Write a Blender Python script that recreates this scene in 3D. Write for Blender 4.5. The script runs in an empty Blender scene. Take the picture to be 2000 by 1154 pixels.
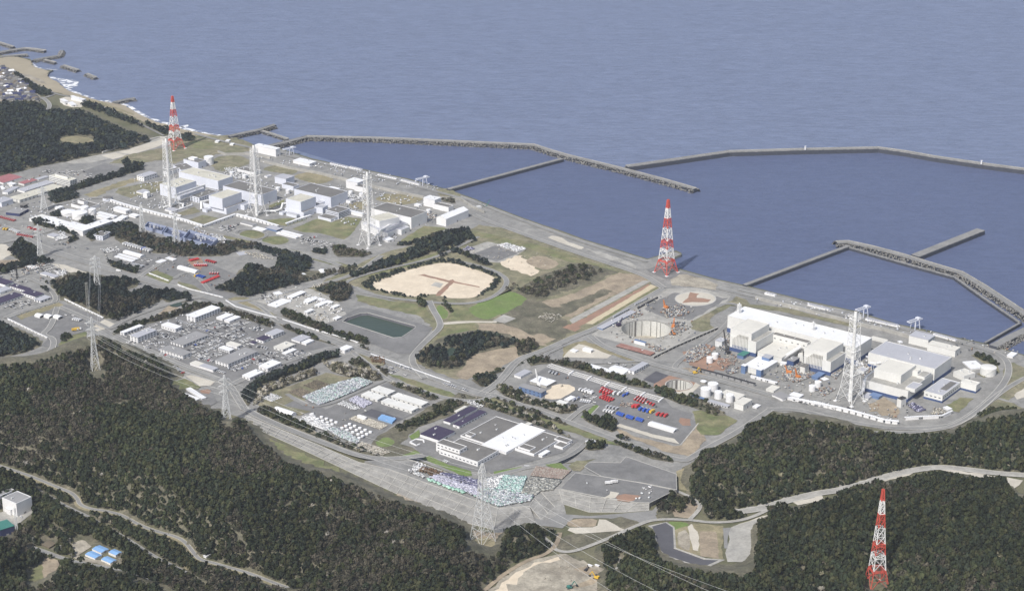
import bpy, math, random
import numpy as np
from mathutils import Vector
from mathutils.geometry import tessellate_polygon
random.seed(7); rng = np.random.default_rng(7)
SC = bpy.context.scene
# ------------------------------------------------------------------ camera, world, sun, exposure
CAM_H, FPX, CX, CY = 1100.0, 3700.0, 1000.0, 577.0
PITCH = math.radians(20.4)
cam = bpy.data.objects.new('camera', bpy.data.cameras.new('camera'))
SC.collection.objects.link(cam)
cam.location = (0, 0, CAM_H); cam.rotation_euler = (math.pi/2 - PITCH, 0, 0)
cam.data.sensor_width = 36; cam.data.lens = 36*FPX/2000
cam.data.clip_start = 5; cam.data.clip_end = 60000
SC.camera = cam
SUN_EL, SUN_AZ = math.radians(49), math.radians(-148)   # azimuth measured from +Y (away from the camera), clockwise
w = bpy.data.worlds.new('World'); SC.world = w; w.use_nodes = True
nt = w.node_tree; sky = nt.nodes.new('ShaderNodeTexSky'); sky.sky_type = 'NISHITA'; sky.sun_disc = False
sky.sun_elevation = SUN_EL; sky.sun_rotation = SUN_AZ; sky.air_density = 1.0; sky.dust_density = 3.0; sky.ozone_density = 1.0
nt.links.new(sky.outputs[0], nt.nodes['Background'].inputs[0]); nt.nodes['Background'].inputs[1].default_value = 0.09
sl = bpy.data.lights.new('sun', 'SUN'); sl.energy = 3.7; sl.angle = math.radians(2.5); sl.color = (1.0, .965, .91)
sun = bpy.data.objects.new('sun', sl); SC.collection.objects.link(sun)
sd = Vector((math.sin(SUN_AZ)*math.cos(SUN_EL), math.cos(SUN_AZ)*math.cos(SUN_EL), math.sin(SUN_EL)))
sun.rotation_euler = sd.to_track_quat('Z', 'Y').to_euler(); sun.location = (0, 2500, 2500)
SC.view_settings.view_transform = 'Standard'; SC.view_settings.look = 'None'
SC.view_settings.exposure = 0.3; SC.view_settings.gamma = 1.0; SC.view_settings.use_curve_mapping = False

# ------------------------------------------------------------------ surveying: photo sight lines to ground points
SP, CP = math.sin(PITCH), math.cos(PITCH)
CROP = dict(F=(0,0,1), C1=(0,60,5), C2=(0,270,5), C3=(200,170,5), C4=(240,290,5), C5=(560,250,5), C6=(0,470,5), C7=(380,440,5), C8=(700,440,5),
 D1=(1000,440,5), D2=(1100,560,5), D3=(1380,570,5), D4=(1600,600,5), D5=(200,570,5), D6=(480,680,5), D7=(780,740,5), D8=(960,670,4.762),
 E1=(760,860,5), E2=(1060,860,4.545), E3=(0,880,4.21), E4=(1560,880,4.21), E5=(900,900,4.543), E6=(1200,240,2.5), E7=(400,220,2), E8=(120,650,4.545),
 G=(1340,720,12.5), H=(600,800,12.5), I=(0,920,12.5), J=(1860,680,14.286))
def fp(c, p):
    o = CROP[c]; return (o[0]+p[0]/o[2], o[1]+p[1]/o[2])
def gp(px, py, z=0.0):
    dx, dy = (px-CX)/FPX, (py-CY)/FPX
    d = (dx, CP - dy*SP, -SP - dy*CP); t = (z-CAM_H)/d[2]
    return Vector((d[0]*t, d[1]*t, z))
def G(c, p, z=0.0):
    q = fp(c, p); return gp(q[0], q[1], z)
def proj(x, y, z):
    yy = y*CP - (z-CAM_H)*SP
    return CX + FPX*x/yy, CY - FPX*((z-CAM_H)*CP + y*SP)/yy
def pxm(y): return FPX*(SP + (y-CY)/FPX*CP)/CAM_H      # pixels per metre at ground row y
def hfor(base, toppy):
    lo, hi = 0, 300
    for _ in range(40):
        m = (lo+hi)/2
        if proj(base.x, base.y, m)[1] > toppy: lo = m
        else: hi = m
    return lo

# ------------------------------------------------------------------ materials
MATS = {}
def newmat(name):
    m = bpy.data.materials.new(name); m.use_nodes = True; n = m.node_tree
    return m, n, n.nodes['Principled BSDF']
def N(n, t, **kw):
    o = n.nodes.new(t)
    for k, v in kw.items():
        if k in o.inputs: o.inputs[k].default_value = v
        else: setattr(o, k, v)
    return o
def mat(name, c, rough=.8, c2=None, sc=.05, det=6, k=.5, fine=.12, stripe=0, metal=0, bump=0, stain=0):
    """base colour c wandering to c2 over patches of about 1/sc metres, with fine speckle"""
    m, n, b = newmat(name); L = n.links.new
    b.inputs['Roughness'].default_value = rough; b.inputs['Metallic'].default_value = metal
    g = n.nodes.new('ShaderNodeNewGeometry'); c2 = c2 or tuple(x*.8 for x in c)
    n1 = N(n, 'ShaderNodeTexNoise', Scale=sc, Detail=det, Roughness=.65); L(g.outputs['Position'], n1.inputs['Vector'])
    r1 = N(n, 'ShaderNodeMapRange'); r1.inputs[1].default_value = .5-.16/k*.5; r1.inputs[2].default_value = .5+.16/k*.5; L(n1.outputs[0], r1.inputs[0])
    mx = N(n, 'ShaderNodeMix', data_type='RGBA'); L(r1.outputs[0], mx.inputs[0])
    mx.inputs[6].default_value = (*c, 1); mx.inputs[7].default_value = (*c2, 1)
    n2 = N(n, 'ShaderNodeTexNoise', Scale=max(sc*9, .35), Detail=4, Roughness=.7); L(g.outputs['Position'], n2.inputs['Vector'])
    r2 = N(n, 'ShaderNodeMapRange'); r2.inputs[1].default_value = .3; r2.inputs[2].default_value = .7
    r2.inputs[3].default_value = 1-fine; r2.inputs[4].default_value = 1+fine; L(n2.outputs[0], r2.inputs[0])
    v = N(n, 'ShaderNodeVectorMath', operation='SCALE'); L(mx.outputs[2], v.inputs[0]); L(r2.outputs[0], v.inputs['Scale'])
    out = v.outputs[0]
    if stain:
        n5 = N(n, 'ShaderNodeTexNoise', Scale=.055, Detail=5, Roughness=.75, Distortion=.6); L(g.outputs['Position'], n5.inputs['Vector'])
        r5 = N(n, 'ShaderNodeMapRange'); r5.inputs[1].default_value = .36; r5.inputs[2].default_value = .64; r5.inputs[3].default_value = 1-stain; r5.inputs[4].default_value = 1+stain; L(n5.outputs[0], r5.inputs[0])
        v5 = N(n, 'ShaderNodeVectorMath', operation='SCALE'); L(out, v5.inputs[0]); L(r5.outputs[0], v5.inputs['Scale']); out = v5.outputs[0]
    if stripe:
        tc = n.nodes.new('ShaderNodeTexCoord'); wv = N(n, 'ShaderNodeTexWave', Scale=stripe, Distortion=0.0); L(tc.outputs['Object'], wv.inputs['Vector'])
        r3 = N(n, 'ShaderNodeMapRange'); r3.inputs[3].default_value = .86; r3.inputs[4].default_value = 1.04; L(wv.outputs['Fac'], r3.inputs[0])
        v2 = N(n, 'ShaderNodeVectorMath', operation='SCALE'); L(out, v2.inputs[0]); L(r3.outputs[0], v2.inputs['Scale']); out = v2.outputs[0]
    L(out, b.inputs['Base Color'])
    if bump:
        bp = N(n, 'ShaderNodeBump', Strength=bump, Distance=1.0); L(n2.outputs[0], bp.inputs['Height']); L(bp.outputs[0], b.inputs['Normal'])
    MATS[name] = m; return m
mat('ground', (.16,.15,.095), c2=(.09,.095,.05), sc=.012, fine=.3)
mat('pave', (.27,.265,.25), c2=(.195,.195,.19), sc=.012, fine=.16, stain=.2)
mat('asphalt', (.20,.198,.195), c2=(.15,.15,.15), sc=.02, fine=.1, stain=.14)
mat('darkasphalt', (.10,.10,.112), c2=(.075,.075,.085), sc=.03, fine=.1)
mat('road', (.25,.248,.24), c2=(.20,.20,.195), sc=.03, fine=.07, stain=.1)
mat('concrete', (.38,.37,.34), c2=(.29,.285,.265), sc=.04, fine=.14, stain=.15)
mat('pale', (.55,.52,.45), c2=(.44,.41,.35), sc=.03, fine=.1)
mat('kerb', (.50,.49,.455), c2=(.38,.375,.35), sc=.1, fine=.1)
mat('grass', (.12,.145,.06), c2=(.21,.19,.11), sc=.03, fine=.2, stain=.25)
mat('dullgrass', (.145,.15,.085), c2=(.23,.205,.14), sc=.025, fine=.25, stain=.3)
mat('brightgrass', (.125,.2,.045), c2=(.15,.185,.07), sc=.03, fine=.2, stain=.15)
mat('drygrass', (.29,.25,.16), c2=(.18,.17,.10), sc=.03, fine=.2, stain=.2)
mat('scrub', (.16,.145,.105), c2=(.085,.085,.055), sc=.035, fine=.38, stain=.3)
mat('forestfloor', (.075,.07,.04), c2=(.045,.05,.028), sc=.02, fine=.3)
mat('soil', (.35,.29,.21), c2=(.24,.20,.15), sc=.03, fine=.2, stain=.2)
mat('greysoil', (.36,.33,.27), c2=(.25,.225,.18), sc=.02, k=.9, fine=.22, stain=.25)
mat('redsoil', (.33,.2,.14), c2=(.24,.16,.12), sc=.05, fine=.15)
mat('sand', (.34,.30,.22), c2=(.27,.235,.17), sc=.015, fine=.1)
mat('sandyard', (.66,.58,.46), c2=(.56,.48,.37), sc=.03, fine=.08, stain=.08)
mat('strip_tan', (.52,.46,.32), c2=(.46,.4,.28), sc=.03, fine=.1)
mat('white', (.76,.76,.76), c2=(.68,.68,.69), sc=.03, fine=.05, rough=.6)
mat('roofwhite', (.82,.83,.85), c2=(.74,.75,.77), sc=.03, fine=.04, rough=.5, stripe=.12)
mat('wallblue', (.66,.685,.75), c2=(.60,.62,.69), sc=.04, fine=.05, rough=.6)
mat('cream', (.70,.70,.675), c2=(.61,.61,.59), sc=.04, fine=.05, rough=.65)
mat('creamroof', (.64,.625,.57), c2=(.55,.54,.50), sc=.04, fine=.05)
mat('roofgrey', (.175,.17,.16), c2=(.135,.13,.125), sc=.04, fine=.12)
mat('roofmid', (.30,.30,.305), c2=(.26,.26,.265), sc=.03, fine=.06, stripe=.12)
mat('rooflight', (.43,.44,.48), c2=(.38,.39,.43), sc=.03, fine=.05, stripe=.12)
mat('rooftan', (.56,.545,.47), c2=(.46,.445,.38), sc=.05, fine=.06, stain=.1)
mat('bandblue', (.055,.09,.21), c2=(.045,.075,.17), sc=.05, fine=.08)
mat('yardblue', (.07,.09,.16), c2=(.05,.065,.12), sc=.08, fine=.1)
mat('yardwall', (.30,.34,.46), c2=(.24,.28,.4), sc=.05, fine=.08)
mat('steelblue', (.13,.2,.36), c2=(.11,.17,.3), sc=.05, fine=.08)
mat('skyblue', (.22,.40,.66), c2=(.18,.34,.6), sc=.05, fine=.06, stripe=.2)
mat('navy', (.03,.04,.12), c2=(.03,.035,.09), sc=.05)
mat('purple', (.055,.042,.085), c2=(.04,.032,.065), sc=.05, fine=.1, stripe=.15)
mat('redroof', (.36,.15,.16), c2=(.3,.12,.13), sc=.05, stripe=.15)
mat('rust', (.24,.11,.085), c2=(.33,.2,.17), sc=.08, fine=.15)
mat('teal', (.05,.2,.17), c2=(.04,.16,.14), sc=.05, stripe=.15)
mat('brownroof', (.17,.14,.1), c2=(.13,.11,.08), sc=.1)
mat('glass', (.06,.07,.09), c2=(.05,.055,.07), rough=.25)
mat('dark', (.035,.035,.04), c2=(.03,.03,.033))
mat('steelwhite', (.80,.80,.79), c2=(.72,.72,.71), sc=.1, fine=.03, rough=.5)
mat('galv', (.64,.65,.65), c2=(.56,.57,.57), sc=.1, fine=.05, rough=.5)
mat('towerred', (.62,.10,.07), c2=(.52,.085,.06), sc=.1, fine=.05, rough=.5)
mat('carwhite', (.75,.75,.75), rough=.3); mat('carsilver', (.42,.43,.45), rough=.3); mat('cardark', (.04,.04,.05), rough=.3)
mat('carred', (.55,.05,.05), rough=.4); mat('carblue', (.05,.12,.5), rough=.4); mat('caryellow', (.7,.45,.05), rough=.4); mat('orange', (.62,.22,.06), rough=.5)
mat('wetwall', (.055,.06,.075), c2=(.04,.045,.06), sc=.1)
mat('rock', (.27,.265,.25), c2=(.14,.14,.14), sc=.15, k=.9, fine=.35)
mat('pitwall', (.60,.60,.57), c2=(.5,.5,.47), sc=.05)
mat('bark', (.10,.08,.06), sc=.5)
mat('slope', (.29,.285,.27), c2=(.235,.23,.215), sc=.06, fine=.2, stain=.2)
def vmat(name, rough=.9):
    m, n, b = newmat(name); a = N(n, 'ShaderNodeAttribute', attribute_name='tint')
    n.links.new(a.outputs['Color'], b.inputs['Base Color']); b.inputs['Roughness'].default_value = rough
    b.inputs['Specular IOR Level'].default_value = .15
    MATS[name] = m
vmat('foliage'); vmat('tinted', .7)
def seamat(name, c, c2, rough, bs, sc):
    m, n, b = newmat(name); L = n.links.new
    g = n.nodes.new('ShaderNodeNewGeometry')
    mp = N(n, 'ShaderNodeMapping'); mp.inputs['Rotation'].default_value = (0, 0, math.radians(-6)); mp.inputs['Scale'].default_value = (sc*.33, sc, sc); L(g.outputs['Position'], mp.inputs['Vector'])
    n1 = N(n, 'ShaderNodeTexNoise', Scale=1.0, Detail=7, Roughness=.62); L(mp.outputs[0], n1.inputs['Vector'])
    n3 = N(n, 'ShaderNodeTexNoise', Scale=.0022, Detail=4, Roughness=.6); L(g.outputs['Position'], n3.inputs['Vector'])
    mx = N(n, 'ShaderNodeMix', data_type='RGBA'); L(n3.outputs[0], mx.inputs[0]); mx.inputs[6].default_value = (*c, 1); mx.inputs[7].default_value = (*c2, 1)
    mp2 = N(n, 'ShaderNodeMapping'); mp2.inputs['Rotation'].default_value = (0, 0, math.radians(-5)); mp2.inputs['Scale'].default_value = (sc*.22, sc*.9, sc); L(g.outputs['Position'], mp2.inputs['Vector'])
    n4 = N(n, 'ShaderNodeTexNoise', Scale=1.0, Detail=5, Roughness=.7); L(mp2.outputs[0], n4.inputs['Vector'])
    r4 = N(n, 'ShaderNodeMapRange'); r4.inputs[1].default_value = .34; r4.inputs[2].default_value = .66; r4.inputs[3].default_value = 1-.45*bs; r4.inputs[4].default_value = 1+.32*bs; L(n4.outputs[0], r4.inputs[0])
    v4 = N(n, 'ShaderNodeVectorMath', operation='SCALE'); L(mx.outputs[2], v4.inputs[0]); L(r4.outputs[0], v4.inputs['Scale'])
    L(v4.outputs[0], b.inputs['Base Color']); b.inputs['Roughness'].default_value = rough; b.inputs['IOR'].default_value = 1.33
    bp = N(n, 'ShaderNodeBump', Strength=bs, Distance=7.0); L(n1.outputs[0], bp.inputs['Height']); L(bp.outputs[0], b.inputs['Normal'])
    MATS[name] = m
seamat('sea', (.165,.198,.298), (.146,.178,.275), .36, .46, .12)
seamat('harbour', (.102,.126,.215), (.086,.108,.192), .40, .3, .16)
seamat('pond', (.05,.072,.055), (.045,.065,.052), .3, .1, .2)
m, n, b = newmat('foam'); g_ = n.nodes.new('ShaderNodeNewGeometry'); t_ = N(n, 'ShaderNodeTexNoise', Scale=.07, Detail=6, Roughness=.7)
n.links.new(g_.outputs['Position'], t_.inputs['Vector']); r_ = N(n, 'ShaderNodeMapRange'); r_.inputs[1].default_value = .44; r_.inputs[2].default_value = .56
n.links.new(t_.outputs[0], r_.inputs[0]); n.links.new(r_.outputs[0], b.inputs['Alpha']); b.inputs['Base Color'].default_value = (.8,.82,.85,1); MATS['foam'] = m

# ------------------------------------------------------------------ mesh building
COL = SC.collection
class MB:
    def __init__(s): s.v = []; s.f = []; s.m = []; s.mats = []
    def mi(s, m):
        if m not in s.mats: s.mats.append(m)
        return s.mats.index(m)
    def add(s, vs, fs, m):
        o = len(s.v); s.v += [tuple(x) for x in vs]; k = s.mi(m)
        for f in fs: s.f.append(tuple(i+o for i in f)); s.m.append(k)
    def box(s, x0, y0, z0, x1, y1, z1, m):
        s.add([(x0,y0,z0),(x1,y0,z0),(x1,y1,z0),(x0,y1,z0),(x0,y0,z1),(x1,y0,z1),(x1,y1,z1),(x0,y1,z1)],
              [(3,2,1,0),(4,5,6,7),(0,1,5,4),(1,2,6,5),(2,3,7,6),(3,0,4,7)], m)
    def beam(s, p, q, r, m, n=4):
        p, q = Vector(p), Vector(q); d = (q-p)
        if d.length < 1e-4: return
        d.normalize(); a = d.cross(Vector((0,0,1)) if abs(d.z) < .95 else Vector((1,0,0))).normalized(); b = d.cross(a)
        vs = []
        for e in (p, q):
            for i in range(n):
                t = 2*math.pi*(i+.5)/n; vs.append(e + (a*math.cos(t)+b*math.sin(t))*r)
        s.add(vs, [(i, (i+1)%n, n+(i+1)%n, n+i) for i in range(n)] + [tuple(range(n))[::-1], tuple(range(n, 2*n))], m)
    def cyl(s, c, r, z0, z1, m, n=24, r2=None, mt=None, top=True):
        r2 = r if r2 is None else r2
        vs = [(c[0]+rr*math.cos(2*math.pi*i/n), c[1]+rr*math.sin(2*math.pi*i/n), z) for rr, z in ((r,z0),(r2,z1)) for i in range(n)]
        s.add(vs, [(i,(i+1)%n,n+(i+1)%n,n+i) for i in range(n)], m)
        if top: s.add(vs[n:], [tuple(range(n))], mt or m)
    def prism(s, pts, z0, z1, m, mt=None):
        n = len(pts); a = sum(pts[i][0]*pts[(i+1)%n][1]-pts[(i+1)%n][0]*pts[i][1] for i in range(n))
        if a < 0: pts = pts[::-1]
        vs = [(p[0],p[1],z0) for p in pts] + [(p[0],p[1],z1) for p in pts]
        s.add(vs, [(i,(i+1)%n,n+(i+1)%n,n+i) for i in range(n)], m)
        t = tessellate_polygon([[Vector((p[0],p[1],0)) for p in pts]])
        s.add(vs[n:], [up(vs[n:], f) for f in t], mt or m)
    def mesh(s, name):
        me = bpy.data.meshes.new(name); me.from_pydata(s.v, [], s.f)
        for m in s.mats: me.materials.append(MATS[m])
        me.polygons.foreach_set('material_index', s.m); me.update(); return me
    def obj(s, name, parent=None, loc=None, rz=0):
        o = bpy.data.objects.new(name, s.mesh(name)); COL.objects.link(o)
        if parent is not None: o.parent = parent
        if loc is not None: o.location = loc
        o.rotation_euler.z = rz; return o
def up(vs, f):
    a, b, c = (vs[i] for i in f)
    return f if (b[0]-a[0])*(c[1]-a[1])-(b[1]-a[1])*(c[0]-a[0]) > 0 else tuple(f[::-1])
def tag(o, label=None, cat=None, group=None, kind=None):
    if label: o['label'] = label
    if cat: o['category'] = cat
    if group: o['group'] = group
    if kind: o['kind'] = kind
    return o
def empty(name, loc, rz=0):
    o = bpy.data.objects.new(name, None); COL.objects.link(o); o.location = loc; o.rotation_euler.z = rz; return o
def copy_tree(o, parent=None):
    c = o.copy(); COL.objects.link(c); c.parent = parent
    for ch in o.children: copy_tree(ch, c)
    return c
def smooth(pts, k=1):
    for _ in range(k):
        o = []
        for i in range(len(pts)):
            a, b = pts[i], pts[(i+1) % len(pts)]
            o += [(a[0]*.75+b[0]*.25, a[1]*.75+b[1]*.25), (a[0]*.25+b[0]*.75, a[1]*.25+b[1]*.75)]
        pts = o
    return pts
def roughen(pts, amp, step=9):
    o = []
    for i in range(len(pts)):
        a, b = Vector(pts[i][:2]), Vector(pts[(i+1) % len(pts)][:2]); n = max(1, int((b-a).length/step))
        for k in range(n):
            p = a.lerp(b, k/n); o.append((p.x+random.gauss(0, amp), p.y+random.gauss(0, amp)))
    return o
def ell(c, cx, cy, rx, ry, n=40): return [(cx+rx*math.cos(2*math.pi*i/n), cy+ry*math.sin(2*math.pi*i/n)) for i in range(n)]
LAY = [0.0]
def patch(name, m, c, pts, rough=0, sm=0, z=0, holes=(), kind='structure', label=None, cat=None):
    if sm: pts = smooth(pts, sm)
    LAY[0] += .004; zz = z + .08 + LAY[0]
    w = [G(c, p, z) for p in pts]; w = [(p.x, p.y) for p in w]
    if rough: w = roughen(w, rough)
    loops = [[Vector((x, y, 0)) for x, y in w]] + [[Vector((x, y, 0)) for x, y in h] for h in holes]
    vs = [(v.x, v.y, zz) for l in loops for v in l]
    mb = MB(); mb.add(vs, [up(vs, f) for f in tessellate_polygon(loops)], m)
    o = mb.obj(name); tag(o, label, cat, kind=kind); return o
ROADS = []
def road(name, c, pts, wid, m='road', z=0, kerb=.9, sm=2, lines=True, zs=None):
    """open polyline swept to a strip with kerbs, wid in metres"""
    w = [G(c, p, (zs[i] if zs else z)) for i, p in enumerate(pts)]
    for _ in range(sm):
        o = [w[0]]
        for a, b in zip(w, w[1:]): o += [a.lerp(b, .25), a.lerp(b, .75)]
        w = o+[w[-1]]
    LAY[0] += .004; zz = LAY[0]+.3
    def side(off):
        o = []
        for i, p in enumerate(w):
            t = (w[min(i+1, len(w)-1)]-w[max(i-1, 0)]); t.z = 0; t.normalize(); o.append(Vector((p.x-t.y*off, p.y+t.x*off, p.z)))
        return o
    mb = MB()
    def strip(o1, o2, dz, m):
        a, b = side(o1), side(o2); n = len(a)
        vs = [(p.x,p.y,p.z+zz+dz) for p in a]+[(p.x,p.y,p.z+zz+dz) for p in b]
        mb.add(vs, [up(vs, (i, i+1, n+i+1)) for i in range(n-1)]+[up(vs, (i, n+i+1, n+i)) for i in range(n-1)], m)
    h = wid/2; strip(-h, h, 0, m)
    if kerb: strip(h-.1, h+kerb, .12, 'kerb'); strip(-h-kerb, -h+.1, .12, 'kerb')
    if lines and wid > 9: strip(-.2, .2, .03, 'kerb')
    o = mb.obj(name); tag(o, kind='structure')
    L_, R_ = side(h+2), side(-h-2)
    ROADS.append(np.array([proj(p.x, p.y, p.z) for p in L_+R_[::-1]])); return o
def pip(xs, ys, poly):
    poly = np.asarray(poly, float); r = np.zeros(xs.shape, bool); j = len(poly)-1
    for i in range(len(poly)):
        xi, yi = poly[i]; xj, yj = poly[j]
        if yi != yj:
            c = ((yi > ys) != (yj > ys)) & (xs < (xj-xi)*(ys-yi)/(yj-yi)+xi); r ^= c
        j = i
    return r
# ------------------------------------------------------------------ sea, land
HB = [(548,284),(575,274),(600,268),(800,272),(1045,287),(1110,304),(1225,328),(1460,304),(1570,297),(1720,295),(1820,308),(2600,425),(2600,880),(1930,690),(1456,570),(870,382)]
mb = MB(); w_ = [gp(x, y, -3.9) for x, y in HB]; vs = [(p.x, p.y, -3.9) for p in w_]
mb.add(vs, [up(vs, f) for f in tessellate_polygon([w_])], 'harbour'); tag(mb.obj('harbour_water'), kind='structure')
COAST = [(-900,70),(-60,95),(0,108),(38,112),(60,116),(62,124),(68,133),(84,137),(104,137),(96,141),(92,149),(98,155),(108,158),(118,166),(130,176),(137,180),(165,190),(200,200),
 (230,203),(250,210),(268,222),(290,234),(330,246),(365,256),(400,262),(424,266),(448,267),(462,273),(490,281),(520,287),(545,289),(610,310),(652,319),(708,330),(740,337),(798,349),
 (840,361),(874,370),(926,388),(965,404),(1012,422),(1060,439),(1100,452),(1140,467),(1264,505),(1269,504),(1320,489),(1331,494),(1331,498),(1312,506),(1318,522),(1400,545),(1456,557),(1572,586),(1674,608),(1754,633),(1816,645),(1866,658),(1924,670),(1992,690),(2100,725),(2600,860)]
def circ(p, r, n=48): return [(p.x+r*math.cos(2*math.pi*i/n), p.y+r*math.sin(2*math.pi*i/n)) for i in range(n)]
def circle_fit(px, py, rx): p = gp(px, py); return p, rx/pxm(py)
PITS = [circle_fit(1262, 644, 48.5), circle_fit(1326, 752, 25)]
POOL = [(p.x, p.y) for p in (gp(x, y) for x, y in [(669,628),(678,621),(705,612),(718,611),(811,637),(811,641),(784,659),(768,660)])]
HOLES = [circ(p, r) for p, r in PITS] + [POOL]
def slab(name, m, pts, z0, z1, side, holes=()):
    loops = [[Vector((x, y, 0)) for x, y in pts]] + [[Vector((x, y, 0)) for x, y in h] for h in holes]
    vs = [(v.x, v.y, z1) for l in loops for v in l]; mb = MB(); mb.add(vs, [up(vs, f) for f in tessellate_polygon(loops)], m)
    if side:
        n = len(pts); vv = [(x,y,z1) for x,y in pts]+[(x,y,z0) for x,y in pts]
        mb.add(vv, [(i,(i+1)%n,n+(i+1)%n,n+i) for i in range(n)], side)
    return tag(mb.obj(name), kind='structure')
land = [(p.x, p.y) for p in (gp(x, y) for x, y in COAST)] + [(11000, gp(*COAST[-1]).y-40), (11000, 300), (-9000, 300), (-9000, gp(*COAST[0]).y)]
w_ = [(p.x, p.y-60) for p in (gp(x, y) for x, y in COAST)]; w_[0] = (-9000, w_[0][1]); w_[-1] = (11000, w_[-1][1]); w_ += [(11000, 24000), (-9000, 24000)]
mb = MB(); vs = [(x, y, -4) for x, y in w_]; mb.add(vs, [up(vs, f) for f in tessellate_polygon([[Vector((x, y, 0)) for x, y in w_]])], 'sea'); tag(mb.obj('sea'), kind='structure')
slab('ground', 'ground', land, -6, 0, 'slope', HOLES)
PV = [(0,345),(34,337),(82,324),(130,316),(176,305),(240,294),(312,272),(352,256),(400,264),(424,267),(448,269),(490,283),(545,291),(610,312),(708,332),(798,351),(874,372),(926,390),(965,406),
 (1012,424),(1060,441),(1140,469),(1264,507),(1318,492),(1330,496),(1310,506),(1314,523),(1400,547),(1456,559),(1572,588),(1674,610),(1754,635),(1866,660),(1924,672),(1992,692),(2100,730),(2100,790),(1960,800),(1880,838),(1740,842),(1600,815),(1510,803),(1450,830),(1395,868),(1350,905),(1320,960),
 (1200,890),(1100,905),(960,935),(920,938),(815,898),(712,898),(620,866),(530,830),(470,815),(440,806),(410,798),(352,752),(300,692),(224,664),(190,660),(110,690),(60,706),(-60,712),(-60,350)]
slab('pavement', 'pave', [(p.x, p.y) for p in (gp(x, y) for x, y in PV)], -1, .05, None, HOLES)
# excavated pits with their linings, reservoir
for i, (p, r) in enumerate(PITS):
    e = empty('excavation_pit', (p.x, p.y, 0)); d = 26 if i == 0 else 20
    mb = MB(); n = 48; vs = [(r*math.cos(2*math.pi*k/n), r*math.sin(2*math.pi*k/n), z) for z in (-d, .3) for k in range(n)]
    mb.add(vs, [(n+k, n+(k+1)%n, (k+1)%n, k) for k in range(n)], 'pitwall'); mb.obj('lining', e)
    mb = MB(); mb.add(vs[:n], [tuple(range(n))], 'greysoil'); mb.obj('floor', e)
    mb = MB(); vs = [(rr*math.cos(2*math.pi*k/n), rr*math.sin(2*math.pi*k/n), 1.2) for rr in (r, r+1.6) for k in range(n)]+[((r+1.6)*math.cos(2*math.pi*k/n), (r+1.6)*math.sin(2*math.pi*k/n), 0) for k in range(n)]
    mb.add(vs, [(k,(k+1)%n,n+(k+1)%n,n+k)[::-1] for k in range(n)]+[(n+k,n+(k+1)%n,2*n+(k+1)%n,2*n+k)[::-1] for k in range(n)], 'kerb' if i else 'concrete'); mb.obj('rim', e)
    for k, aa in enumerate((128, 121, 112, 96, 75, 60, 50) if i == 0 else (118, 100, 96, 78, 62, 52)):
        mb = MB(); a = math.radians(aa); ww = 1.6 if k == 2 else .5
        t = (-math.sin(a), math.cos(a)); c = (math.cos(a)*(r-.4), math.sin(a)*(r-.4))
        mb.add([(c[0]-t[0]*ww, c[1]-t[1]*ww, -d), (c[0]+t[0]*ww, c[1]+t[1]*ww, -d), (c[0]+t[0]*ww, c[1]+t[1]*ww, 0), (c[0]-t[0]*ww, c[1]-t[1]*ww, 0)], [(0,1,2,3)], 'roofgrey'); mb.obj('wall_joint', e)
    tag(e, ['large round excavation pit lined with pale concrete, beside the orange cranes', 'smaller round excavation pit in a red brown pad beside the four white tanks'][i], 'pit')
mb = MB(); n = len(POOL); cx = sum(p[0] for p in POOL)/n; cy = sum(p[1] for p in POOL)/n
vs = [(*p, .1) for p in POOL]+[(cx+(p[0]-cx)*.93, cy+(p[1]-cy)*.93, -4) for p in POOL]
mb.add(vs, [(i,(i+1)%n,n+(i+1)%n,n+i) for i in range(n)], 'darkasphalt')
e = empty('reservoir', (0,0,0)); tag(e, 'green water reservoir with sloping dark lining beside the oval sand yard', 'reservoir'); mb.obj('lining', e)
mb = MB(); mb.add([(cx+(p[0]-cx)*1.0, cy+(p[1]-cy)*1.0, -3.0) for p in POOL], [up([(*p,0) for p in POOL], f) for f in tessellate_polygon([[Vector((*p,0)) for p in POOL]])], 'pond'); mb.obj('water', e)
mb = MB()
for i in range(n): mb.beam((*POOL[i], .5), (*POOL[(i+1)%n], .5), .55, 'kerb')
mb.obj('rim', e)

# ------------------------------------------------------------------ ground patches
P = patch
P('beach','sand','C1',[(-900,150),(0,252),(190,262),(300,290),(310,320),(345,362),(420,380),(480,395),(460,440),(490,472),(540,487),(590,525),(640,575),(690,598),(830,645),(1000,695),(1150,712),(1250,745),(1340,808),(1450,865),(1650,925),(1830,975),(2000,1008),(2200,1035),(2150,1075),(1990,1060),(1760,1010),(1500,930),(1200,800),(1000,740),(700,640),(560,610),(420,560),(280,470),(100,380),(0,330),(-900,300)],rough=1.5,sm=1)
P('beach','greysoil','C1',[(150,410),(290,430),(400,480),(460,530),(430,520),(300,470)],rough=2,sm=2)
P('beach','drygrass','C1',[(700,640),(1000,735),(1300,830),(1320,815),(1060,720),(850,660)],rough=2,sm=1)
P('pavement','greysoil','C1',[(-500,330),(0,345),(80,380),(150,430),(260,520),(330,590),(390,640),(400,690),(0,705),(-500,690)],rough=2)
P('pavement','pale','C1',[(580,670),(700,630),(810,655),(850,710),(790,745),(700,750),(620,730)],rough=2)
P('forest_floor','forestfloor','F',[(-300,200),(60,196),(82,204),(112,206),(125,214),(160,215),(200,235),(250,256),(312,270),(240,294),(176,305),(130,316),(82,324),(34,337),(0,345),(-300,370)],rough=1.5)
P('meadow','drygrass','C1',[(560,1055),(650,1032),(800,1035),(940,1055),(940,1080),(820,1108),(620,1085)],rough=2,sm=2)
P('grass_field','dullgrass','C3',[(660,470),(760,480),(1000,480),(1250,470),(1470,560),(1480,620),(1300,650),(1110,660),(1000,760),(830,700),(700,750),(560,690),(600,620),(640,560)],rough=2)
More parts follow.
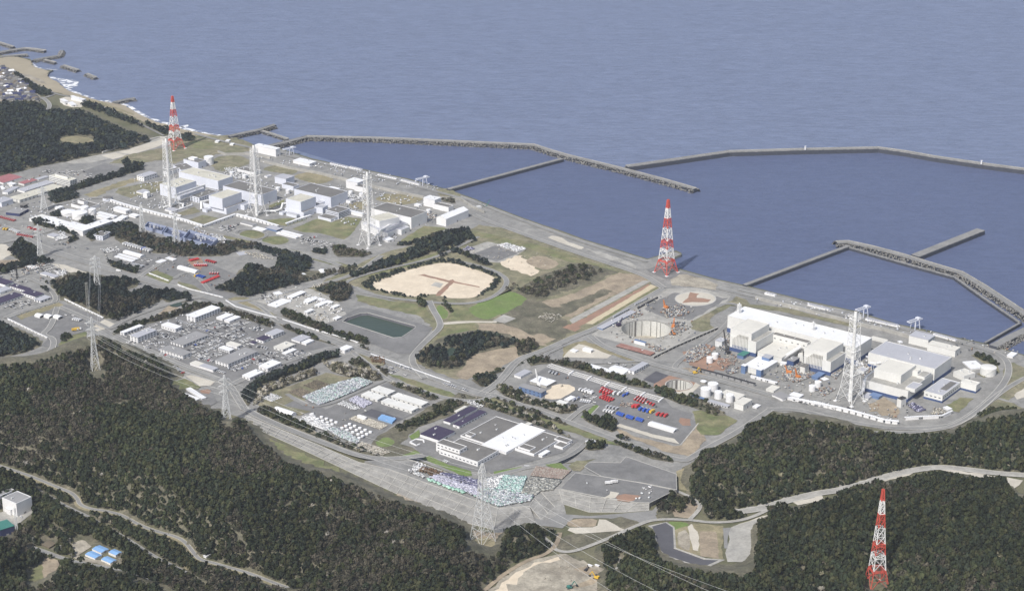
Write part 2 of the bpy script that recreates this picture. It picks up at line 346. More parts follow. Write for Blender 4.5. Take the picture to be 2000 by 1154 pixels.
P('grass_field','grass','C3',[(800,550),(1000,512),(1090,545),(1060,600),(940,610)],rough=1.5,sm=1)
P('pavement','concrete','C2',[(640,235),(900,165),(1130,120),(1530,0),(1660,-30),(1690,20),(1500,80),(1200,170),(900,240),(700,250)])
P('pavement','pale','C2',[(1150,140),(1580,12),(1640,38),(1530,88),(1290,160)])
P('pavement','pale','C2',[(990,172),(1130,142),(1250,170),(1100,207)])
P('grass_field','dullgrass','C2',[(1230,170),(1500,110),(1680,90),(1900,100),(1700,200),(1400,240),(1050,250)],rough=2)
P('car_park','asphalt','C2',[(820,320),(1020,245),(1200,290),(1180,340),(900,400)])
P('grass_field','drygrass','C2',[(830,550),(1150,430),(1400,370),(1420,395),(1100,500),(900,590)],rough=2)
P('grass_field','dullgrass','C2',[(1120,530),(1160,490),(1420,440),(1600,420),(1560,520),(1340,560),(1280,590)],rough=1)
P('grass_field','dullgrass','C3',[(1060,690),(1350,660),(1470,740),(1330,790),(1180,830),(1080,800)],rough=1.5,sm=1)
P('grass_field','dullgrass','C3',[(1570,790),(1720,760),(1910,810),(1920,830),(1840,860),(1580,820)],rough=1.5,sm=1)
P('grass_field','drygrass','C5',[(80,460),(230,430),(450,490),(460,510),(350,545),(250,545),(80,490)],rough=1,sm=1)
P('grass_field','drygrass','C5',[(850,690),(1000,630),(1340,680),(1330,710),(1180,750),(1100,750),(900,710)],rough=1,sm=1)
P('grass_field','drygrass','C5',[(600,750),(760,700),(800,730),(760,800),(640,790)],rough=1)
P('lawn','grass','C5',[(100,970),(310,880),(430,920),(600,870),(740,890),(690,950),(660,1020),(560,1090),(380,1040),(60,990)],rough=1)
P('lawn','grass','C5',[(1080,1120),(1340,960),(1530,970),(1560,990),(1250,1090),(1110,1150)],rough=1)
P('lawn','dullgrass','C4',[(520,640),(700,570),(760,620),(690,640),(560,660)],rough=.7)
P('lawn','dullgrass','C4',[(640,700),(780,650),(930,680),(820,740),(690,720)],rough=.7)
P('lawn','grass','C4',[(1420,560),(1580,500),(1570,540),(1510,560),(1430,600)],rough=.7)
P('lawn','grass','C4',[(1400,700),(1620,680),(1800,690),(1600,760),(1450,740)],rough=.7)
P('lawn','grass','C4',[(1660,790),(1860,700),(2000,720),(1950,830),(1760,820)],rough=.7)
P('lawn','grass','C4',ell('C4',1270,840,130,42)); P('lawn','grass','C4',ell('C4',1490,898,130,42))
P('road_verge','grass','C4',[(980,850),(1700,1000),(1900,1060),(2250,1150),(2240,1185),(1900,1100),(1650,1015),(980,872)],rough=.7)
P('grass_field','dullgrass','C5',[(1460,600),(1570,590),(1700,650),(1690,700),(1500,690)],rough=1)
P('grass_field','dullgrass','F',[(745,495),(900,455),(935,440),(985,446),(1050,470),(1150,505),(1250,535),(1290,565),(1170,640),(1100,668),(1010,697),(950,735),(880,740),(800,700),(850,650),(800,600),(700,560),(680,560),(560,600),(540,590),(640,545)],rough=2)
P('grass_field','grass','F',[(880,470),(930,452),(1060,480),(1250,545),(1240,550),(1050,492),(935,462)],rough=1.5)
P('grass_field','drygrass','C8',[(100,360),(380,285),(420,300),(260,370),(60,430)],rough=1)
P('grass_strip','grass','C8',[(0,500),(380,395),(740,280),(1060,125),(1090,135),(770,305),(400,430),(0,525)],rough=1)
P('grass_field','scrub','D1',[(0,660),(100,600),(560,400),(900,420),(1040,460),(700,600),(200,740),(420,740),(520,930),(560,1000),(480,1150),(-100,1150),(-200,1000)],rough=3)
P('bare_ground','soil','D1',[(280,745),(620,660),(1040,460),(1270,500),(1310,530),(560,900),(440,830)],rough=2)
P('bare_ground','scrub','D1',[(380,820),(900,620),(980,640),(620,840),(500,890)],rough=3)
P('grass_field','brightgrass','C8',[(1080,800),(1440,640),(1560,670),(1670,735),(1330,900),(1250,925),(1160,900),(1090,850)],rough=1.2,sm=1)
P('grass_field','brightgrass','C8',[(760,800),(800,770),(900,870),(850,920),(790,900)],rough=1,sm=1)
P('grass_field','grass','C8',[(900,770),(1080,800),(1090,850),(1160,900),(1080,925),(860,925),(900,860)],rough=1)
P('grass_field','grass','C8',[(840,965),(1140,950),(1170,1010),(1040,1100),(740,1130),(810,990)],rough=1)
P('grass_field','grass','C8',[(-20,680),(300,735),(640,780),(740,930),(560,880),(200,800),(0,740)],rough=1.5)
P('bare_ground','soil','C8',[(1150,960),(1400,960),(1540,1000),(1700,1080),(1600,1150),(1480,1080),(1200,1030)],rough=2)
P('bare_ground','soil','D1',[(80,1090),(300,1060),(420,1120),(300,1180),(100,1180)],rough=3)
P('bare_ground','soil','F',[(890,735),(925,690),(1010,676),(1030,690),(960,725),(910,742)],rough=1.5)
P('pavement','concrete','C8',[(1310,932),(1420,872),(1540,910),(1430,957)])
P('pavement','pale','C8',[(820,950),(960,938),(1100,935),(1350,938),(1350,952),(1100,952),(830,972)])
P('sand_yard','sandyard','C8',[(105,590),(130,560),(300,495),(480,440),(760,370),(900,368),(1000,390),(1200,450),(1320,505),(1342,530),(1330,560),(1240,640),(1150,700),(1060,715),(870,712),(800,690),(740,668),(620,692),(520,700),(300,662),(150,615)],sm=1)
P('sand_path','redsoil','C8',[(580,490),(640,478),(880,540),(930,530),(940,548),(1180,600),(1190,612),(930,562),(800,690),(750,690),(760,665),(880,560),(620,495)],rough=.6)
P('sand_path','concrete','C8',[(755,555),(830,570),(800,610),(705,590)],rough=.6)
P('pavement','concrete','C8',[(990,245),(1260,160),(1640,235),(1560,290),(1380,370),(1250,360)],rough=1)
P('gravel_pad','asphalt','C8',[(1110,285),(1330,200),(1560,275),(1350,358)])
P('bare_ground','sandyard','C8',[(1370,370),(1570,290),(1700,380),(1740,470),(1680,500),(1500,440),(1400,400)],rough=3)
P('bare_ground','soil','C8',[(1620,330),(1800,290),(1960,370),(1930,410),(1830,440),(1680,400)],rough=.8,sm=1)
P('bare_ground','pale','D1',[(340,120),(400,100),(480,120),(560,170),(700,215),(680,240),(500,180)],rough=1)
P('bare_ground','concrete','D1',[(700,225),(900,270),(1150,360),(1230,400),(1200,420),(900,310),(760,260)],rough=2)
P('pavement','concrete','D1',[(560,925),(1280,542),(1365,542),(590,962)]); P('bare_ground','redsoil','D1',[(540,1000),(592,962),(1335,575),(1350,590),(640,1010)],rough=.8)
P('bare_ground','strip_tan','D1',[(720,960),(1360,580),(1412,600),(785,968)],rough=.5)
P('grass_strip','grass','D1',[(790,966),(1415,602),(1440,612),(830,985)],rough=.5)
P('tower_pad','asphalt','D1',[(1310,440),(1440,385),(1610,430),(1670,475),(1540,525),(1480,520)])
P('bare_ground','greysoil','D1',[(1540,530),(1680,475),(1900,530),(2000,580),(1990,640),(1750,600),(1560,590)],rough=1.5)
P('construction_yard','concrete','D2',[(270,470),(640,215),(930,60),(1010,20),(1300,10),(1640,90),(1560,190),(1240,350),(1300,430),(960,680),(880,650),(560,550)],rough=.4,holes=[HOLES[0]])
P('construction_yard','asphalt','D2',[(840,170),(1080,60),(1620,110),(1240,330),(960,290),(780,220)],rough=1.5)
P('ring_pad','kerb','D2',ell('D2',1292,118,203,72)); P('ring_pad','pale','D2',ell('D2',1292,118,192,65))
P('bare_ground','redsoil','D2',[(1230,60),(1330,70),(1300,110),(1440,125),(1400,150),(1250,150),(1150,160),(1230,110)],rough=1.5)
P('bare_ground','pale','D2',[(1340,90),(1470,90),(1480,130),(1330,110)],rough=1)
P('bare_ground','redsoil','D2',[(0,400),(60,370),(110,390),(190,400),(120,440)],rough=1.5)
P('grass_field','dullgrass','D2',[(1240,350),(1700,100),(1790,130),(1840,200),(1640,190),(1440,300),(1430,370),(1500,410),(1350,440),(1260,420)],rough=1)
P('bare_ground','drygrass','D2',[(0,600),(120,540),(220,530),(500,640),(740,730),(700,745),(500,670),(0,690)],rough=1)
P('bare_ground','pale','D2',[(60,620),(160,560),(240,580),(470,670),(430,700),(0,690)],rough=.7)
P('bare_ground','redsoil','D2',[(1200,640),(1400,560),(1480,600),(1400,660),(1600,700),(1640,740),(1560,830),(1360,820),(1150,720)],rough=3)
P('bare_ground','soil','D2',[(1150,790),(1300,820),(1420,870),(1300,860)],rough=2)
P('slab_pad','darkasphalt','D2',[(780,908),(905,825),(1035,868),(895,945)]); P('slab_pad','redsoil','D2',[(885,950),(1035,866),(1290,935),(1340,962),(1230,1062),(1060,1046),(885,985)],holes=[HOLES[1]])
P('slab_pad','pale','D2',[(1292,937),(1340,962),(1230,1062),(1060,1046),(900,985),(985,985),(1030,1012),(1130,1024),(1230,1006),(1268,968)])
P('bare_ground','soil','D3',[(1600,1080),(1700,1060),(1790,1090),(1860,1150),(1600,1180)],rough=2)
P('bare_ground','soil','D4',[(490,960),(640,880),(760,960),(800,1000),(740,1080),(600,1060)],rough=2)
P('grass_field','grass','D4',[(1240,960),(1380,880),(1510,890),(1360,1030),(1290,1010)],rough=1)
P('grass_field','dullgrass','D4',[(1480,470),(1560,460),(1740,550),(1760,640),(1600,690),(1540,650),(1700,600)],rough=.6)
P('grass_field','dullgrass','D4',[(1820,560),(1900,540),(2100,640),(2100,760),(1850,910),(1760,880),(1900,740),(1780,770)],rough=1)
P('bare_ground','pale','D4',[(1900,860),(2000,790),(2100,760),(2100,850),(1930,900)],rough=1)
P('grass_field','dullgrass','D4',[(1500,1100),(1640,980),(1740,900),(1900,940),(2100,1040),(2100,1150),(1480,1180)],rough=1)
P('grass_bank','dullgrass','D3',[(330,130),(560,130),(800,160),(1100,240),(1500,330),(1480,360),(1080,270),(700,190),(420,150)],rough=1)
P('car_park','asphalt','D5',[(140,460),(440,310),(760,170),(1040,130),(1180,150),(1720,330),(2300,560),(2280,640),(1500,880),(1280,900),(820,720)])
P('grass_field','drygrass','D5',[(1230,70),(1420,60),(1480,100),(1700,240),(1560,220),(1300,150),(1210,110)],rough=1)
P('bare_ground','soil','D5',[(600,170),(640,140),(760,150),(560,240),(480,260)],rough=2)
P('bare_ground','pale','C6',[(500,225),(620,235),(900,330),(740,330),(560,270)],rough=.6); P('bare_ground','pale','C6',[(900,850),(1020,770),(1150,825),(950,890)],rough=.5)
P('bare_ground','pale','C6',[(-100,60),(0,20),(130,80),(120,130),(0,200),(-100,160)],rough=1); P('bare_ground','soil','C6',[(-100,210),(20,190),(200,190),(210,230),(0,270),(-100,280)],rough=1)
P('pavement','asphalt','C6',[(80,770),(580,600),(1010,760),(830,890),(640,940),(540,1050),(400,1030),(470,960)])
P('grass_field','drygrass','C6',[(150,730),(580,605),(620,630),(200,775)],rough=1)
P('grass_field','grass','C6',[(560,1020),(620,950),(850,890),(830,970),(740,1050)],rough=1)
P('pavement','asphalt','C6',[(640,1110),(640,1000),(880,1060),(860,1050),(640,1110),(880,1050),(640,1100)][:4])
P('car_park','asphalt','C6',[(1100,130),(1230,60),(1500,130),(1900,170),(2300,330),(2480,440),(2330,560),(2200,630),(1980,600),(1750,380),(1500,290),(1380,290),(1100,190)])
P('lawn','grass','C6',[(1410,330),(1530,290),(1700,360),(1640,430)],rough=.5); P('lawn','dullgrass','C6',[(1740,400),(1900,440),(2060,560),(2000,570),(1730,430)],rough=.5)
P('fire_engine_yard','redsoil','C6',[(1830,190),(1960,170),(2000,230),(1960,290),(1880,250)],rough=1)
P('bare_ground','drygrass','C7',[(310,730),(400,700),(520,710),(540,760),(800,880),(620,850),(400,800)],rough=1)
P('pavement','concrete','C7',[(560,740),(1000,600),(1200,640),(1420,760),(1450,830),(1500,900),(1280,970),(900,800),(800,800)],rough=1)
P('reservoir_apron','asphalt','F',[(636,637),(664,620),(703,601),(722,603),(846,640),(800,692),(775,690),(700,662)],holes=[HOLES[2]])
P('grass_field','dullgrass','D6',[(1050,60),(1200,50),(1360,130),(1340,170),(1180,160)],rough=1)
P('field','dullgrass','D6',[(120,560),(300,400),(520,340),(780,240),(1000,280),(1240,300),(1100,400),(560,500),(690,590),(520,660)],rough=1)
P('grass_field','grass','D6',[(1370,250),(1500,270),(2000,430),(2250,590),(2200,620),(1980,480),(1700,400)],rough=1)
P('storage_yard','asphalt','D6',[(480,510),(640,520),(780,600),(1400,330),(1560,350),(1800,560),(1470,730),(1310,830),(1130,940),(520,720),(640,620),(370,560)])
P('storage_pad','concrete','D6',[(430,490),(480,475),(620,540),(560,560)]); P('storage_pad','darkasphalt','D6',[(1130,640),(1230,590),(1530,690),(1430,740)],rough=.5)
P('grass_field','scrub','D6',[(1850,540),(2100,440),(2400,500),(2400,560),(2050,640),(1700,770),(1500,930),(1720,1020),(1500,1080),(1150,1080),(1280,860),(1470,760)],rough=1.5)
P('grass_field','brightgrass','D6',[(1280,900),(1370,870),(1470,910),(1420,970),(1300,960)],rough=1,sm=1); P('grass_field','brightgrass','D6',[(1350,1060),(1500,1070),(1640,1000),(1735,1030),(1640,1060),(1400,1085)],rough=.8)
P('grass_field','brightgrass','D6',[(1600,860),(1700,800),(1690,870),(1620,900)],rough=.8)
P('grass_field','grass','D7',[(880,170),(1060,240),(1700,470),(2200,660),(2100,650),(1500,470),(900,260)],rough=1)
P('car_park','asphalt','D7',[(110,620),(420,430),(700,240),(880,290),(1500,470),(1750,600),(1600,720),(1200,830),(900,920),(700,900),(230,760)])
P('grass_strip','brightgrass','D7',[(220,780),(290,750),(480,840),(700,900),(710,945),(640,950)],rough=.6)
P('grass_strip','brightgrass','D7',[(920,905),(1190,860),(1200,875),(930,930)],rough=.4)
P('storage_yard','asphalt','D8',[(560,195),(620,205),(1600,510),(1680,600),(1870,660),(1850,700),(1925,745),(1750,945),(1500,880),(1120,760),(900,690),(1000,585),(930,560),(700,620),(600,560),(500,520),(300,420),(340,330)])
P('bare_ground','sandyard','D8',[(460,500),(600,370),(760,400),(770,450),(600,540)],rough=1.5,sm=1)
P('storage_pad','pale','D8',[(1050,690),(1130,730),(1500,850),(1700,890),(1750,940),(1500,880),(1120,760)],rough=.4)
P('storage_pad','redsoil','D8',[(1740,700),(1840,700),(1850,770),(1760,760)],rough=2)
P('bare_ground','soil','D8',[(1140,780),(1300,850),(1700,960),(1760,950),(1930,760),(1990,900),(1860,1060),(1600,1000),(1200,850)],rough=1.5)
P('grass_field','grass','D8',[(1870,640),(2000,620),(2300,720),(2080,860),(1940,860)],rough=1.5)
P('grass_strip','brightgrass','D8',[(830,690),(960,575),(1000,585),(900,680),(850,700)],rough=.5)
P('lot_marking','kerb','D8',[(900,690),(905,694),(1005,588),(1000,584)]); P('lot_marking','kerb','D8',[(1750,950),(1760,950),(1928,748),(1920,744)])
# long parking rows with pale stall frames
for i, (a, b) in enumerate([((520,205),(735,275)),((745,280),(905,325)),((915,330),(1070,380)),((1080,380),(1230,425)),((1240,430),(1400,475)),((1410,480),(1570,525))]):
    P('parking_strip','concrete','D8',[(a[0],a[1]+6),(a[0]+32,a[1]-14),(b[0]+24,b[1]-16),(b[0]-14,b[1]+20)])
    mb = MB()
    for r_ in (0, 1):
        p, q = G('D8',(a[0]+6+16*r_,a[1]+12-14*r_)), G('D8',(b[0]-12+16*r_,b[1]+8-14*r_)); d = (q-p); L_ = d.length; d.normalize(); nn = Vector((-d.y, d.x, 0))
        for o_ in (-3, 3): mb.beam(p+nn*o_+Vector((0,0,1.2)), q+nn*o_+Vector((0,0,1.2)), .42, 'white')
        for k in range(int(L_/4)): mb.beam(p+d*4*k-nn*3+Vector((0,0,1.2)), p+d*4*k+nn*3+Vector((0,0,1.2)), .32, 'white')
    tag(mb.obj('marking_frame'), 'pale ladder-like parking stalls, section %s' % ['nearest the white roofed hall','second from the white roofed hall','third from the white roofed hall','above the first red trucks','above the blue trucks','at the bend by the tree belt'][i], 'parking stalls', 'parking stall frames')
    mb = MB(); p, q = G('D8',(b[0]-18,b[1]+26)), G('D8',(b[0]+28,b[1]-10)); mb.beam(p+Vector((0,0,1)), q+Vector((0,0,1)), 1.6, 'white')
    tag(mb.obj('divider_wall'), 'white divider wall at the %s gap of the parking stalls' % ['first','second','third','fourth','fifth','last'][i], 'wall', 'divider walls')
# raised storage platform with concrete slopes
ZP = 7.0
PLT = [(712,900),(736,908),(760,916),(836,944),(932,978),(972,992),(1034,988),(1054,958),(1091,955),(1153,970),(1246,981),(1268,982),(1300,958),(1322,955),(1300,930),(1225,892),(1190,886),(1140,905),(1100,905),(1030,915),(960,935),(920,940),(815,902),(780,893)]
slab('embankment', 'pave', [(p.x, p.y) for p in (gp(x, y, ZP) for x, y in PLT)], 0, ZP, 'slope')
def slope(name, top, bot, zt):
    a = [gp(x, y, z) for (x, y), z in zip(top, zt)]; b = [gp(x, y, .3) for x, y in bot]; mb = MB(); n = len(a)
    vs = [tuple(p) for p in a+b]; mb.add(vs, [up(vs, f) for i in range(n-1) for f in ((i, i+1, n+i+1), (i, n+i+1, n+i))], 'slope')
    for A in (a, b):
        for i in range(n-1): mb.beam(A[i]+Vector((0,0,.2)), A[i+1]+Vector((0,0,.2)), .38, 'kerb')
    for i in range(n-1):
        L_ = (a[i]-a[i+1]).length; k = max(1, int(L_/17))
        for j in range(k): mb.beam(a[i].lerp(a[i+1], j/k)+Vector((0,0,.35)), b[i].lerp(b[i+1], j/k)+Vector((0,0,.4)), .4, 'kerb')
        for t in (.33, .66): mb.beam(a[i].lerp(b[i], t)+Vector((0,0,.3)), a[i+1].lerp(b[i+1], t)+Vector((0,0,.3)), .28, 'kerb')
    return tag(mb.obj(name), kind='structure')
slope('concrete_slope', [(480,811),(530,831),(620,868),(700,902),(760,916),(836,944),(932,978),(972,992),(1034,988)],
      [(482,826),(520,846),(600,882),(668,914),(740,948),(810,980),(900,1018),(965,1034),(1046,1018)], [.5,1,2.5,5,7,7,7,7,7])
slope('concrete_slope', [(1034,988),(1054,958),(1091,955),(1153,970),(1246,981),(1268,982)], [(1056,1014),(1084,990),(1100,984),(1151,1000),(1220,1000),(1268,996)], [7]*6)
P('concrete_slope','slope','F',[(1030,992),(1050,962),(1095,957),(1106,1004),(1090,1030),(1046,1026)])
P('track','road','E5',[(290,500),(500,480),(700,520),(760,530),(880,470),(1140,490),(1400,470),(1700,440),(1860,280),(1900,270),(1750,470),(1600,560),(1300,510),(1000,510),(900,600),(640,560),(390,640),(300,640)])
P('yard','asphalt','E2',[(370,235),(400,205),(440,195),(690,200),(740,145),(1185,300),(1190,440),(900,380),(520,320),(400,270)],z=ZP)
P('yard','asphalt','E2',[(230,350),(290,290),(520,322),(900,385),(1170,445),(950,555),(840,552),(500,500),(160,432)],z=ZP)
def line(c, pts, r=.45, z=0, m='kerb', name='kerb_line'):
    mb = MB(); w = [G(c, p, z)+Vector((0,0,.5)) for p in pts]
    for a, b in zip(w, w[1:]): mb.beam(a, b, r, m)
    return tag(mb.obj(name), kind='structure')
line('E2',[(370,235),(400,205),(440,195),(690,200),(740,145),(1185,300),(1190,440),(900,380),(520,320),(370,235)],z=ZP)
line('E2',[(230,350),(290,290),(520,322),(900,385),(1170,445),(950,555),(840,552),(500,500),(160,432)],z=ZP)
P('yard','redsoil','E2',[(640,500),(740,475),(860,490),(820,540),(660,525)],rough=2,z=ZP)
P('yard','pale','E2',[(530,510),(600,450),(690,465),(640,520)],rough=1.5,z=ZP)
P('grass_field','brightgrass','E1',[(1500,235),(1660,220),(1760,290),(1700,300)],rough=.6,z=ZP); P('grass_field','dullgrass','E1',[(1750,250),(1830,200),(1950,210),(1880,300),(1800,300)],rough=.6,z=ZP)
P('grass_field','drygrass','E2',[(1190,280),(1260,250),(1440,270),(1400,360),(1300,450),(1200,440)],rough=1)
P('grass_field','scrub','E2',[(1000,640),(1170,460),(1250,490),(1390,570),(1330,690),(1020,700)],rough=1.5)
P('bare_ground','soil','E2',[(1180,600),(1300,520),(1390,580),(1320,690),(1160,680)],rough=1.5)
P('meadow','grass','D6',[(60,790),(300,920),(500,1010),(800,1130),(1000,1250),(1100,1330),(800,1300),(500,1130),(300,1050),(100,900)],rough=3)
P('bare_ground','soil','E1',[(0,470),(60,450),(260,600),(420,700),(560,800),(760,880),(760,960),(600,860),(300,720),(100,560)],rough=4)
P('bare_ground','soil','E1',[(690,930),(820,870),(1040,910),(1150,900),(1150,960),(1000,1080),(860,1060)],rough=4)
# foreground right: detention basin, fields
P('bare_ground','soil','E2',[(210,740),(240,715),(290,700),(490,698),(480,755),(440,768),(240,770)],sm=1,rough=.5); P('pavement','pale','E2',[(220,800),(240,775),(440,772),(485,757),(500,702),(560,705),(740,800),(300,832)])
P('grass_field','scrub','E2',[(560,700),(700,680),(870,740),(740,800)],rough=1); P('grass_field','scrub','E2',[(220,835),(740,805),(640,850),(420,940),(150,1010),(100,960),(160,860)],rough=1)
P('track','road','E2',[(810,690),(990,650),(1020,700),(880,750)])
P('grass_field','brightgrass','E2',[(1080,725),(1270,720),(1300,770),(1160,800),(1160,770)],rough=.6,sm=1)
P('grass_field','drygrass','E2',[(1160,790),(1300,750),(1330,740),(1600,760),(1600,1060),(1440,1040),(1280,1010),(1180,960)],rough=1)
P('bare_ground','greysoil','E2',[(1190,830),(1290,780),(1330,980),(1220,960)],rough=1.5,sm=1); P('bare_ground','soil','E2',[(1390,810),(1540,810),(1570,1050),(1400,1030)],rough=.8)
P('bare_ground','pale','E2',[(1290,740),(1320,740),(1400,900),(1380,1000),(1340,960),(1300,850)],rough=1.2,sm=1)
P('basin_apron','concrete','E2',[(930,760),(1100,725),(1170,770),(1185,960),(1440,1045),(1620,1060),(1440,1140),(1100,1060),(1000,960),(1000,800)])
P('basin','darkasphalt','E2',[(970,765),(1090,732),(1155,775),(1165,960),(1430,1060),(1560,1065),(1420,1128),(1090,1020),(1015,940),(1005,840)])
P('pavement','pale','E2',[(1700,760),(1900,700),(2060,640),(2200,590),(2150,640),(1930,730)],rough=1.5)
P('pavement','concrete','E2',[(1640,790),(1700,760),(1900,700),(1930,730),(1880,800),(1925,880),(1940,1040),(1900,1080),(1640,1080),(1620,1000),(1660,880)])
P('channel','road','E2',[(1600,780),(1670,775),(1640,860),(1640,960),(1610,960)],rough=.3)
# quarry at the bottom
P('quarry','greysoil','E5',[(180,1200),(430,980),(620,880),(760,850),(900,830),(1100,880),(1350,990),(1400,1000),(1350,1060),(1280,1200)],rough=2)
P('quarry_track','sandyard','E5',[(240,1200),(400,1060),(600,920),(780,870),(900,860),(760,900),(620,960),(460,1080),(350,1200)],rough=2.5,sm=1)
P('quarry_bench','soil','E5',[(1000,960),(1100,940),(1250,990),(1210,1060),(1080,1120),(960,1140),(1180,1020)],rough=2)
P('quarry_bench','scrub','E5',[(950,830),(1010,830),(1090,880),(1060,890)],rough=1)
# foreground left clearings
P('yard','concrete','E3',[(-200,520),(0,510),(150,480),(280,480),(260,520),(160,600),(80,700),(-200,700)])
P('bare_ground','greysoil','E3',[(590,720),(700,740),(760,790),(640,860),(780,900),(1000,930),(900,960),(620,890),(560,850)],rough=1)
P('grass_field','grass','E3',[(200,1060),(260,990),(380,900),(470,930),(470,960),(360,1070),(280,1100)],rough=1,sm=1)
P('bare_ground','soil','E3',[(360,900),(420,880),(500,920),(440,1000),(370,1060),(350,990)],rough=1.5)
P('bare_ground','scrub','E3',[(250,180),(640,300),(640,440),(1000,540),(1240,680),(1560,800),(1600,920),(1700,1100),(1500,1080),(1280,860),(860,600),(540,450),(300,310)],rough=2)
P('bare_ground','drygrass','E3',[(1360,730),(1520,790),(1600,900),(1560,1000),(1400,860)],rough=3)
P('grass_field','grass','D5',[(620,890),(800,850),(960,930),(940,950),(740,950)],rough=1); P('bare_ground','pale','D5',[(815,825),(870,815),(1100,880),(1060,915),(950,925)],rough=.4)
P('yard','asphalt','D5',[(760,960),(1000,980),(1060,950),(1120,1080),(1000,1150),(960,1080)]); P('bare_ground','redsoil','D5',[(960,960),(1040,950),(1050,1000),(960,990)],rough=1)
for c, x, y, rx in (('F',187,727,22),('F',443,826,17),('F',946,1062,26),('F',708,1146,10)):
    P('bare_ground','drygrass',c,ell(c,x,y,rx,rx*.45),rough=1.5)
# ------------------------------------------------------------------ roads
R = road
for k in range(22):
    p = G('E2',(1172+12.5*k, 962+4.4*k)); mb = MB(); mb.box(-1.2,-.5,0,1.2,.5,1.1,'kerb'); o = mb.obj('concrete_post',None,(p.x,p.y,LAY[0])); tag(o,'small pale concrete post in the row along the dark basin rim','post','posts along the basin')
R('road','F',[(40,462),(90,488),(180,516),(280,546),(360,569),(430,586),(470,600),(550,628),(600,648),(700,685),(780,713),(860,742),(930,768),(962,775)],16)
R('road','F',[(90,410),(110,400),(190,384),(240,395),(300,415),(400,446),(480,466),(560,490),(640,510),(665,520)],10,lines=False)
R('road','F',[(0,440),(30,452),(60,470)],10,lines=False); R('road','F',[(-20,480),(30,470),(90,455),(160,430)],7,lines=False)
R('road','F',[(960,770),(1000,785),(1108,824),(1180,852),(1250,875),(1334,903),(1352,893),(1380,876),(1440,845),(1505,800)],9)
R('road','F',[(1505,800),(1560,800),(1640,822),(1740,838),(1830,836),(1872,828),(1925,790),(1966,745),(1972,715),(1958,695),(1920,680),(1870,668),(1780,645),(1660,618),(1560,596),(1450,575),(1400,562)],9)
R('road','F',[(1700,846),(1800,845),(1880,830),(1960,760),(2040,720)],7,lines=False)
R('road','F',[(1296,564),(1270,545),(1240,532),(1150,503),(1050,468),(980,443),(950,432),(925,420)],10)
R('road','F',[(940,770),(975,748),(1010,702),(1050,690),(1096,670),(1130,655),(1170,640),(1230,602),(1296,564)],11)
R('road','F',[(830,740),(800,705),(818,680),(845,655),(861,640),(858,625),(845,605),(838,588)],9,lines=False)
R('road','F',[(692,562),(700,570),(760,583),(828,590),(890,595),(930,592),(960,583),(984,566),(992,548),(976,535),(950,524),(900,512)],8,lines=False,kerb=.5)
R('road','F',[(692,562),(672,555),(688,545),(745,528),(850,505),(900,480),(935,463)],6,lines=False,kerb=.5)
R('road','F',[(1154,658),(1180,680),(1260,708),(1330,727),(1400,742),(1480,765),(1530,780)],10)
R('road','F',[(1330,725),(1310,715),(1400,655),(1440,610),(1448,598),(1420,592),(1400,600)],7,lines=False,kerb=.5)
R('road','F',[(232,662),(300,690),(364,718),(420,738),(450,754),(462,775),(478,800)],10); R('road','F',[(452,752),(500,728),(560,706),(640,680),(700,678)],9,lines=False)
R('road','F',[(474,796),(520,822),(620,860),(700,892),(760,898),(828,890)],10,zs=[0,0,0,2,6.8,6.8],lines=False)
R('road','F',[(940,938),(970,928),(1020,916),(1080,904),(1110,892),(1130,880),(1142,868)],7,zs=[7,7,7,6.5,4,1.5,0],lines=False,kerb=.5)
line('F',[(780,893),(815,902),(870,922),(920,940),(960,935)],.5,z=ZP)
R('road','F',[(690,690),(720,712),(756,744),(788,750),(840,770),(880,780),(930,785),(962,775)],7,lines=False)
R('road','F',[(560,770),(600,795),(640,792),(690,770),(756,742)],7,lines=False,kerb=0)
R('road','F',[(1108,822),(1140,795),(1160,790)],7,lines=False)
R('road','F',[(445,602),(425,590),(480,590),(600,562),(690,540),(745,500)],8,lines=False)
R('road','F',[(540,628),(510,600),(487,590)],6,lines=False); R('road','F',[(270,544),(290,530),(330,505),(340,500)],7,lines=False); R('road','F',[(340,545),(365,530),(390,545),(410,570)],6,lines=False,kerb=.5)
R('road','F',[(0,712),(60,706),(100,690),(108,662),(80,655),(100,640),(112,600)],8,lines=False); R('road','F',[(116,600),(200,636),(215,645),(240,625),(340,590),(400,580)],8,lines=False)
R('road','F',[(10,622),(60,602),(116,592),(95,560),(60,545)],7,lines=False)
R('road','F',[(1100,676),(1050,700),(1130,712),(1200,708),(1255,706)],6,lines=False,kerb=.5)
R('road','C4',[(1100,830),(1140,870),(1280,900),(1400,870),(1400,830),(1270,795),(1130,800),(1100,830)],5,lines=False,kerb=.4)
R('seafront_road','F',[(1640,612),(1560,594),(1440,566)],6,lines=False); R('seafront_road','F',[(1264,512),(1140,475),(1020,432),(930,395),(870,380),(740,345),(620,318),(520,296),(430,276),(380,262)],8,lines=False,kerb=.5)
R('road_shoulder','E3',[(-60,118),(0,138),(140,183),(270,228),(400,283),(500,323),(590,360),(637,405),(650,458),(750,492),(850,501),(1000,537),(1100,597),(1240,662),(1450,717),(1530,768),(1585,850),(1635,908),(1750,931),(1850,962),(2050,1017),(2250,1097),(2450,1167)],11,m='drygrass',lines=False,kerb=0)
R('forest_road','E3',[(-60,110),(0,130),(140,175),(270,220),(400,275),(500,315),(590,350),(640,400),(655,450),(750,485),(850,495),(1000,530),(1100,590),(1240,655),(1450,710),(1530,760),(1590,840),(1640,900),(1750,925),(1850,955),(2050,1010),(2250,1090),(2450,1160)],4.5,m='road',lines=False,kerb=.5)
R('forest_road','E3',[(290,315),(420,385),(540,460),(700,530),(860,620),(1060,735),(1280,880),(1500,985),(1700,1100)],3.5,lines=False,kerb=.3)
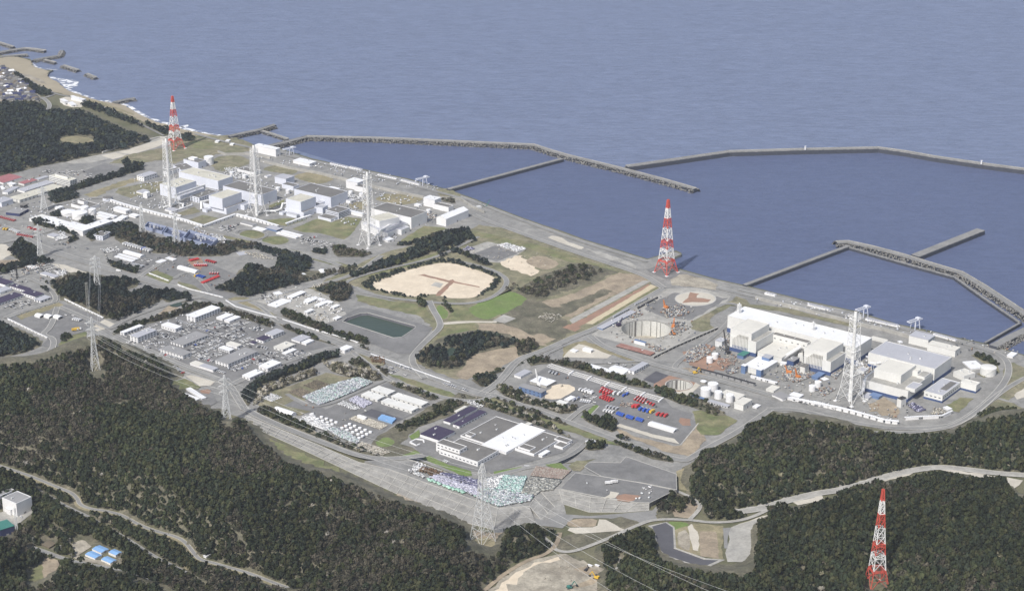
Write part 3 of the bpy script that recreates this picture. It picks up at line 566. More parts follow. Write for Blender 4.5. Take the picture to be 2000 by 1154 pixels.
R('country_road','E3',[(230,790),(330,820),(560,905),(700,935),(900,970),(1100,1030),(1300,1100),(1450,1180)],6,lines=False,kerb=.4)
R('forest_road','E4',[(-520,510),(-300,480),(-150,430),(0,390),(150,355),(330,330),(560,270),(740,210),(900,170),(1150,135),(1400,160),(1620,190),(1853,205),(2000,215)],11,m='concrete',lines=False,kerb=1.5)
P('roadside_clearing','pale','E4',[(-100,400),(0,395),(120,372),(200,378),(200,400),(110,430),(0,450)],rough=1); P('roadside_clearing','concrete','E4',[(-560,530),(-300,500),(0,415),(330,350),(560,290),(760,235),(900,195),(1150,155),(1400,180),(1400,150),(900,150),(560,250),(0,370),(-560,500)],rough=2.5)
P('roadside_clearing','pale','E4',[(650,230),(820,190),(950,180),(900,205),(760,240),(700,250)],rough=1)
P('roadside_clearing','pale','E4',[(1710,220),(1850,250),(1830,290),(1760,320),(1720,280)],rough=1); P('roadside_clearing','pale','E4',[(1150,150),(1400,175),(1640,215),(1500,220),(1350,215)],rough=1)
R('track','E2',[(0,860),(90,930),(110,980),(240,1000),(420,940),(640,850),(740,800),(860,750),(950,715),(1100,702),(1280,710),(1320,712),(1500,735),(1700,725),(1850,690),(2000,620)],5,m='concrete',lines=False,kerb=.4)
R('track','E2',[(1300,712),(1390,620),(1400,570),(1300,500),(1180,450)],4.5,m='concrete',lines=False,kerb=.4)
R('track','E5',[(880,640),(860,720),(820,780),(740,840),(600,880),(460,960),(340,1040),(180,1180)],6,m='soil',lines=False,kerb=0)
R('track','E5',[(1430,830),(1400,940),(1340,1000)],3,m='concrete',lines=False,kerb=0)
R('town_road','C1',[(-100,330),(60,365),(170,410),(300,500),(430,570),(560,630),(700,650),(1000,745),(1300,880),(1600,1030)],6,lines=False,kerb=0); R('town_road','C1',[(400,655),(450,680),(490,730),(470,780),(430,810)],8,lines=False)
R('town_road','C1',[(530,625),(500,640),(440,660)],6,lines=False)
for pts in ([(478,812),(505,826)],): pass
# ------------------------------------------------------------------ breakwaters and piers
def offs(w, off):
    o = []
    for i, p in enumerate(w):
        t = (w[min(i+1, len(w)-1)]-w[max(i-1, 0)]); t.z = 0; t.normalize(); o.append(Vector((p.x-t.y*off, p.y+t.x*off, 0)))
    return o
def sweep(w, prof, name, parent, close=False):
    mb = MB(); ls = [[(p.x, p.y, z) for p in offs(w, o)] for o, z, _ in prof]; n = len(w)
    for k in range(len(prof)-1):
        vs = ls[k]+ls[k+1]; mb.add(vs, [(i, n+i, n+i+1, i+1) for i in range(n-1)], prof[k][2])
    for e in (0, n-1):
        vs = [l[e] for l in ls]; mb.add(vs, [tuple(range(len(vs))) if e else tuple(range(len(vs)))[::-1]], prof[0][2])
    return mb.obj(name, parent)
QUADS = np.array([[0,3,2,1],[4,5,6,7],[0,1,5,4],[1,2,6,5],[2,3,7,6],[3,0,4,7]])
CUBE = np.array([[-1,-1,-1],[1,-1,-1],[1,1,-1],[-1,1,-1],[-1,-1,1],[1,-1,1],[1,1,1],[-1,1,1]])*.5
def np_mesh(name, verts, faces, mat_, tint=None):
    me = bpy.data.meshes.new(name); nv, nf = len(verts), len(faces)
    me.vertices.add(nv); me.vertices.foreach_set('co', verts.astype(np.float32).ravel())
    me.loops.add(nf*4); me.loops.foreach_set('vertex_index', faces.astype(np.int32).ravel())
    me.polygons.add(nf); me.polygons.foreach_set('loop_start', np.arange(0, nf*4, 4, dtype=np.int32))
    me.update(calc_edges=True)
    if tint is not None:
        a = me.color_attributes.new('tint', 'FLOAT_COLOR', 'POINT'); t = np.ones((nv, 4), np.float32); t[:, :3] = tint; a.data.foreach_set('color', t.ravel())
    me.materials.append(MATS[mat_]); return me
def boxes(name, pos, size, mat_, tint=None, tumble=1.0, yaw=None, parent=None):
    n = len(pos); a = rng.uniform(-math.pi, math.pi, (n, 3))*tumble
    if yaw is not None: a[:, 2] = yaw + a[:, 2]
    c, s = np.cos(a), np.sin(a); R_ = np.zeros((n, 3, 3))
    Rz = np.zeros((n,3,3)); Rz[:,0,0]=c[:,2]; Rz[:,0,1]=-s[:,2]; Rz[:,1,0]=s[:,2]; Rz[:,1,1]=c[:,2]; Rz[:,2,2]=1
    Rx = np.zeros((n,3,3)); Rx[:,0,0]=1; Rx[:,1,1]=c[:,0]; Rx[:,1,2]=-s[:,0]; Rx[:,2,1]=s[:,0]; Rx[:,2,2]=c[:,0]
    R_ = Rz@Rx; v = CUBE[None]*size[:, None, :]; v = np.einsum('nij,nkj->nki', R_, v)+pos[:, None, :]
    f = (QUADS[None]+8*np.arange(n)[:, None, None]).reshape(-1, 4)
    me = np_mesh(name, v.reshape(-1, 3), f, mat_, None if tint is None else np.repeat(tint, 8, 0))
    o = bpy.data.objects.new(name, me); COL.objects.link(o)
    if parent: o.parent = parent
    return o
def breakwater(c, pts, deck, lo, hi, label, z=4.5, name='breakwater', rocks=True, sm=0):
    """deck width; lo/hi: width of rubble on the near/far side in metres (0 = vertical wall)"""
    w = [G(c, p, z) for p in pts]
    if w[0].x > w[-1].x: w = w[::-1]
    e = empty(name, (0,0,0)); tag(e, label, 'breakwater' if name == 'breakwater' else 'pier', 'breakwaters and piers of the harbour')
    h = deck/2
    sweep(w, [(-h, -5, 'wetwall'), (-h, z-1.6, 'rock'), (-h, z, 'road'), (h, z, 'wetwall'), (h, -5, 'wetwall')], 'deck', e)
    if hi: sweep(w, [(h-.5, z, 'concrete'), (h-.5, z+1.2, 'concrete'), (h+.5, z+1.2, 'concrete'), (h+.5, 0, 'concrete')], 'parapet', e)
    for sgn, ww, nm in ((-1, lo, 'near'), (1, hi, 'far')):
        if not ww: continue
        L_ = sum((b-a).length for a, b in zip(w, w[1:])); n = min(int(L_*ww/3.6), 9000); ps = []
        seg = [(b-a).length for a, b in zip(w, w[1:])]; cs = np.cumsum([0]+seg)
        for d, t in zip(rng.uniform(-ww*.4, L_+ww*.4, n), rng.uniform(0, 1, n)):
            i = int(min(max(np.searchsorted(cs, d)-1, 0), len(seg)-1)); a, b = w[i], w[i+1]; u = (d-cs[i])/seg[i]; q = a.lerp(b, u); tt = (b-a).normalized()
            o = sgn*(h+t*ww); ps.append((q.x-tt.y*o, q.y+tt.x*o, (z-.5)*(1-t)-4.2*t))
        ps = np.array(ps); sz = rng.uniform(1.1, 2.5, (n, 3)); g = rng.uniform(.09, .27, (n, 1)); tint = g*np.array([[1, .98, .93]])
        o = boxes('armour_blocks', ps, sz, 'tinted', tint, parent=e); o['kind'] = 'stuff'
    return e
B_ = breakwater
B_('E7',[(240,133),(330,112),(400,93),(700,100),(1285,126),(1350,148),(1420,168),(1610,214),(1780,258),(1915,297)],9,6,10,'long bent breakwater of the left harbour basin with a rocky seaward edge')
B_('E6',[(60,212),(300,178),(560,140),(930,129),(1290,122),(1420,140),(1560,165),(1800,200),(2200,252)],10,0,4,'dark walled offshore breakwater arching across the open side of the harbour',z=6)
B_('E6',[(1085,582),(1140,580),(1250,604),(1400,643),(1560,692),(1690,730),(1800,795),(1990,920),(2200,1060)],11,6,9,'rubble breakwater with a service road at the right edge of the harbour')
B_('E6',[(635,790),(1145,598)],8,0,0,'narrow straight pier closing the right basin, leading to the rubble breakwater',z=3,name='pier')
B_('E6',[(1468,648),(1790,520)],17,0,0,'broad concrete wharf standing out from the right rubble breakwater',z=4.5,name='pier')
B_('E6',[(1140,603),(1400,678),(1660,750),(1800,850),(1985,975)],4,0,0,'thin inner quay wall running below the right rubble breakwater',z=2,name='pier')
B_('E6',[(1985,972),(1808,1072)],3.5,0,0,'short thin wall closing the lower corner of the right basin',z=2,name='pier')
B_('E6',[(1850,1088),(1950,1035),(2100,965)],14,7,0,'stubby rubble groyne at the far right shore below the basin')
B_('E7',[(950,298),(1396,179)],9,0,0,'straight pier crossing the left basin from the quay to the long breakwater',z=3,name='pier')
B_('E7',[(95,92),(160,78),(210,68),(275,47)],7,3,4,'rubble jetty reaching out from the shore left of the long breakwater')
B_('E7',[(212,68),(260,82),(325,103)],5,2,3,'low rubble spur joining the left jetty to the long breakwater',z=2)
for pts, wd, r_, lb in (([(-60,222),(0,212),(120,190),(240,172),(340,180),(440,196)],9,4,'hooked fishing harbour breakwater nearest the top left corner'),([(-60,100),(0,117),(130,158)],6,4,'detached rubble bar cut by the left edge of the photo'),
  ([(0,258),(60,248),(270,232)],5,3,'short dark groyne on the sand spit'),([(330,290),(370,280),(480,260),(580,245),(600,215),(605,192)],6,6,'bent groyne with a broad round head off the sand spit'),
  ([(430,284),(540,310)],5,3,'small rubble bar touching the bent groyne'),([(612,338),(760,385)],8,5,'longer of two detached rubble bars off the town beach'),([(842,420),(935,458)],7,4,'shorter of two detached rubble bars off the town beach'),
  ([(1110,700),(1240,672),(1320,660)],6,5,'lone rubble groyne on the beach below the far forest')):
    B_('C1',pts,wd,r_,r_,lb,z=2)
for x, y in ((545,0),(932,130),(1792,200)):
    if x == 545: continue
    p = G('E6',(x,y),7); mb = MB(); mb.cyl((0,0),1.6,0,7,'white',10); mb.cyl((0,0),2.2,7,8,'white',10); tag(mb.obj('beacon',None,(p.x,p.y,6)),'small white beacon on the offshore breakwater, %s one' % ('left' if x < 1000 else 'right'),'beacon')
# surf along the beach
for i, pts in enumerate([[(300,320),(345,365),(420,380),(560,388),(560,380),(430,372),(360,352),(320,315)],[(465,440),(500,470),(560,480),(620,540),(640,575),(700,560),(760,545),(770,500),(700,480),(640,475),(560,465),(500,445)],
    [(1150,712),(1250,745),(1340,808),(1450,865),(1650,925),(1830,975),(2000,1010),(2200,1036),(2200,1020),(2000,992),(1850,955),(1660,905),(1460,845),(1360,785),(1280,735),(1170,700)],[(640,580),(830,648),(1000,698),(1100,705),(1080,680),(1000,685),(840,632),(660,566)],[(1750,930),(1840,920),(1840,935),(1780,950)]]):
    mb = MB(); w_ = [G('C1', p, -3.7) for p in pts]; vs = [tuple(p) for p in w_]; mb.add(vs, [up(vs, f) for f in tessellate_polygon([w_])], 'foam'); tag(mb.obj('surf'), kind='stuff')

# ------------------------------------------------------------------ buildings
def frame(c, A, B, C, h=None, hp=None, z=0):
    b = fp(c, B)
    if h is None:
        base = gp(b[0], b[1]+hp/CROP[c][2], z); h = hfor(base, b[1])-z
    a, b, c_ = G(c, A, z+h), G(c, B, z+h), G(c, C, z+h)
    u, v = c_-b, a-b
    if u.length > v.length: d = math.atan2(u.y, u.x)
    else: d = math.atan2(-v.x, v.y)
    if abs(d-math.radians(53.5)) < math.radians(13): d = math.radians(54 if c[0] in 'C' else 53)
    U, V = Vector((math.cos(d), math.sin(d), 0)), Vector((-math.sin(d), math.cos(d), 0))
    return Vector((b.x, b.y, z)), d, max(u.dot(U), 1.5), max(v.dot(V), 1.5), h
def volume(root, W, D, H, wall, roof, x=0, y=0, z0=0, par=1, nm=('wall','roof')):
    mb = MB(); mb.box(x, y, z0, x+W, y+D, z0+H, wall); mb.obj(nm[0], root)
    if par:
        mb = MB(); t, e = min(.8, W*.06), .55
        for a in ((x-.03,y-.03,x+W+.03,y+t),(x-.03,y+D-t,x+W+.03,y+D+.03),(x-.03,y+t,x+t,y+D-t),(x+W-t,y+t,x+W+.03,y+D-t)): mb.box(a[0],a[1],z0+H-.02,a[2],a[3],z0+H+e, wall)
        mb.obj('parapet', root); mb = MB(); mb.box(x+t,y+t,z0+H-.01,x+W-t,y+D-t,z0+H+.12,roof)
    else:
        mb = MB(); mb.box(x-.4,y-.4,z0+H,x+W+.4,y+D+.4,z0+H+.35,roof)
    return mb.obj(nm[1], root)
WIN = {}; FOOT = []
def windows(root, W, D, H, rows, x=0, y=0, z0=0, faces='fl', sp=6.0, m='glass', ww=3.2, hh=1.3):
    for k in range(rows):
        z = z0+H*(k+.5)/rows-.2
        for fc, L_ in (('f', W), ('l', D)):
            if fc not in faces: continue
            n = max(1, int((L_-2)/sp)); n = min(n, 24)
            key = (fc, ww, hh, m)
            if key not in WIN:
                mb = MB(); mb.box(-ww/2,-.12,-hh/2,ww/2,.05,hh/2,m) if fc == 'f' else mb.box(-.12,-ww/2,-hh/2,.05,ww/2,hh/2,m); WIN[key] = mb.mesh('window')
            for i in range(n):
                o = bpy.data.objects.new('window', WIN[key]); COL.objects.link(o); o.parent = root
                t = 1+(L_-2)*(i+.5)/n; o.location = (x+t, y, z) if fc == 'f' else (x, y+t, z)
def door(root, W, D, wd=3.5, hh=3.2, face='f', t=.5, m='roofmid', x=0, y=0):
    mb = MB()
    if face == 'f': mb.box(x+W*t-wd/2, y-.15, .05, x+W*t+wd/2, y+.05, hh, m)
    else: mb.box(x-.15, y+D*t-wd/2, .05, x+.05, y+D*t+wd/2, hh, m)
    return mb.obj('door', root)
def bld(c, A, B, C, hp=None, wall='white', roof='roofwhite', label='', name='building', cat='building', h=None, z=0, par=0, win=0, band=0, shape='flat', units=0, extra=None, grp=None, sp=6.0, doors=1):
    o, d, W, D, H = frame(c, A, B, C, h, hp, z)
    r = empty(name, o, d); tag(r, label, cat, grp)
    ro = r
    if shape == 'flat': ro = volume(r, W, D, H, wall, roof, par=par)
    elif shape in ('arch', 'gable'):
        lng = W > D; S = D if lng else W; L_ = W if lng else D; n = 10 if shape == 'arch' else 2; eave = H*.68 if shape == 'arch' else H*.75
        pr = [(S*i/n, eave+(H-eave)*(math.sin(math.pi*i/n) if shape == 'arch' else 1-abs(1-2*i/n))) for i in range(n+1)]
        q = (lambda s, l, z_: (l, s, z_)) if lng else (lambda s, l, z_: (s, l, z_))
        mb = MB(); prof = [(0,0)]+pr+[(S,0)]; k = len(prof)
        vs = [q(s,0,z_) for s,z_ in prof]+[q(s,L_,z_) for s,z_ in prof]
        mb.add(vs, [tuple(range(k))[::(1 if not lng else -1)], tuple(range(k,2*k))[::(-1 if not lng else 1)]]+[(0,1,k+1,k),(k-2,k-1,2*k-1,2*k-2)], wall); mb.obj('wall', r)
        mb = MB(); vs = [q(s,-.3,z_+.1) for s,z_ in pr]+[q(s,L_+.3,z_+.1) for s,z_ in pr]; k = len(pr)
        mb.add(vs, [(i,i+1,k+i+1,k+i) for i in range(k-1)], roof); mb.obj('roof', r)
    FOOT.append((o.x, o.y, d, W, D))
    if not units and W*D > 450 and shape == 'flat': units = min(5, int(W*D/450))
    if band:
        mb = MB(); mb.box(-.25,-.25,0,W+.25,D+.25,band,'bandblue'); mb.obj('base_band', r)
    if win: windows(r, W, D, H-(band or 0), win, z0=band or 0, sp=sp)
    elif doors and H > 3.5 and shape != 'arch': door(r, W, D, min(3.5, W*.5), min(3.4, H*.7), 'f', .5)
    for k in range(units):
        x, y = W*random.uniform(.15,.8), D*random.uniform(.2,.8); mb = MB(); s = random.uniform(1.2,2.6); mb.box(x,y,H,x+s*1.6,y+s,H+s*.8,'galv'); mb.beam((x+s*.8,y+s/2,H+s*.8),(x+s*.8,y+s/2,H+s*1.1),.4,'dark'); mb.obj('rooftop_unit', ro)
    if extra: extra(r, W, D, H)
    return r
def sub(fr, to): return [a-b for a, b in zip(fr, to)]
def addvol(root, c, A, B, C, h, wall, roof, par=1, band=0, zbase=0, win=0):
    """second volume of the same building, surveyed like the first"""
    o, d, W, D, H = frame(c, A, B, C, h, None, 0)
    m = Vector((o.x-root.location.x, o.y-root.location.y)); a = root.rotation_euler.z
    x = m.x*math.cos(a)+m.y*math.sin(a); y = -m.x*math.sin(a)+m.y*math.cos(a)
    volume(root, W, D, H-zbase, wall, roof, x, y, zbase, par, ('upper_wall' if zbase else 'wing', 'upper_roof' if zbase else 'wing_roof'))
    if band:
        mb = MB(); mb.box(x-.3,y-.3,0,x+W+.3,y+D+.3,band,'bandblue'); mb.obj('base_band', root)
    if win: windows(root, W, D, H-zbase, win, x, y, zbase)
    return x, y, W, D, H
WB, WH, CR = 'wallblue', 'white', 'cream'
def fins(x0, n, w_, z0, z1, D, skew=0):
    def f(r, W, D_, H):
        for k in range(n):
            y = D_*(x0+w_*k/n); top = z1+7 - max(0, (k-n*.55))*2.2
            mb = MB(); mb.box(-.25, y, z0+4.5, .05, y+1.1, top, 'concrete'); mb.obj('louvre', r); mb = MB(); mb.box(-.3, y-.1, z0, .05, y+1.3, z0+4.3, 'bandblue'); mb.obj('louvre_opening', r)
    return f
# --- left plant
b = bld('C4',(395,338),(512,387),(685,312),None,WB,'rooftan','reactor building with beige roof behind the leftmost white stack','reactor_building','reactor building',h=22,par=1)
b = bld('C4',(570,222),(930,322),(1060,272),85,WB,'rooftan','long turbine hall with beige ribbed roof, behind the leftmost reactor building','turbine_hall','turbine hall',par=1,units=4)
bld('C4',(490,165),(570,215),(682,182),30,WB,'roofgrey','low bluish annex with dark roof wells, left end of the long turbine hall',par=1)
bld('C3',(800,706),(935,742),(1000,714),60,WB,'roofgrey','blocky white building with dark roof beside the tall round tank','service_building',par=1,extra=lambda r,W,D,H: volume(r, W*.5, D*.4, 4, 'white', 'roofwhite', W*.25, D*.4, H, 1, ('penthouse','penthouse_roof')))
bld('C4',(145,260),(205,280),(330,238),45,WH,'rooflight','low white office left of the leftmost stack at the edge of the lawn','office_building',win=2)
bld('C4',(415,222),(430,235),(552,192),35,WH,'roofgrey','low white office with dark roof just right of the leftmost stack','office_building',win=2,par=1)
bld('C4',(655,462),(745,485),(900,412),50,WB,'roofgrey','three storey bluish service building with roof plant between two reactor buildings','service_building','service building',par=1,win=3,units=5)
b = bld('C4',(775,535),(1010,590),(1180,505),55,WB,'roofgrey','second reactor building from the left, stepped with beige upper roof','reactor_building','reactor building',par=1)
addvol(b,'C4',(845,460),(970,495),(1158,430),30,WB,'rooftan',zbase=9)
bld('C4',(985,366),(1350,458),(1478,398),None,WB,'roofgrey','dark roofed turbine hall behind the second stack from the left','turbine_hall','turbine hall',h=21,par=1,units=3)
b = bld('C4',(1590,580),(1765,628),(1950,540),50,WB,'roofgrey','third reactor building from the left beside the octagonal office','reactor_building','reactor building',par=1)
addvol(b,'C4',(1578,497),(1737,527),(1890,475),29,WB,'rooftan',zbase=9)
bld('C4',(1595,628),(1695,652),(1710,640),30,WB,'rooflight','small bluish box shed at the foot of the third reactor building','shed','shed')
bld('C5',(90,592),(430,682),(582,618),None,WB,'roofgrey','dark roofed turbine hall right of centre in the left plant, beside twin small tanks','turbine_hall','turbine hall',h=20,par=1,units=3)
b = bld('C5',(680,940),(890,1000),(1185,930),None,WH,'rooflight','rightmost reactor building of the left plant behind the third stack','reactor_building','reactor building',h=12,par=1)
addvol(b,'C5',(790,868),(905,915),(1055,855),24,WH,'rooftan',zbase=9)
bld('C5',(850,777),(1215,880),(1360,815),None,WH,'roofgrey','rightmost dark roofed turbine hall of the left plant','turbine_hall','turbine hall',h=21,par=1,units=2)
b = bld('C5',(580,512),(690,538),(750,506),72,WH,'roofwhite','tall plain white block with a lower wing behind the third stack','service_building',par=0); addvol(b,'C5',(668,562),(775,592),(862,580),10,WH,'roofgrey')
b = bld('C5',(1328,684),(1445,706),(1508,682),78,WH,'roofwhite','white block with three roof vents near the crossing pier','service_building',units=3); addvol(b,'C5',(1430,742),(1580,778),(1628,758),9,WH,'roofgrey')
bld('C5',(1457,848),(1555,868),(1775,778),95,WH,'roofwhite','big white ribbed shed at the right end of the left plant','shed','shed',shape='gable')
b = bld('C4',(1478,276),(1592,300),(1658,268),62,WB,'rooflight','tall bluish cube with pale roof behind the second stack','service_building'); addvol(b,'C4',(1562,345),(1665,375),(1722,355),8,WB,'roofgrey')
bld('C4',(1135,197),(1280,240),(1345,215),25,WH,'roofgrey','long low white building with dark roof behind the second stack',par=1)
b = bld('C5',(385,800),(505,832),(607,788),None,WB,'roofgrey','octagonal looking bluish office of four storeys in the lawn, left of the third stack','office_building','office building',h=12,par=1,win=4,units=1,sp=3.5); addvol(b,'C5',(312,862),(430,895),(565,845),4.5,WB,'roofgrey')
bld('C5',(612,802),(735,842),(752,832),28,WH,'roofwhite','long narrow white corridor building leading to the third stack','corridor_building')
bld('C3',(1468,572),(1692,612),(1727,595),72,WH,'roofwhite','large white shed on the shore beside the first gantry crane','shed','shed')
bld('C5',(75,312),(222,352),(305,332),28,WH,'roofwhite','low white roofed shed by the quay right of the first gantry crane','shed','shed')
bld('C5',(405,580),(500,600),(520,590),12,WH,'roofwhite','small white flat shed beside the twin tanks','shed','shed'); bld('C5',(1250,745),(1290,758),(1310,745),14,WH,'roofwhite','small white hut on the dry lawn near the three vent block','shed','shed')
bld('C5',(935,1078),(985,1100),(1030,1078),20,WH,'roofwhite','small white hut at the foot of the third stack','shed','shed')
bld('C4',(1150,720),(1265,752),(1312,738),14,WH,'roofmid','grey roofed gatehouse beside the car park before the second stack','gatehouse','gatehouse'); bld('C4',(1265,782),(1362,806),(1402,786),14,WH,'roofwhite','white slatted entrance canopy above the first lawn circle','entrance_canopy','canopy')
bld('C4',(1400,770),(1500,800),(1545,775),16,'steelblue','rooflight','blue walled checkpoint building behind the entrance canopy','checkpoint','gatehouse')
bld('C4',(1508,818),(1690,872),(1712,862),12,WH,'roofwhite','nearer of two long white bus shelters','bus_shelter','shelter',grp='bus shelters'); bld('C4',(1550,803),(1735,855),(1757,846),12,WH,'roofwhite','farther of two long white bus shelters','bus_shelter','shelter',grp='bus shelters')
for A,B,C,lb in (((1980,360),(2040,375),(2070,360),0),): pass
# --- upper left offices and warehouses
bld('C2',(-60,385),(30,432),(203,372),22,WH,'redroof','long red roofed workshop at the left edge','workshop','workshop',shape='gable')
bld('C2',(462,372),(682,418),(770,402),62,'cream','rooftan','four storey office slab with striped balconies left of the leftmost stack','office_building','office building',par=1,win=4,sp=4,extra=lambda r,W,D,H: volume(r, W*.3, D*.6, 4, 'cream', 'roofgrey', W*.3, D*.2, H, 1, ('penthouse','penthouse_roof')))
bld('C2',(185,432),(235,448),(352,405),18,'cream','redroof','small pinkish roofed house between the red workshop and the office slab','house','house')
bld('C2',(100,577),(190,605),(603,470),28,'cream','rooftan','longest tan building crossing behind the tank farm','warehouse','warehouse',win=2,sp=9); bld('C2',(185,495),(240,520),(482,420),18,WH,'rooflight','grey roofed long shed just above the long tan building','warehouse','warehouse')
bld('C2',(40,515),(75,530),(190,478),22,WH,'rooflight','short grey roofed shed left of the long tan building','warehouse','warehouse'); bld('C2',(-60,600),(15,630),(115,592),44,WB,'rooflight','bluish white block at the left edge above the navy shed','warehouse','warehouse')
bld('C2',(70,440),(120,455),(150,440),20,WH,'roofwhite','small white box house below the red workshop','house','house'); bld('C2',(0,470),(20,500),(45,495),10,WH,'roofwhite','tiny white shed by the left edge','shed','shed'); bld('C2',(350,395),(375,405),(465,372),14,WH,'rooflight','slim pale shed directly left of the office slab','shed','shed')
bld('C2',(93,704),(188,738),(278,690),26,'navy','roofmid','navy blue walled shed near the left edge','shed','shed'); bld('C2',(205,650),(235,660),(268,645),30,'dark','roofgrey','dark square block behind the navy shed','shed','shed')
bld('C2',(697,642),(852,685),(950,640),26,WH,'roofgrey','white pump building with a rooftop box above the round tanks','pump_building','pump building',par=1,extra=lambda r,W,D,H: volume(r, W*.3, D*.4, 6, 'white', 'roofgrey', W*.35, D*.45, H, 1, ('penthouse','penthouse_roof')))
for i, (A,B,C,hp,lb) in enumerate([((302,778),(345,800),(475,762),26,'leftmost cream roofed warehouse of the row under the round tanks'),((388,795),(460,822),(560,775),26,'second warehouse from the left in the row under the round tanks'),((465,808),(592,860),(690,822),32,'third warehouse in the row, broad white roof, below the largest tank'),
   ((612,848),(747,888),(838,848),46,'tallest square white warehouse right below the largest tank'),((738,882),(808,908),(1112,812),50,'longest white warehouse of the row, with roof vents'),((1085,802),(1160,826),(1202,802),18,'small white shed at the right end of the longest white warehouse'),
   ((1155,772),(1200,788),(1252,760),22,'stubby white shed between the row of warehouses and the covered walkway'),((1100,682),(1228,712),(1262,692),32,'detached white gabled shed nearest the covered walkway'),((940,758),(1045,786),(1082,772),22,'white shed right of the cylindrical tanks, nearer of two'),
   ((960,722),(1110,772),(1137,757),16,'white shed right of the cylindrical tanks, farther and longer of two'),((1262,747),(1322,766),(1366,750),18,'white shed beside the left lattice pylon of the switchyard')]):
    bld('C2',A,B,C,hp,WH,'cream' if i == 0 else 'roofwhite',lb,'warehouse','warehouse',units=3 if i == 4 else 0)
bld('C2',(918,942),(1002,960),(1080,918),40,WB,'roofgrey','small white building with dark roof in front of the tree belt','office_building','office building',par=1,win=2)
bld('C2',(545,672),(570,685),(622,668),22,WH,'roofwhite','white box shed left of the flat round tank','shed','shed'); bld('C2',(585,585),(620,595),(645,580),8,WH,'roofwhite','small flat white roof in the dark grove, right one','shed','shed'); bld('C2',(510,600),(545,612),(570,598),8,WH,'roofwhite','small flat white roof in the dark grove, left one','shed','shed')
bld('C2',(475,940),(530,965),(570,940),16,'cream','rooflight','pale low shed beside the heap of white debris','shed','shed'); bld('C4',(205,430),(235,440),(265,425),50,WH,'roofwhite','tall narrow white house at the foot of the leftmost stack','shed','shed'); bld('C4',(130,420),(190,435),(250,410),14,WH,'rooflight','flat grey shed left of the leftmost stack','shed','shed')
bld('C4',(415,590),(480,610),(520,585),18,WH,'rooflight','low white machine house under the leftmost stack duct','shed','shed')
# --- office quarter
G3 = 'offices of the car park quarter'
bld('D5',(800,235),(905,252),(1150,155),48,WH,'roofwhite','largest white roofed office block of three storeys at the top of the car park','office_building','office building',win=3,grp=G3)
bld('D5',(1115,247),(1172,266),(1268,222),20,WH,'roofwhite','white prefab right of the largest office, upper one','prefab_office','office building'); bld('D5',(1190,272),(1240,288),(1337,240),22,WH,'roofwhite','white prefab right of the largest office, lower one','prefab_office','office building')
bld('D5',(567,322),(712,362),(782,340),38,WH,'roofwhite','white warehouse with tall doors left of the largest office','warehouse','warehouse',win=1,sp=5); bld('D5',(182,387),(210,402),(400,330),28,WH,'roofwhite','slim two storey white prefab at the left edge of the car park','prefab_office','office building',win=2,grp=G3)
bld('D5',(270,424),(342,448),(530,375),54,WH,'rooflight','three storey white office with pale blue grey roof at the left of the car park','office_building','office building',win=3,grp=G3)
bld('D5',(655,488),(787,522),(1027,420),26,WH,'roofmid','grey roofed long office in the middle of the car park, upper of two','office_building','office building',win=2,grp=G3); bld('D5',(565,555),(782,625),(882,592),36,WH,'roofmid','grey roofed office turned crosswise below the upper long office','office_building','office building',win=2,grp=G3)
bld('D5',(1110,662),(1228,705),(1527,585),38,WH,'roofmid','largest grey roofed office, lower right of the car park','office_building','office building',win=2,grp=G3)
bld('D5',(1140,542),(1238,578),(1282,556),28,WH,'roofwhite','stack of white prefab cabins behind the largest grey roof, left one','prefab_office','office building',win=2,sp=4); bld('D5',(1215,498),(1315,535),(1367,517),24,WH,'creamroof','flat roofed white prefab behind the largest grey roof, right one','prefab_office','office building')
bld('D5',(1522,722),(1612,748),(1747,690),36,WH,'roofwhite','white roofed hall nearest the dark hedge, upper of two','hall','hall',win=1); bld('D5',(1357,817),(1440,838),(1577,780),30,WH,'roofwhite','white roofed hall nearest the dark hedge, lower of two','hall','hall',win=1)
bld('D5',(1595,402),(1662,428),(1757,375),36,WH,'rooflight','two storey white office with pale roof at the right of the car park','office_building','office building',win=2,grp=G3); bld('D5',(1498,457),(1570,478),(1637,440),28,WH,'purple','small white house with dark solar roof right in the car park','house','house',win=1)
bld('D5',(1435,492),(1480,506),(1512,490),14,WH,'purple','tiny dark roofed shed beside the solar roofed house','shed','shed'); bld('D5',(1665,538),(1762,562),(1882,510),26,'cream','creamroof','beige roofed hall at the right of the car park','hall','hall',win=1); bld('D5',(1750,597),(1790,608),(1892,560),10,WH,'roofwhite','low white shed in front of the beige roofed hall','shed','shed')
bld('D5',(955,717),(1080,762),(1132,742),26,WH,'rooflight','low pale shed below the largest grey roof, right of two','shed','shed'); bld('D5',(860,692),(950,725),(1000,700),22,WH,'creamroof','low pale shed below the largest grey roof, left of two','shed','shed'); bld('D5',(1850,457),(1930,485),(2020,435),20,WH,'rooflight','pale roofed hall at the right corner of the car park','hall','hall')
bld('D5',(1945,490),(1990,505),(2060,470),20,WH,'roofwhite','white roofed hall at the far right corner of the car park','hall','hall'); bld('D6',(912,0),(965,22),(1052,-12),32,WH,'roofwhite','single white house at the right end of the dark hedge','house','house',win=1)
bld('E8',(1055,517),(1195,597),(1222,577),10,WH,'roofwhite','lower of two long white sheds at the forest edge by the bend','shed','shed'); bld('E8',(1105,495),(1245,585),(1275,567),14,WH,'roofwhite','upper of two long white sheds at the forest edge by the bend','shed','shed')
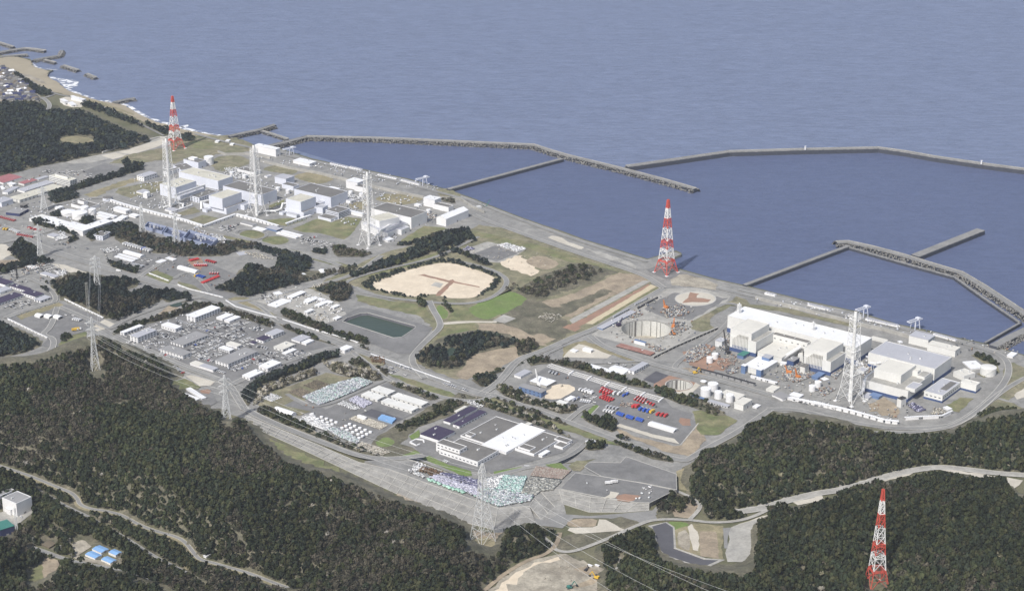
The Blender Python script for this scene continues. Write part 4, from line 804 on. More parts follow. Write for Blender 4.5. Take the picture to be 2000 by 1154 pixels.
for A,B,C,hp,lb in (((912,692),(952,708),(1082,650),20,'largest white prefab of the contractors camp'),((1070,742),(1105,756),(1187,715),20,'white prefab in the middle of the contractors camp'),((1175,777),(1215,790),(1300,752),16,'low white prefab at the lower middle of the contractors camp'),((1325,797),(1360,806),(1418,780),20,'white prefab at the right end of the contractors camp'),
   ((1070,842),(1100,852),(1172,825),26,'tall white cabin stack at the lower edge of the contractors camp'),((1350,907),(1385,917),(1437,895),16,'small white prefab nearest the reservoir'),((765,657),(800,680),(850,660),10,'pale flat shed at the upper left of the contractors camp'),((725,770),(800,800),(960,742),7,'long flat pale store in the contractors camp'),
   ((1270,742),(1320,762),(1350,745),14,'white shed behind the middle of the contractors camp'),((1080,722),(1110,735),(1142,715),10,'small shed beside the largest prefab of the contractors camp'),((1160,700),(1250,740),(1290,725),8,'low white roof along the top of the contractors camp')):
    bld('C7',A,B,C,hp,WH,'roofwhite',lb,'prefab_office','prefab',win=1 if hp > 15 else 0,sp=5)
bld('C7',(410,268),(440,295),(500,270),5,WH,'rooflight','flat pale roof in the overgrown yard','shed','shed'); bld('C7',(1210,430),(1235,460),(1280,440),12,WH,'roofwhite','white dome tent beside the tree belt, larger','shed','tent',shape='arch'); bld('C7',(1030,470),(1050,485),(1085,472),7,WH,'roofwhite','white dome tent beside the tree belt, smaller','shed','tent',shape='arch')
# tents and sheds of the vehicle yard
T='storage tents'
bld('C6',(1215,95),(1368,148),(1402,128),26,WH,'roofwhite','white round topped storage tent beside the row of tankers','storage_tent','tent',shape='arch',grp=T); bld('C6',(1750,242),(1905,300),(1942,280),28,WH,'roofwhite','white round topped storage tent beside the red fire engines','storage_tent','tent',shape='arch',grp=T)
bld('C6',(1130,150),(1290,205),(1310,192),10,WH,'roofwhite','lower of two long white roofed racks','storage_rack','shed'); bld('C6',(1160,130),(1330,185),(1346,174),10,WH,'roofwhite','upper of two long white roofed racks','storage_rack','shed')
bld('C6',(1528,202),(1565,218),(1622,192),9,WH,'roofwhite','low white shed between the tents, left one','shed','shed'); bld('C6',(1625,167),(1690,192),(1717,178),10,WH,'roofwhite','low white shed between the tents, right one','shed','shed')
for k in range(3):
    def opening(r, W, D, H):
        mb = MB(); mb.box(W*.12 if 0 else -.2, D*.12, .1, .15, D*.88, H*.62, 'dark'); mb.obj('opening', r)
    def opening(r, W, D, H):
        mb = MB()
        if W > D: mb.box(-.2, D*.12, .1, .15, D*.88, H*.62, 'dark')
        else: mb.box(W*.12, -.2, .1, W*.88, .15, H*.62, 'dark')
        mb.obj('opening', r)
    bld('C6',(322+90*k,722+7*k),(385+90*k,733+7*k),(417+90*k,708+7*k),28,WH,'roofwhite','open fronted white vehicle tent, %s of three in a row'%['left','middle','right'][k],'vehicle_tent','tent',shape='arch',extra=opening,grp='vehicle tents')
bld('C6',(-60,372),(52,432),(132,402),24,WH,'purple','dark roofed building at the left edge beside the mast','workshop','workshop'); bld('C6',(125,432),(250,488),(297,465),22,WH,'purple','solar roofed workshop, upper of two in a line','workshop','workshop',win=1); bld('C6',(245,492),(345,548),(440,520),28,WH,'purple','solar roofed workshop, lower of two in a line','workshop','workshop',win=1)
bld('C6',(363,560),(392,590),(482,545),20,WH,'rooflight','white end house attached to the solar roofed workshops','house','house',win=2); bld('C6',(-100,590),(-20,620),(247,535),22,WH,'purple','long dark roofed hall at the left edge','workshop','workshop',win=1); bld('C6',(-60,485),(0,508),(102,462),20,WH,'rooflight','pale roofed hall between the dark roofed halls at the left edge','workshop','workshop')
bld('C6',(262,245),(322,277),(397,258),8,WH,'roofwhite','open white roof in the yard near the left mast','shed','shed'); bld('C6',(422,308),(532,360),(572,342),12,WH,'rooflight','ribbed white shed in the yard near the left mast','shed','shed')
# --- waste storage
b = 'cream roofed warehouses of the storage yard'
for A,B,C,hp,lb in (((1218,405),(1385,452),(1450,413),22,'farthest short cream warehouse of the four in the storage yard'),((1117,457),(1285,503),(1350,465),24,'nearer short cream warehouse of the four in the storage yard'),((1412,472),(1715,560),(1790,528),28,'farther long cream warehouse of the four in the storage yard'),((1312,522),(1620,612),(1690,580),28,'nearer long cream warehouse of the four in the storage yard')):
    bld('D6',A,B,C,hp,'cream','cream',lb,'warehouse','warehouse',grp=b,win=1,sp=9)
bld('D6',(272,580),(440,640),(512,620),38,WH,'roofwhite','white round topped storage tent in the waste storage yard','storage_tent','tent',shape='arch',grp=T)
bld('D7',(200,537),(382,595),(540,510),34,WH,'purple','square purple roofed workshop','workshop','workshop'); bld('D7',(425,407),(497,425),(747,282),26,WH,'purple','long purple roofed hall, left of the pair','workshop','workshop',units=1); bld('D7',(520,442),(585,460),(840,318),28,WH,'purple','long purple roofed hall, right of the pair','workshop','workshop',win=1)
bld('D7',(540,312),(562,322),(650,265),10,WH,'creamroof','slim pale shed beside the purple roofed pair','shed','shed')
b = bld('D7',(368,700),(765,812),(962,695),46,WH,'roofgrey','low cream office with a raised corner storey below the purple roofs','office_building','office building',par=1,win=1,units=2); addvol(b,'D7',(368,618),(588,698),(648,655),12.5,WH,'roofgrey',zbase=0,win=3)
bld('D7',(598,552),(830,628),(1155,430),14,WH,'roofgrey','broad grey roofed laboratory, left third of the white complex','laboratory','laboratory',par=1,units=3); bld('D7',(835,622),(1043,718),(1397,492),24,WH,'roofwhite','brilliant white roofed middle part of the complex','laboratory','laboratory',par=1,units=6); bld('D7',(1150,662),(1315,735),(1562,562),24,WH,'roofgrey','dark roofed right third of the white complex','laboratory','laboratory',par=1)
bld('D7',(1518,582),(1640,625),(1700,600),30,WH,'roofgrey','narrow white annex at the right end of the complex','laboratory','laboratory',par=1); bld('D7',(1515,642),(1595,672),(1662,625),22,WH,'roofgrey','small square annex with dark roof at the right end of the complex','laboratory','laboratory',par=1)
bld('D7',(648,540),(702,562),(740,535),26,WH,'roofgrey','white cubic stair tower on the left part of the complex','stair_tower','stair tower',par=1); bld('D7',(1225,440),(1262,452),(1285,430),30,WH,'creamroof','white box tower at the back of the white roof','stair_tower','stair tower'); bld('D7',(1160,662),(1275,700),(1295,655),36,WH,'roofgrey','stepped white front block of the dark roofed part','stair_tower','stair tower',par=1)
bld('D7',(1365,732),(1395,747),(1467,702),26,WH,'roofwhite','white portable cabin on the asphalt before the complex','cabin','cabin',grp='cabins'); bld('D7',(1790,612),(1852,628),(1920,610),36,'concrete','roofwhite','grey concrete cube house hidden by trees right of the complex','house','house')
bld('D8',(255,400),(462,462),(522,440),46,'steelblue','roofmid','blue clad building under construction beside the sandy plot','office_building','office building',win=2,sp=7); bld('D8',(365,347),(512,397),(597,350),26,'concrete','roofwhite','grey hall with a brilliant white roof behind the blue clad building','hall','hall')
bld('D8',(598,547),(682,568),(715,550),26,'cream','cream','cream box store right of the blue clad building, front one','shed','shed'); bld('D8',(680,520),(720,535),(762,495),12,WH,'roofwhite','narrow white store behind the cream box','shed','shed'); bld('D8',(215,292),(272,312),(365,260),20,WH,'rooflight','pale blue roofed shed by the road left of the grey hall','shed','shed')
bld('D8',(1465,735),(1692,812),(1730,785),28,WH,'roofwhite','long white storage tent at the right end of the red truck yard','storage_tent','tent',shape='gable',grp=T)
# --- construction area
bld('D2',(322,402),(385,412),(665,232),14,'steelblue','rooflight','long blue grey steel frame beside the large excavation pit','steel_shed','steel structure'); bld('D2',(520,577),(850,668),(888,640),10,'dark','rust','rust red steel platform below the large excavation pit','steel_platform','platform',doors=0)
bld('D2',(690,522),(800,548),(810,540),32,WH,'steelblue','row of white silos under a blue roof at the rim of the large pit','silo_house','shed'); bld('D2',(235,757),(500,852),(540,830),14,WH,'roofwhite','long low white office with window strip beside the tree belt','prefab_office','office building',win=1); bld('D2',(448,790),(590,842),(640,795),20,WH,'roofwhite','broad white gabled tent beside the long low office','storage_tent','tent',shape='gable')
bld('D2',(652,800),(692,826),(823,745),30,WH,'rooflight','two storey prefab with pale lilac roof beside the dark slab','prefab_office','office building',win=2); bld('D2',(190,602),(270,625),(293,612),24,WH,'roofwhite','white cabin on the pale lot above the tree belt, right one','cabin','cabin',grp='cabins'); bld('D2',(75,618),(118,635),(142,618),12,WH,'roofwhite','white cabin on the pale lot above the tree belt, left one','cabin','cabin',grp='cabins')
bld('F',(1409,767),(1442,779),(1456,771),h=4,wall='cream',roof='creamroof',label='long low beige shed behind the four white tanks',name='shed',cat='shed'); bld('F',(1436,785),(1452,791),(1465,779),h=9,wall='cream',roof='creamroof',label='beige box building right of the four white tanks',name='shed',cat='shed')
bld('G',(150,655),(480,752),(520,735),30,'steelblue','steelblue','blue roofed low shed in front of the four white tanks','shed','shed'); bld('G',(530,780),(1010,925),(1090,890),40,WH,'rooflight','lilac roofed low shed with dark windows in front of the four white tanks','shed','shed',win=1,sp=4); bld('G',(1655,900),(1720,950),(1830,890),30,WH,'roofwhite','small white hut by the hedge right of the beige box','shed','shed')
# --- right plant
bld('D3',(205,235),(1462,548),(1577,440),None,CR,'roofwhite','enormous white roofed turbine hall running along the right plant','turbine_hall','turbine hall',h=27,par=1,band=7,units=0)
b = bld('D3',(232,428),(485,494),(655,392),None,CR,'concrete','left of the two matching reactor buildings with vertical fins','reactor_building','reactor building',h=24,par=1,band=6,extra=fins(.32,11,.6,6.5,23,0,1)); addvol(b,'D3',(235,360),(440,413),(612,312),35,CR,'creamroof',zbase=20,par=1)
b = bld('D3',(952,620),(1215,688),(1345,592),None,CR,'concrete','right of the two matching reactor buildings, behind the tall stack','reactor_building','reactor building',h=22,par=1,band=6,extra=fins(.32,11,.6,6.5,22,0,1)); addvol(b,'D3',(955,545),(1175,600),(1330,495),34,CR,'creamroof',zbase=18,par=1)
bld('D3',(655,402),(985,502),(1060,440),None,CR,'roofgrey','control building with roof plant between the two finned reactor buildings','control_building','control building',h=20,par=1,win=2,units=9,sp=9)
bld('D3',(508,578),(735,645),(862,545),None,CR,'creamroof','low cream roofed hall in front of the control building','service_building',h=9,units=4)
b = bld('D3',(375,708),(545,768),(705,680),None,CR,'roofwhite','white roofed entrance building with two blue corner towers','service_building',h=9,units=3)
for A,B,C,lb in (((340,715),(378,727),(397,712),'left'),((485,755),(532,767),(550,750),'right')): bld('D3',A,B,C,None,'steelblue','roofwhite','blue corner tower at the %s of the entrance building front'%lb,'corner_tower','tower',h=12.5)
bld('D3',(545,628),(612,650),(656,625),None,'steelblue','rooflight','blue plant room on top of the white roofed entrance building','plant_room','plant room',h=14)
bld('D3',(300,612),(360,628),(428,580),32,'steelblue','teal','blue shed with greenish roof at the foot of the left finned building','shed','shed'); bld('D3',(1030,822),(1085,840),(1142,790),24,'steelblue','steelblue','blue shed at the foot of the right finned building','shed','shed'); bld('D3',(920,722),(960,737),(1000,710),70,CR,'roofgrey','cream plant tower among the orange cranes','plant_tower','tower')
bld('D3',(90,470),(150,490),(200,460),55,'galv','rooflight','grey steel plant block left of the left finned building','plant_tower','tower',units=2); bld('D3',(790,660),(850,680),(895,640),60,'bandblue','roofmid','dark blue equipment rack left of the right finned building','plant_tower','tower',units=2)
bld('D3',(640,1002),(742,1046),(802,1008),22,WH,'roofmid','grey gate canopy over the dark driveway circle','gate_canopy','canopy'); bld('D3',(810,1002),(905,1030),(937,1000),20,WH,'roofwhite','white gatehouse right of the gate canopy','gatehouse','gatehouse'); bld('D3',(585,945),(655,968),(700,925),16,CR,'creamroof','small pale gate building behind the gate canopy','gatehouse','gatehouse')
bld('D3',(720,690),(770,705),(790,690),25,WH,'roofwhite','white box between the entrance building and blue rack','shed','shed'); bld('D3',(1110,845),(1150,865),(1190,850),4,WH,'roofwhite','bright white flat roof beside the twin tanks by the stack','shed','shed'); bld('D3',(1520,1020),(1580,1040),(1625,995),18,'galv','rooflight','small grey shed at the foot of the tall stack','shed','shed')
bld('D3',(1600,1000),(1680,1030),(1700,1000),22,'steelblue','steelblue','small blue shed right of the tall stack','shed','shed')
b = bld('D4',(510,425),(1130,605),(1272,482),None,CR,'rooflight','grey roofed turbine hall at the right end of the right plant','turbine_hall','turbine hall',h=24,par=1,band=6)
b = bld('D4',(425,702),(868,822),(1108,652),None,CR,'concrete','stepped reactor building in front of the grey roofed turbine hall','reactor_building','reactor building',h=17,par=1,band=5,units=6); addvol(b,'D4',(537,602),(800,668),(942,565),30,CR,'creamroof',zbase=15,par=1)
addvol(b,'D4',(850,775),(935,803),(1005,748),20,CR,'rooflight',zbase=15); addvol(b,'D4',(905,612),(962,632),(985,608),25,CR,'creamroof',zbase=15); addvol(b,'D4',(960,660),(1030,685),(1100,640),20.5,CR,'concrete',zbase=15)
for cc,A,B,C,hp_,m_,lb in (('C4',(1165,542),(1185,560),(1245,535),45,WB,'bluish annex block on the right of the second reactor building'),('C4',(780,590),(815,602),(855,585),26,WB,'low bluish box at the left foot of the second reactor building'),('C4',(525,455),(560,470),(790,385),34,WB,'long low gallery under the elevated duct of the first reactor building'),('C4',(1530,622),(1560,632),(1595,615),22,WB,'low bluish box at the left foot of the third reactor building'),('C4',(1870,530),(1900,545),(2010,500),48,WB,'bluish annex block on the right of the third reactor building'),
   ('C5',(290,762),(350,785),(400,755),55,WB,'bluish annex between the third reactor building and the octagonal looking office'),('C5',(350,700),(400,722),(460,692),50,WB,'small annex in the notch behind the third reactor building'),('C5',(940,1012),(985,1030),(1110,975),44,WH,'white annex along the lower side of the rightmost left plant reactor'),('C5',(1070,985),(1120,1000),(1190,965),46,WH,'white end annex of the rightmost left plant reactor'),('C5',(585,705),(622,718),(657,700),22,WH,'white box beside the twin tanks behind the third stack'),
   ('C4',(860,560),(920,575),(960,555),18,WB,'small bluish box before the second reactor building'),('C4',(1390,268),(1410,278),(1450,262),12,WH,'white hut between turbine hall and bluish cube'),('C5',(1500,790),(1530,800),(1560,785),14,WH,'white hut between the ribbed shed and the single tank'),('D3',(665,465),(800,500),(880,450),30,CR,'cream stepped block before the control building'),('D3',(600,330),(690,352),(740,325),60,CR,'cream block joining the left finned building to the long hall'),
   ('D3',(1290,500),(1400,530),(1440,500),60,CR,'cream block joining the right finned building to the long hall'),('D3',(895,605),(955,622),(970,610),70,CR,'cream wall block at the left of the right finned building'),('D3',(1150,690),(1215,712),(1250,690),70,'galv','grey steel stair block at the corner of the right finned building'),('D3',(1470,760),(1540,780),(1590,750),30,'galv','grey pump house right of the tallest stack'),('D4',(480,455),(1010,590),(1040,575),60,CR,'lower front gallery of the grey roofed turbine hall')):
    bld(cc,A,B,C,hp_,m_,'creamroof' if m_ == CR else 'rooflight',lb,'annex','annex',par=1)
bld('D4',(1020,822),(1205,865),(1380,735),70,CR,'rooflight','low white office with dark sunken roof right of the stepped reactor building','office_building','office building',par=1,band=3,win=1,extra=lambda r,W,D,H: volume(r, W*.55, D*.3, .4, 'cream', 'roofgrey', W*.35, D*.15, H, 0, ('roof_well','roof_well_floor')))
bld('D4',(1300,632),(1415,675),(1525,642),45,CR,'creamroof','boxy cream block behind the low white office','service_building','service building',par=1,units=4); bld('D4',(1372,735),(1535,765),(1572,735),75,CR,'creamroof','cream block nearest the ring road at the right','service_building','service building',par=1,band=3,units=1)
bld('D4',(877,275),(1067,320),(1127,275),78,CR,'rooflight','tall cream shed on the shore with an overhanging pale roof','shed','shed'); bld('D4',(1070,350),(1330,425),(1377,390),62,CR,'creamroof','lower cream hall attached to the tall shore shed','hall','hall',units=2)
bld('D4',(1400,532),(1482,602),(1592,575),12,WH,'roofwhite','flat white roofed pavilion beside the big round tank','pavilion','pavilion'); bld('D4',(762,887),(802,902),(852,882),80,CR,'dark','open topped cream vent tower in front of the stepped reactor building','vent_tower','tower'); bld('D4',(1835,467),(1890,482),(1942,450),18,WH,'roofwhite','small white house at the far right shore','house','house')
bld('D4',(1210,975),(1260,1000),(1290,985),14,WH,'roofwhite','small white guard hut by the green plot','shed','shed'); bld('D4',(500,300),(640,340),(680,320),10,CR,'creamroof','low beige store behind the grey roofed turbine hall','shed','shed'); bld('D4',(765,332),(790,345),(810,335),10,WH,'roofwhite','tiny white hut behind the grey roofed turbine hall','shed','shed')
# --- foreground left
bld('I',(70,640),(395,795),(757,620),330,WH,'roofmid','white cubic building with louvre bands in the lower left','office_building','office building',par=1,extra=lambda r,W,D,H: [windows(r, W*.95, D*.9, 4, 2, x=W*.02, y=D*.05, z0=H*.66, sp=2.4, ww=2.0, hh=.8), volume(r, 2.5, D*.3, H*.45, 'white', 'roofwhite', -2.6, D*.35, 0, 0, ('porch','porch_roof'))])
bld('I',(-400,500),(-60,640),(342,450),300,WH,'roofmid','white building cut by the left edge behind the cubic building','office_building','office building',par=1,win=2)
bld('E3',(-60,600),(0,652),(88,592),66,'navy','teal','teal roofed navy warehouse cut by the left edge','warehouse','warehouse')
for A,B,C,hp,lb in (((753,802),(832,833),(893,800),22,'upper left blue roofed shed of the four'),((885,830),(950,852),(1018,832),24,'upper right blue roofed shed of the four'),((688,850),(780,880),(832,848),20,'lower left blue roofed shed of the four'),((818,892),(905,918),(945,885),22,'lower right blue roofed shed of the four')):
    bld('E3',A,B,C,hp,WH,'skyblue',lb,'shed','shed',shape='gable',grp='blue roofed sheds')
bld('E3',(335,768),(402,792),(466,758),14,'brownroof','brownroof','old brown roofed farmhouse under the trees','house','house',shape='gable'); bld('E3',(1672,860),(1695,870),(1735,845),14,WH,'roofwhite','white pump hut beside the pale forest road','shed','shed')
bld('E5',(1125,920),(1160,930),(1166,924),14,WH,'roofwhite','white site cabin at the quarry rim, left one','cabin','cabin'); bld('E5',(1185,922),(1222,930),(1228,924),14,WH,'roofwhite','white site cabin at the quarry rim, right one','cabin','cabin')
for x, y, lb in ((1115,528,'left'),(1260,555,'right'),(1220,520,'far')): bld('C3',(x-10,y),(x+15,y+8),(x+32,y-4),12,WH,'roofwhite','small white hut on the shore meadow, %s one'%lb,'shed','shed')
# ------------------------------------------------------------------ towers
def prof_w(prof, t):
    for (t0, w0), (t1, w1) in zip(prof, prof[1:]):
        if t <= t1: return w0+(w1-w0)*(t-t0)/(t1-t0)
    return prof[-1][1]
def lattice(root, H, prof, bands, r, npan, name='lattice_section', z0=0):
    """bands: list of (fraction of height at band top, material) from the ground up"""
    zs = [0]; 
    ratio = .86
    hs = [ratio**k for k in range(npan)]; s = sum(hs)
    for h_ in hs: zs.append(zs[-1]+h_/s)
    cuts = sorted(set([round(z, 4) for z in zs]+[round(b[0], 4) for b in bands])); lo = 0
    for top, m in bands:
        mb = MB(); zz = [z for z in cuts if lo-1e-6 <= z <= top+1e-6]
        for a, b_ in zip(zz, zz[1:]):
            if b_-a < .004: continue
            wa, wb = prof_w(prof, a), prof_w(prof, b_); sg = [(-1,-1),(1,-1),(1,1),(-1,1)]
            A = [Vector((x*wa, y*wa, a*H+z0)) for x, y in sg]; B = [Vector((x*wb, y*wb, b_*H+z0)) for x, y in sg]
            for i in range(4):
                j = (i+1) % 4; mb.beam(A[i], B[i], r*1.5, m); mb.beam(A[i], B[j], r*.8, m); mb.beam(A[j], B[i], r*.8, m); mb.beam(B[i], B[j], r*.8, m)
                if wa > 7: M_ = (A[i]+A[j]+B[i]+B[j])/4; mb.beam(A[i].lerp(B[i],.5), M_, r*.55, m); mb.beam(A[j].lerp(B[j],.5), M_, r*.55, m)
        mb.obj(name, root); lo = top
def pads(root, hw, s, m='white', zh=.9):
    for x, y in ((-1,-1),(1,-1),(1,1),(-1,1)):
        mb = MB(); mb.box(x*hw-s,y*hw-s,0,x*hw+s,y*hw+s,zh,m); mb.obj('footing', root)
RW = [(.185,'towerred'),(.34,'steelwhite'),(.45,'towerred'),(.615,'steelwhite'),(.75,'towerred'),(.885,'steelwhite'),(1,'towerred')]
PR = [(0,14.5),(.19,9.2),(.45,6.5),(.75,3.7),(1,1.3)]
for (bx, by), ty, rot, lb, r_, ds in (((1301,532),390,44,'red and white lattice tower standing on the seawall at mid right',.5,1),((343,290),188,44,'red and white lattice tower farthest left near the beach',.5,1),((1711,1143),955,12,'red and white lattice tower rising out of the woods at the lower right',.36,.8)):
    p = gp(bx, by); H = hfor(p, ty); e = empty('lattice_tower', p, math.radians(rot)); tag(e, lb, 'tower', 'red and white lattice towers')
    lattice(e, H, [(a, b_*ds) for a, b_ in PR], RW, r_, 13)
    pads(e, 14.5*ds, 2.6)
    for f in (.45, .75): 
        mb = MB(); ww = prof_w(PR, f)*ds+.6; [mb.box(*a_, 'towerred') for a_ in ((-ww,-ww,f*H,ww,-ww+1,f*H+.5),(-ww,ww-1,f*H,ww,ww,f*H+.5))]; mb.obj('platform', e)
PS = [(0,14),(.12,10.5),(.25,8.6),(.5,7),(.8,5.6),(1,5)]
for (bx, by), ty, lb, sc_ in (((333,409),270,'leftmost white ventilation stack in a lattice frame',1),((502,424),283,'second white ventilation stack from the left',1),((721,482),335,'third white ventilation stack, in front of the lawn at the right of the left plant',1),((1660,786),607,'tallest white ventilation stack in a lattice frame, in the right plant',1.06)):
    p = gp(bx, by-3); H = hfor(p, ty); e = empty('ventilation_stack', p, math.radians(42)); tag(e, lb, 'stack', 'ventilation stacks in lattice frames'); Hl = H*.955
    lattice(e, Hl, [(a, b_*sc_) for a, b_ in PS], [(1,'steelwhite')], .29, 12, 'lattice_frame'); pads(e, 14*sc_, 2.4)
    mb = MB(); mb.cyl((0,0),2.7,0,H,'steelwhite',18,r2=2.3,mt='dark'); mb.obj('flue', e)
    for f in (.33, .6, .955):
        mb = MB(); ww = prof_w(PS, f)*sc_+.9
        for a_ in ((-ww,-ww,ww,-ww+1.1),(-ww,ww-1.1,ww,ww),(-ww,-ww+1.1,-ww+1.1,ww-1.1),(ww-1.1,-ww+1.1,ww,ww-1.1)): mb.box(a_[0],a_[1],f*Hl,a_[2],a_[3],f*Hl+.45,'steelwhite')
        mb.obj('platform', e)
for (bx, by), ty, lb in (((1442,634),594,'slim lattice vent mast on the roof edge at the left of the right plant'),((1586,668),630,'slim lattice vent mast between the finned buildings')):
    p = gp(bx, by+8); z_ = 20; H = hfor(p, ty)-z_; e = empty('vent_mast', (p.x, p.y, z_), math.radians(30)); tag(e, lb, 'mast', 'slim vent masts')
    lattice(e, H, [(0,2.6),(1,2)], [(1,'steelwhite')], .22, 8, 'lattice_frame'); mb = MB(); mb.cyl((0,0),1,0,H+2,'steelwhite',12); mb.obj('flue', e)
def pylon(bx, by, ty, rot, lb, hw=5, arms=((.68,9),(.79,8),(.9,7)), r=.34, m='galv'):
    p = gp(bx, by); H = hfor(p, ty); e = empty('power_pylon', p, rot); tag(e, lb, 'pylon', 'grey lattice power pylons')
    lattice(e, H, [(0,hw),(.55,hw*.42),(.9,hw*.24),(1,hw*.1)], [(1,m)], r, 10, 'lattice_body')
    for f, L_ in arms:
        mb = MB(); ww = hw*.3
        for s in (-1, 1):
            tip = Vector((s*L_, 0, f*H+.4))
            for y in (-1, 1):
                mb.beam((s*ww*.5, y*ww, f*H), tip, r*.9, m); mb.beam((s*ww*.5, y*ww, f*H+3.0), tip, r*.9, m)
                for k in (.33,.66): mb.beam(Vector((s*ww*.5, y*ww, f*H)).lerp(tip,k), Vector((s*ww*.5, y*ww, f*H+3)).lerp(tip,k-.15), r*.6, m)
        ca = mb.obj('crossarm', e)
        for s in (-1, 1): mb = MB(); mb.beam((s*L_,0,f*H+.4), (s*L_,0,f*H-2.1), r*.9, 'steelwhite'); mb.obj('insulator', ca)
    return e, H, arms
PY = {}
for k, bx, by, ty, rot, lb, hw in (('a',86,411,365,20,'lattice pylon beside the round tanks at the far left',9),('b',79,503,438,20,'lattice pylon by the road left of the white warehouses',7),('c',190,566,499,20,'lattice pylon rising from the small wood at the left',7.5),
    ('d',279,462,398,-60,'lattice pylon at the left end of the blue walled switchyard',8),('e',345,481,414,-60,'lattice pylon in front of the blue walled switchyard',8),('f',187,727,619,25,'lattice pylon in the left woods above the forest clearing',8.5),
    ('g',443,828,732,25,'lattice pylon beside the road bend at the edge of the woods',8.5)):
    PY[k] = pylon(bx, by, ty, math.radians(rot), lb, hw*.72, ((.66,8.5),(.78,9.5),(.9,8)))
PY['h'] = pylon(943, 1057, 905, math.radians(40), 'largest lattice pylon, in front of the bag storage at bottom centre', 11.5, ((.70,7),(.80,8),(.90,7)), .26)
def cable(pts, sag, n, lb, r=.16):
    mb = MB(); a, b_ = pts; L_ = [a.lerp(b_, i/n)-Vector((0,0,4*sag*(i/n)*(1-i/n))) for i in range(n+1)]
    for p, q in zip(L_, L_[1:]): mb.beam(p, q, r, 'galv', 3)
    tag(mb.obj('power_line'), lb, 'power line', 'overhead power lines')
def armtip(k, lvl, s):
    e, H, arms = PY[k]; f, L_ = arms[lvl]; a = e.rotation_euler.z; return Vector((e.location.x+s*L_*math.cos(a), e.location.y+s*L_*math.sin(a), f*H-2.2))
for lvl in range(3):
    for s in (-1, 1):
        sd_ = ('lower','middle','upper')[lvl]+(' left',' right')[s > 0]
        cable((armtip('f',lvl,s), armtip('g',lvl,s)), 9, 14, sd_+' power line over the left woods between two pylons')
        if lvl != 1:
            cable((armtip('g',lvl,s), armtip('h',lvl,s)), 12, 16, sd_+' power line from the road bend pylon to the largest pylon')
            cable((armtip('c',lvl,s), armtip('f',lvl,s)), 7, 12, sd_+' power line from the small wood pylon to the forest pylon')
for i, (x0, y0, x1, y1) in enumerate(((1075,1030,1290,1210),(1100,1040,1380,1200),(1140,1025,1470,1190),(1190,1045,1530,1190))):
    cable((armtip('h',i%3,(-1,1)[i > 1]), gp(x1, y1, 34)), 10, 14, ('first','second','third','fourth')[i]+' power line from the left of those crossing the bottom woods towards the right')

# ------------------------------------------------------------------ tanks, ducts, walkways, cranes
def tank(c, x, ytop, ybot, rx, lb, m='white', roof='roofwhite', grp=None, cone=.0, stair=True):
    q = fp(c, (x, ybot)); s = CROP[c][2]; R0 = rx/s/pxm(q[1]); fr = gp(*q); p = Vector((fr.x, fr.y+R0*.95, 0)); 
    ct = fp(c, (x, ytop)); H = hfor(p, ct[1]+0)  # ytop is the centre of the lid
    e = empty('storage_tank', p); tag(e, lb, 'tank', grp); mb = MB(); mb.cyl((0,0),R0,0,H,m,32,top=False); mb.obj('shell', e)
    mb = MB(); mb.cyl((0,0),R0+.15,H-.1,H+max(R0*cone,.3),roof,32,r2=R0*.35 if cone else R0*.98); mb.obj('roof', e)
    if stair and R0 > 5:
        mb = MB()
        for k in range(12): a = math.radians(-140+k*6); mb.box(math.cos(a)*R0-.4,math.sin(a)*R0-.9,H*k/12,math.cos(a)*R0+.5,math.sin(a)*R0+.1,H*k/12+.35,'galv')
        mb.obj('stairs', e)
    return e
W_ = 'white storage tanks'
tank('C2',765,722,800,76,'largest white tank of the left tank farm',grp=W_,cone=.08); tank('C2',652,712,765,70,'flat round white tank left of the largest tank',grp=W_,cone=.1); tank('C2',822,668,750,40,'tall white tank behind the largest tank',grp=W_); tank('C2',896,690,753,37,'white tank at the right of the left tank farm',grp=W_)
tank('C2',1040,578,620,45,'blue white open drum tank beside the start of the covered walkway',m='wallblue',roof='roofgrey'); tank('C3',1035,680,765,47,'tall white tank behind the long turbine hall',grp=W_)
for c,x,a,b_,r_,lb in (('C4',1062,230,262,21,'twin white tank behind the long turbine hall, left'),('C4',1186,258,298,21,'twin white tank behind the long turbine hall, right'),('C4',1512,380,420,22,'twin white tank beside the bluish cube, left'),('C4',1610,405,448,22,'twin white tank beside the bluish cube, right'),
  ('C5',622,618,652,21,'twin white tank beside the tall plain block, left'),('C5',727,640,680,22,'twin white tank beside the tall plain block, right'),('C5',1383,797,835,21,'single white tank between the last turbine hall and the ribbed shed'),
  ('D2',1395,990,1078,51,'front left white tank of four beside the small pit'),('D2',1466,942,1025,51,'rear white tank of four beside the small pit'),('D2',1517,1022,1100,38,'third white tank of four beside the small pit'),('D2',1628,1052,1133,38,'rightmost white tank of four beside the small pit'),
  ('D3',33,638,700,32,'white tank of the pair left of the finned building, left'),('D3',85,603,662,31,'white tank of the pair left of the finned building, right'),('D3',1035,915,975,33,'white tank of the pair by the tallest stack, left'),('D3',1091,875,938,33,'white tank of the pair by the tallest stack, right')):
    tank(c,x,a,b_,r_,lb,grp=W_,stair=False)
tank('D4',1665,582,680,79,'big cream round tank inside the ring road at the right edge',m='cream',roof='cream',cone=.12); tank('G',430,300,385,75,'small round pit tank behind the four white tanks',m='concrete',stair=False)
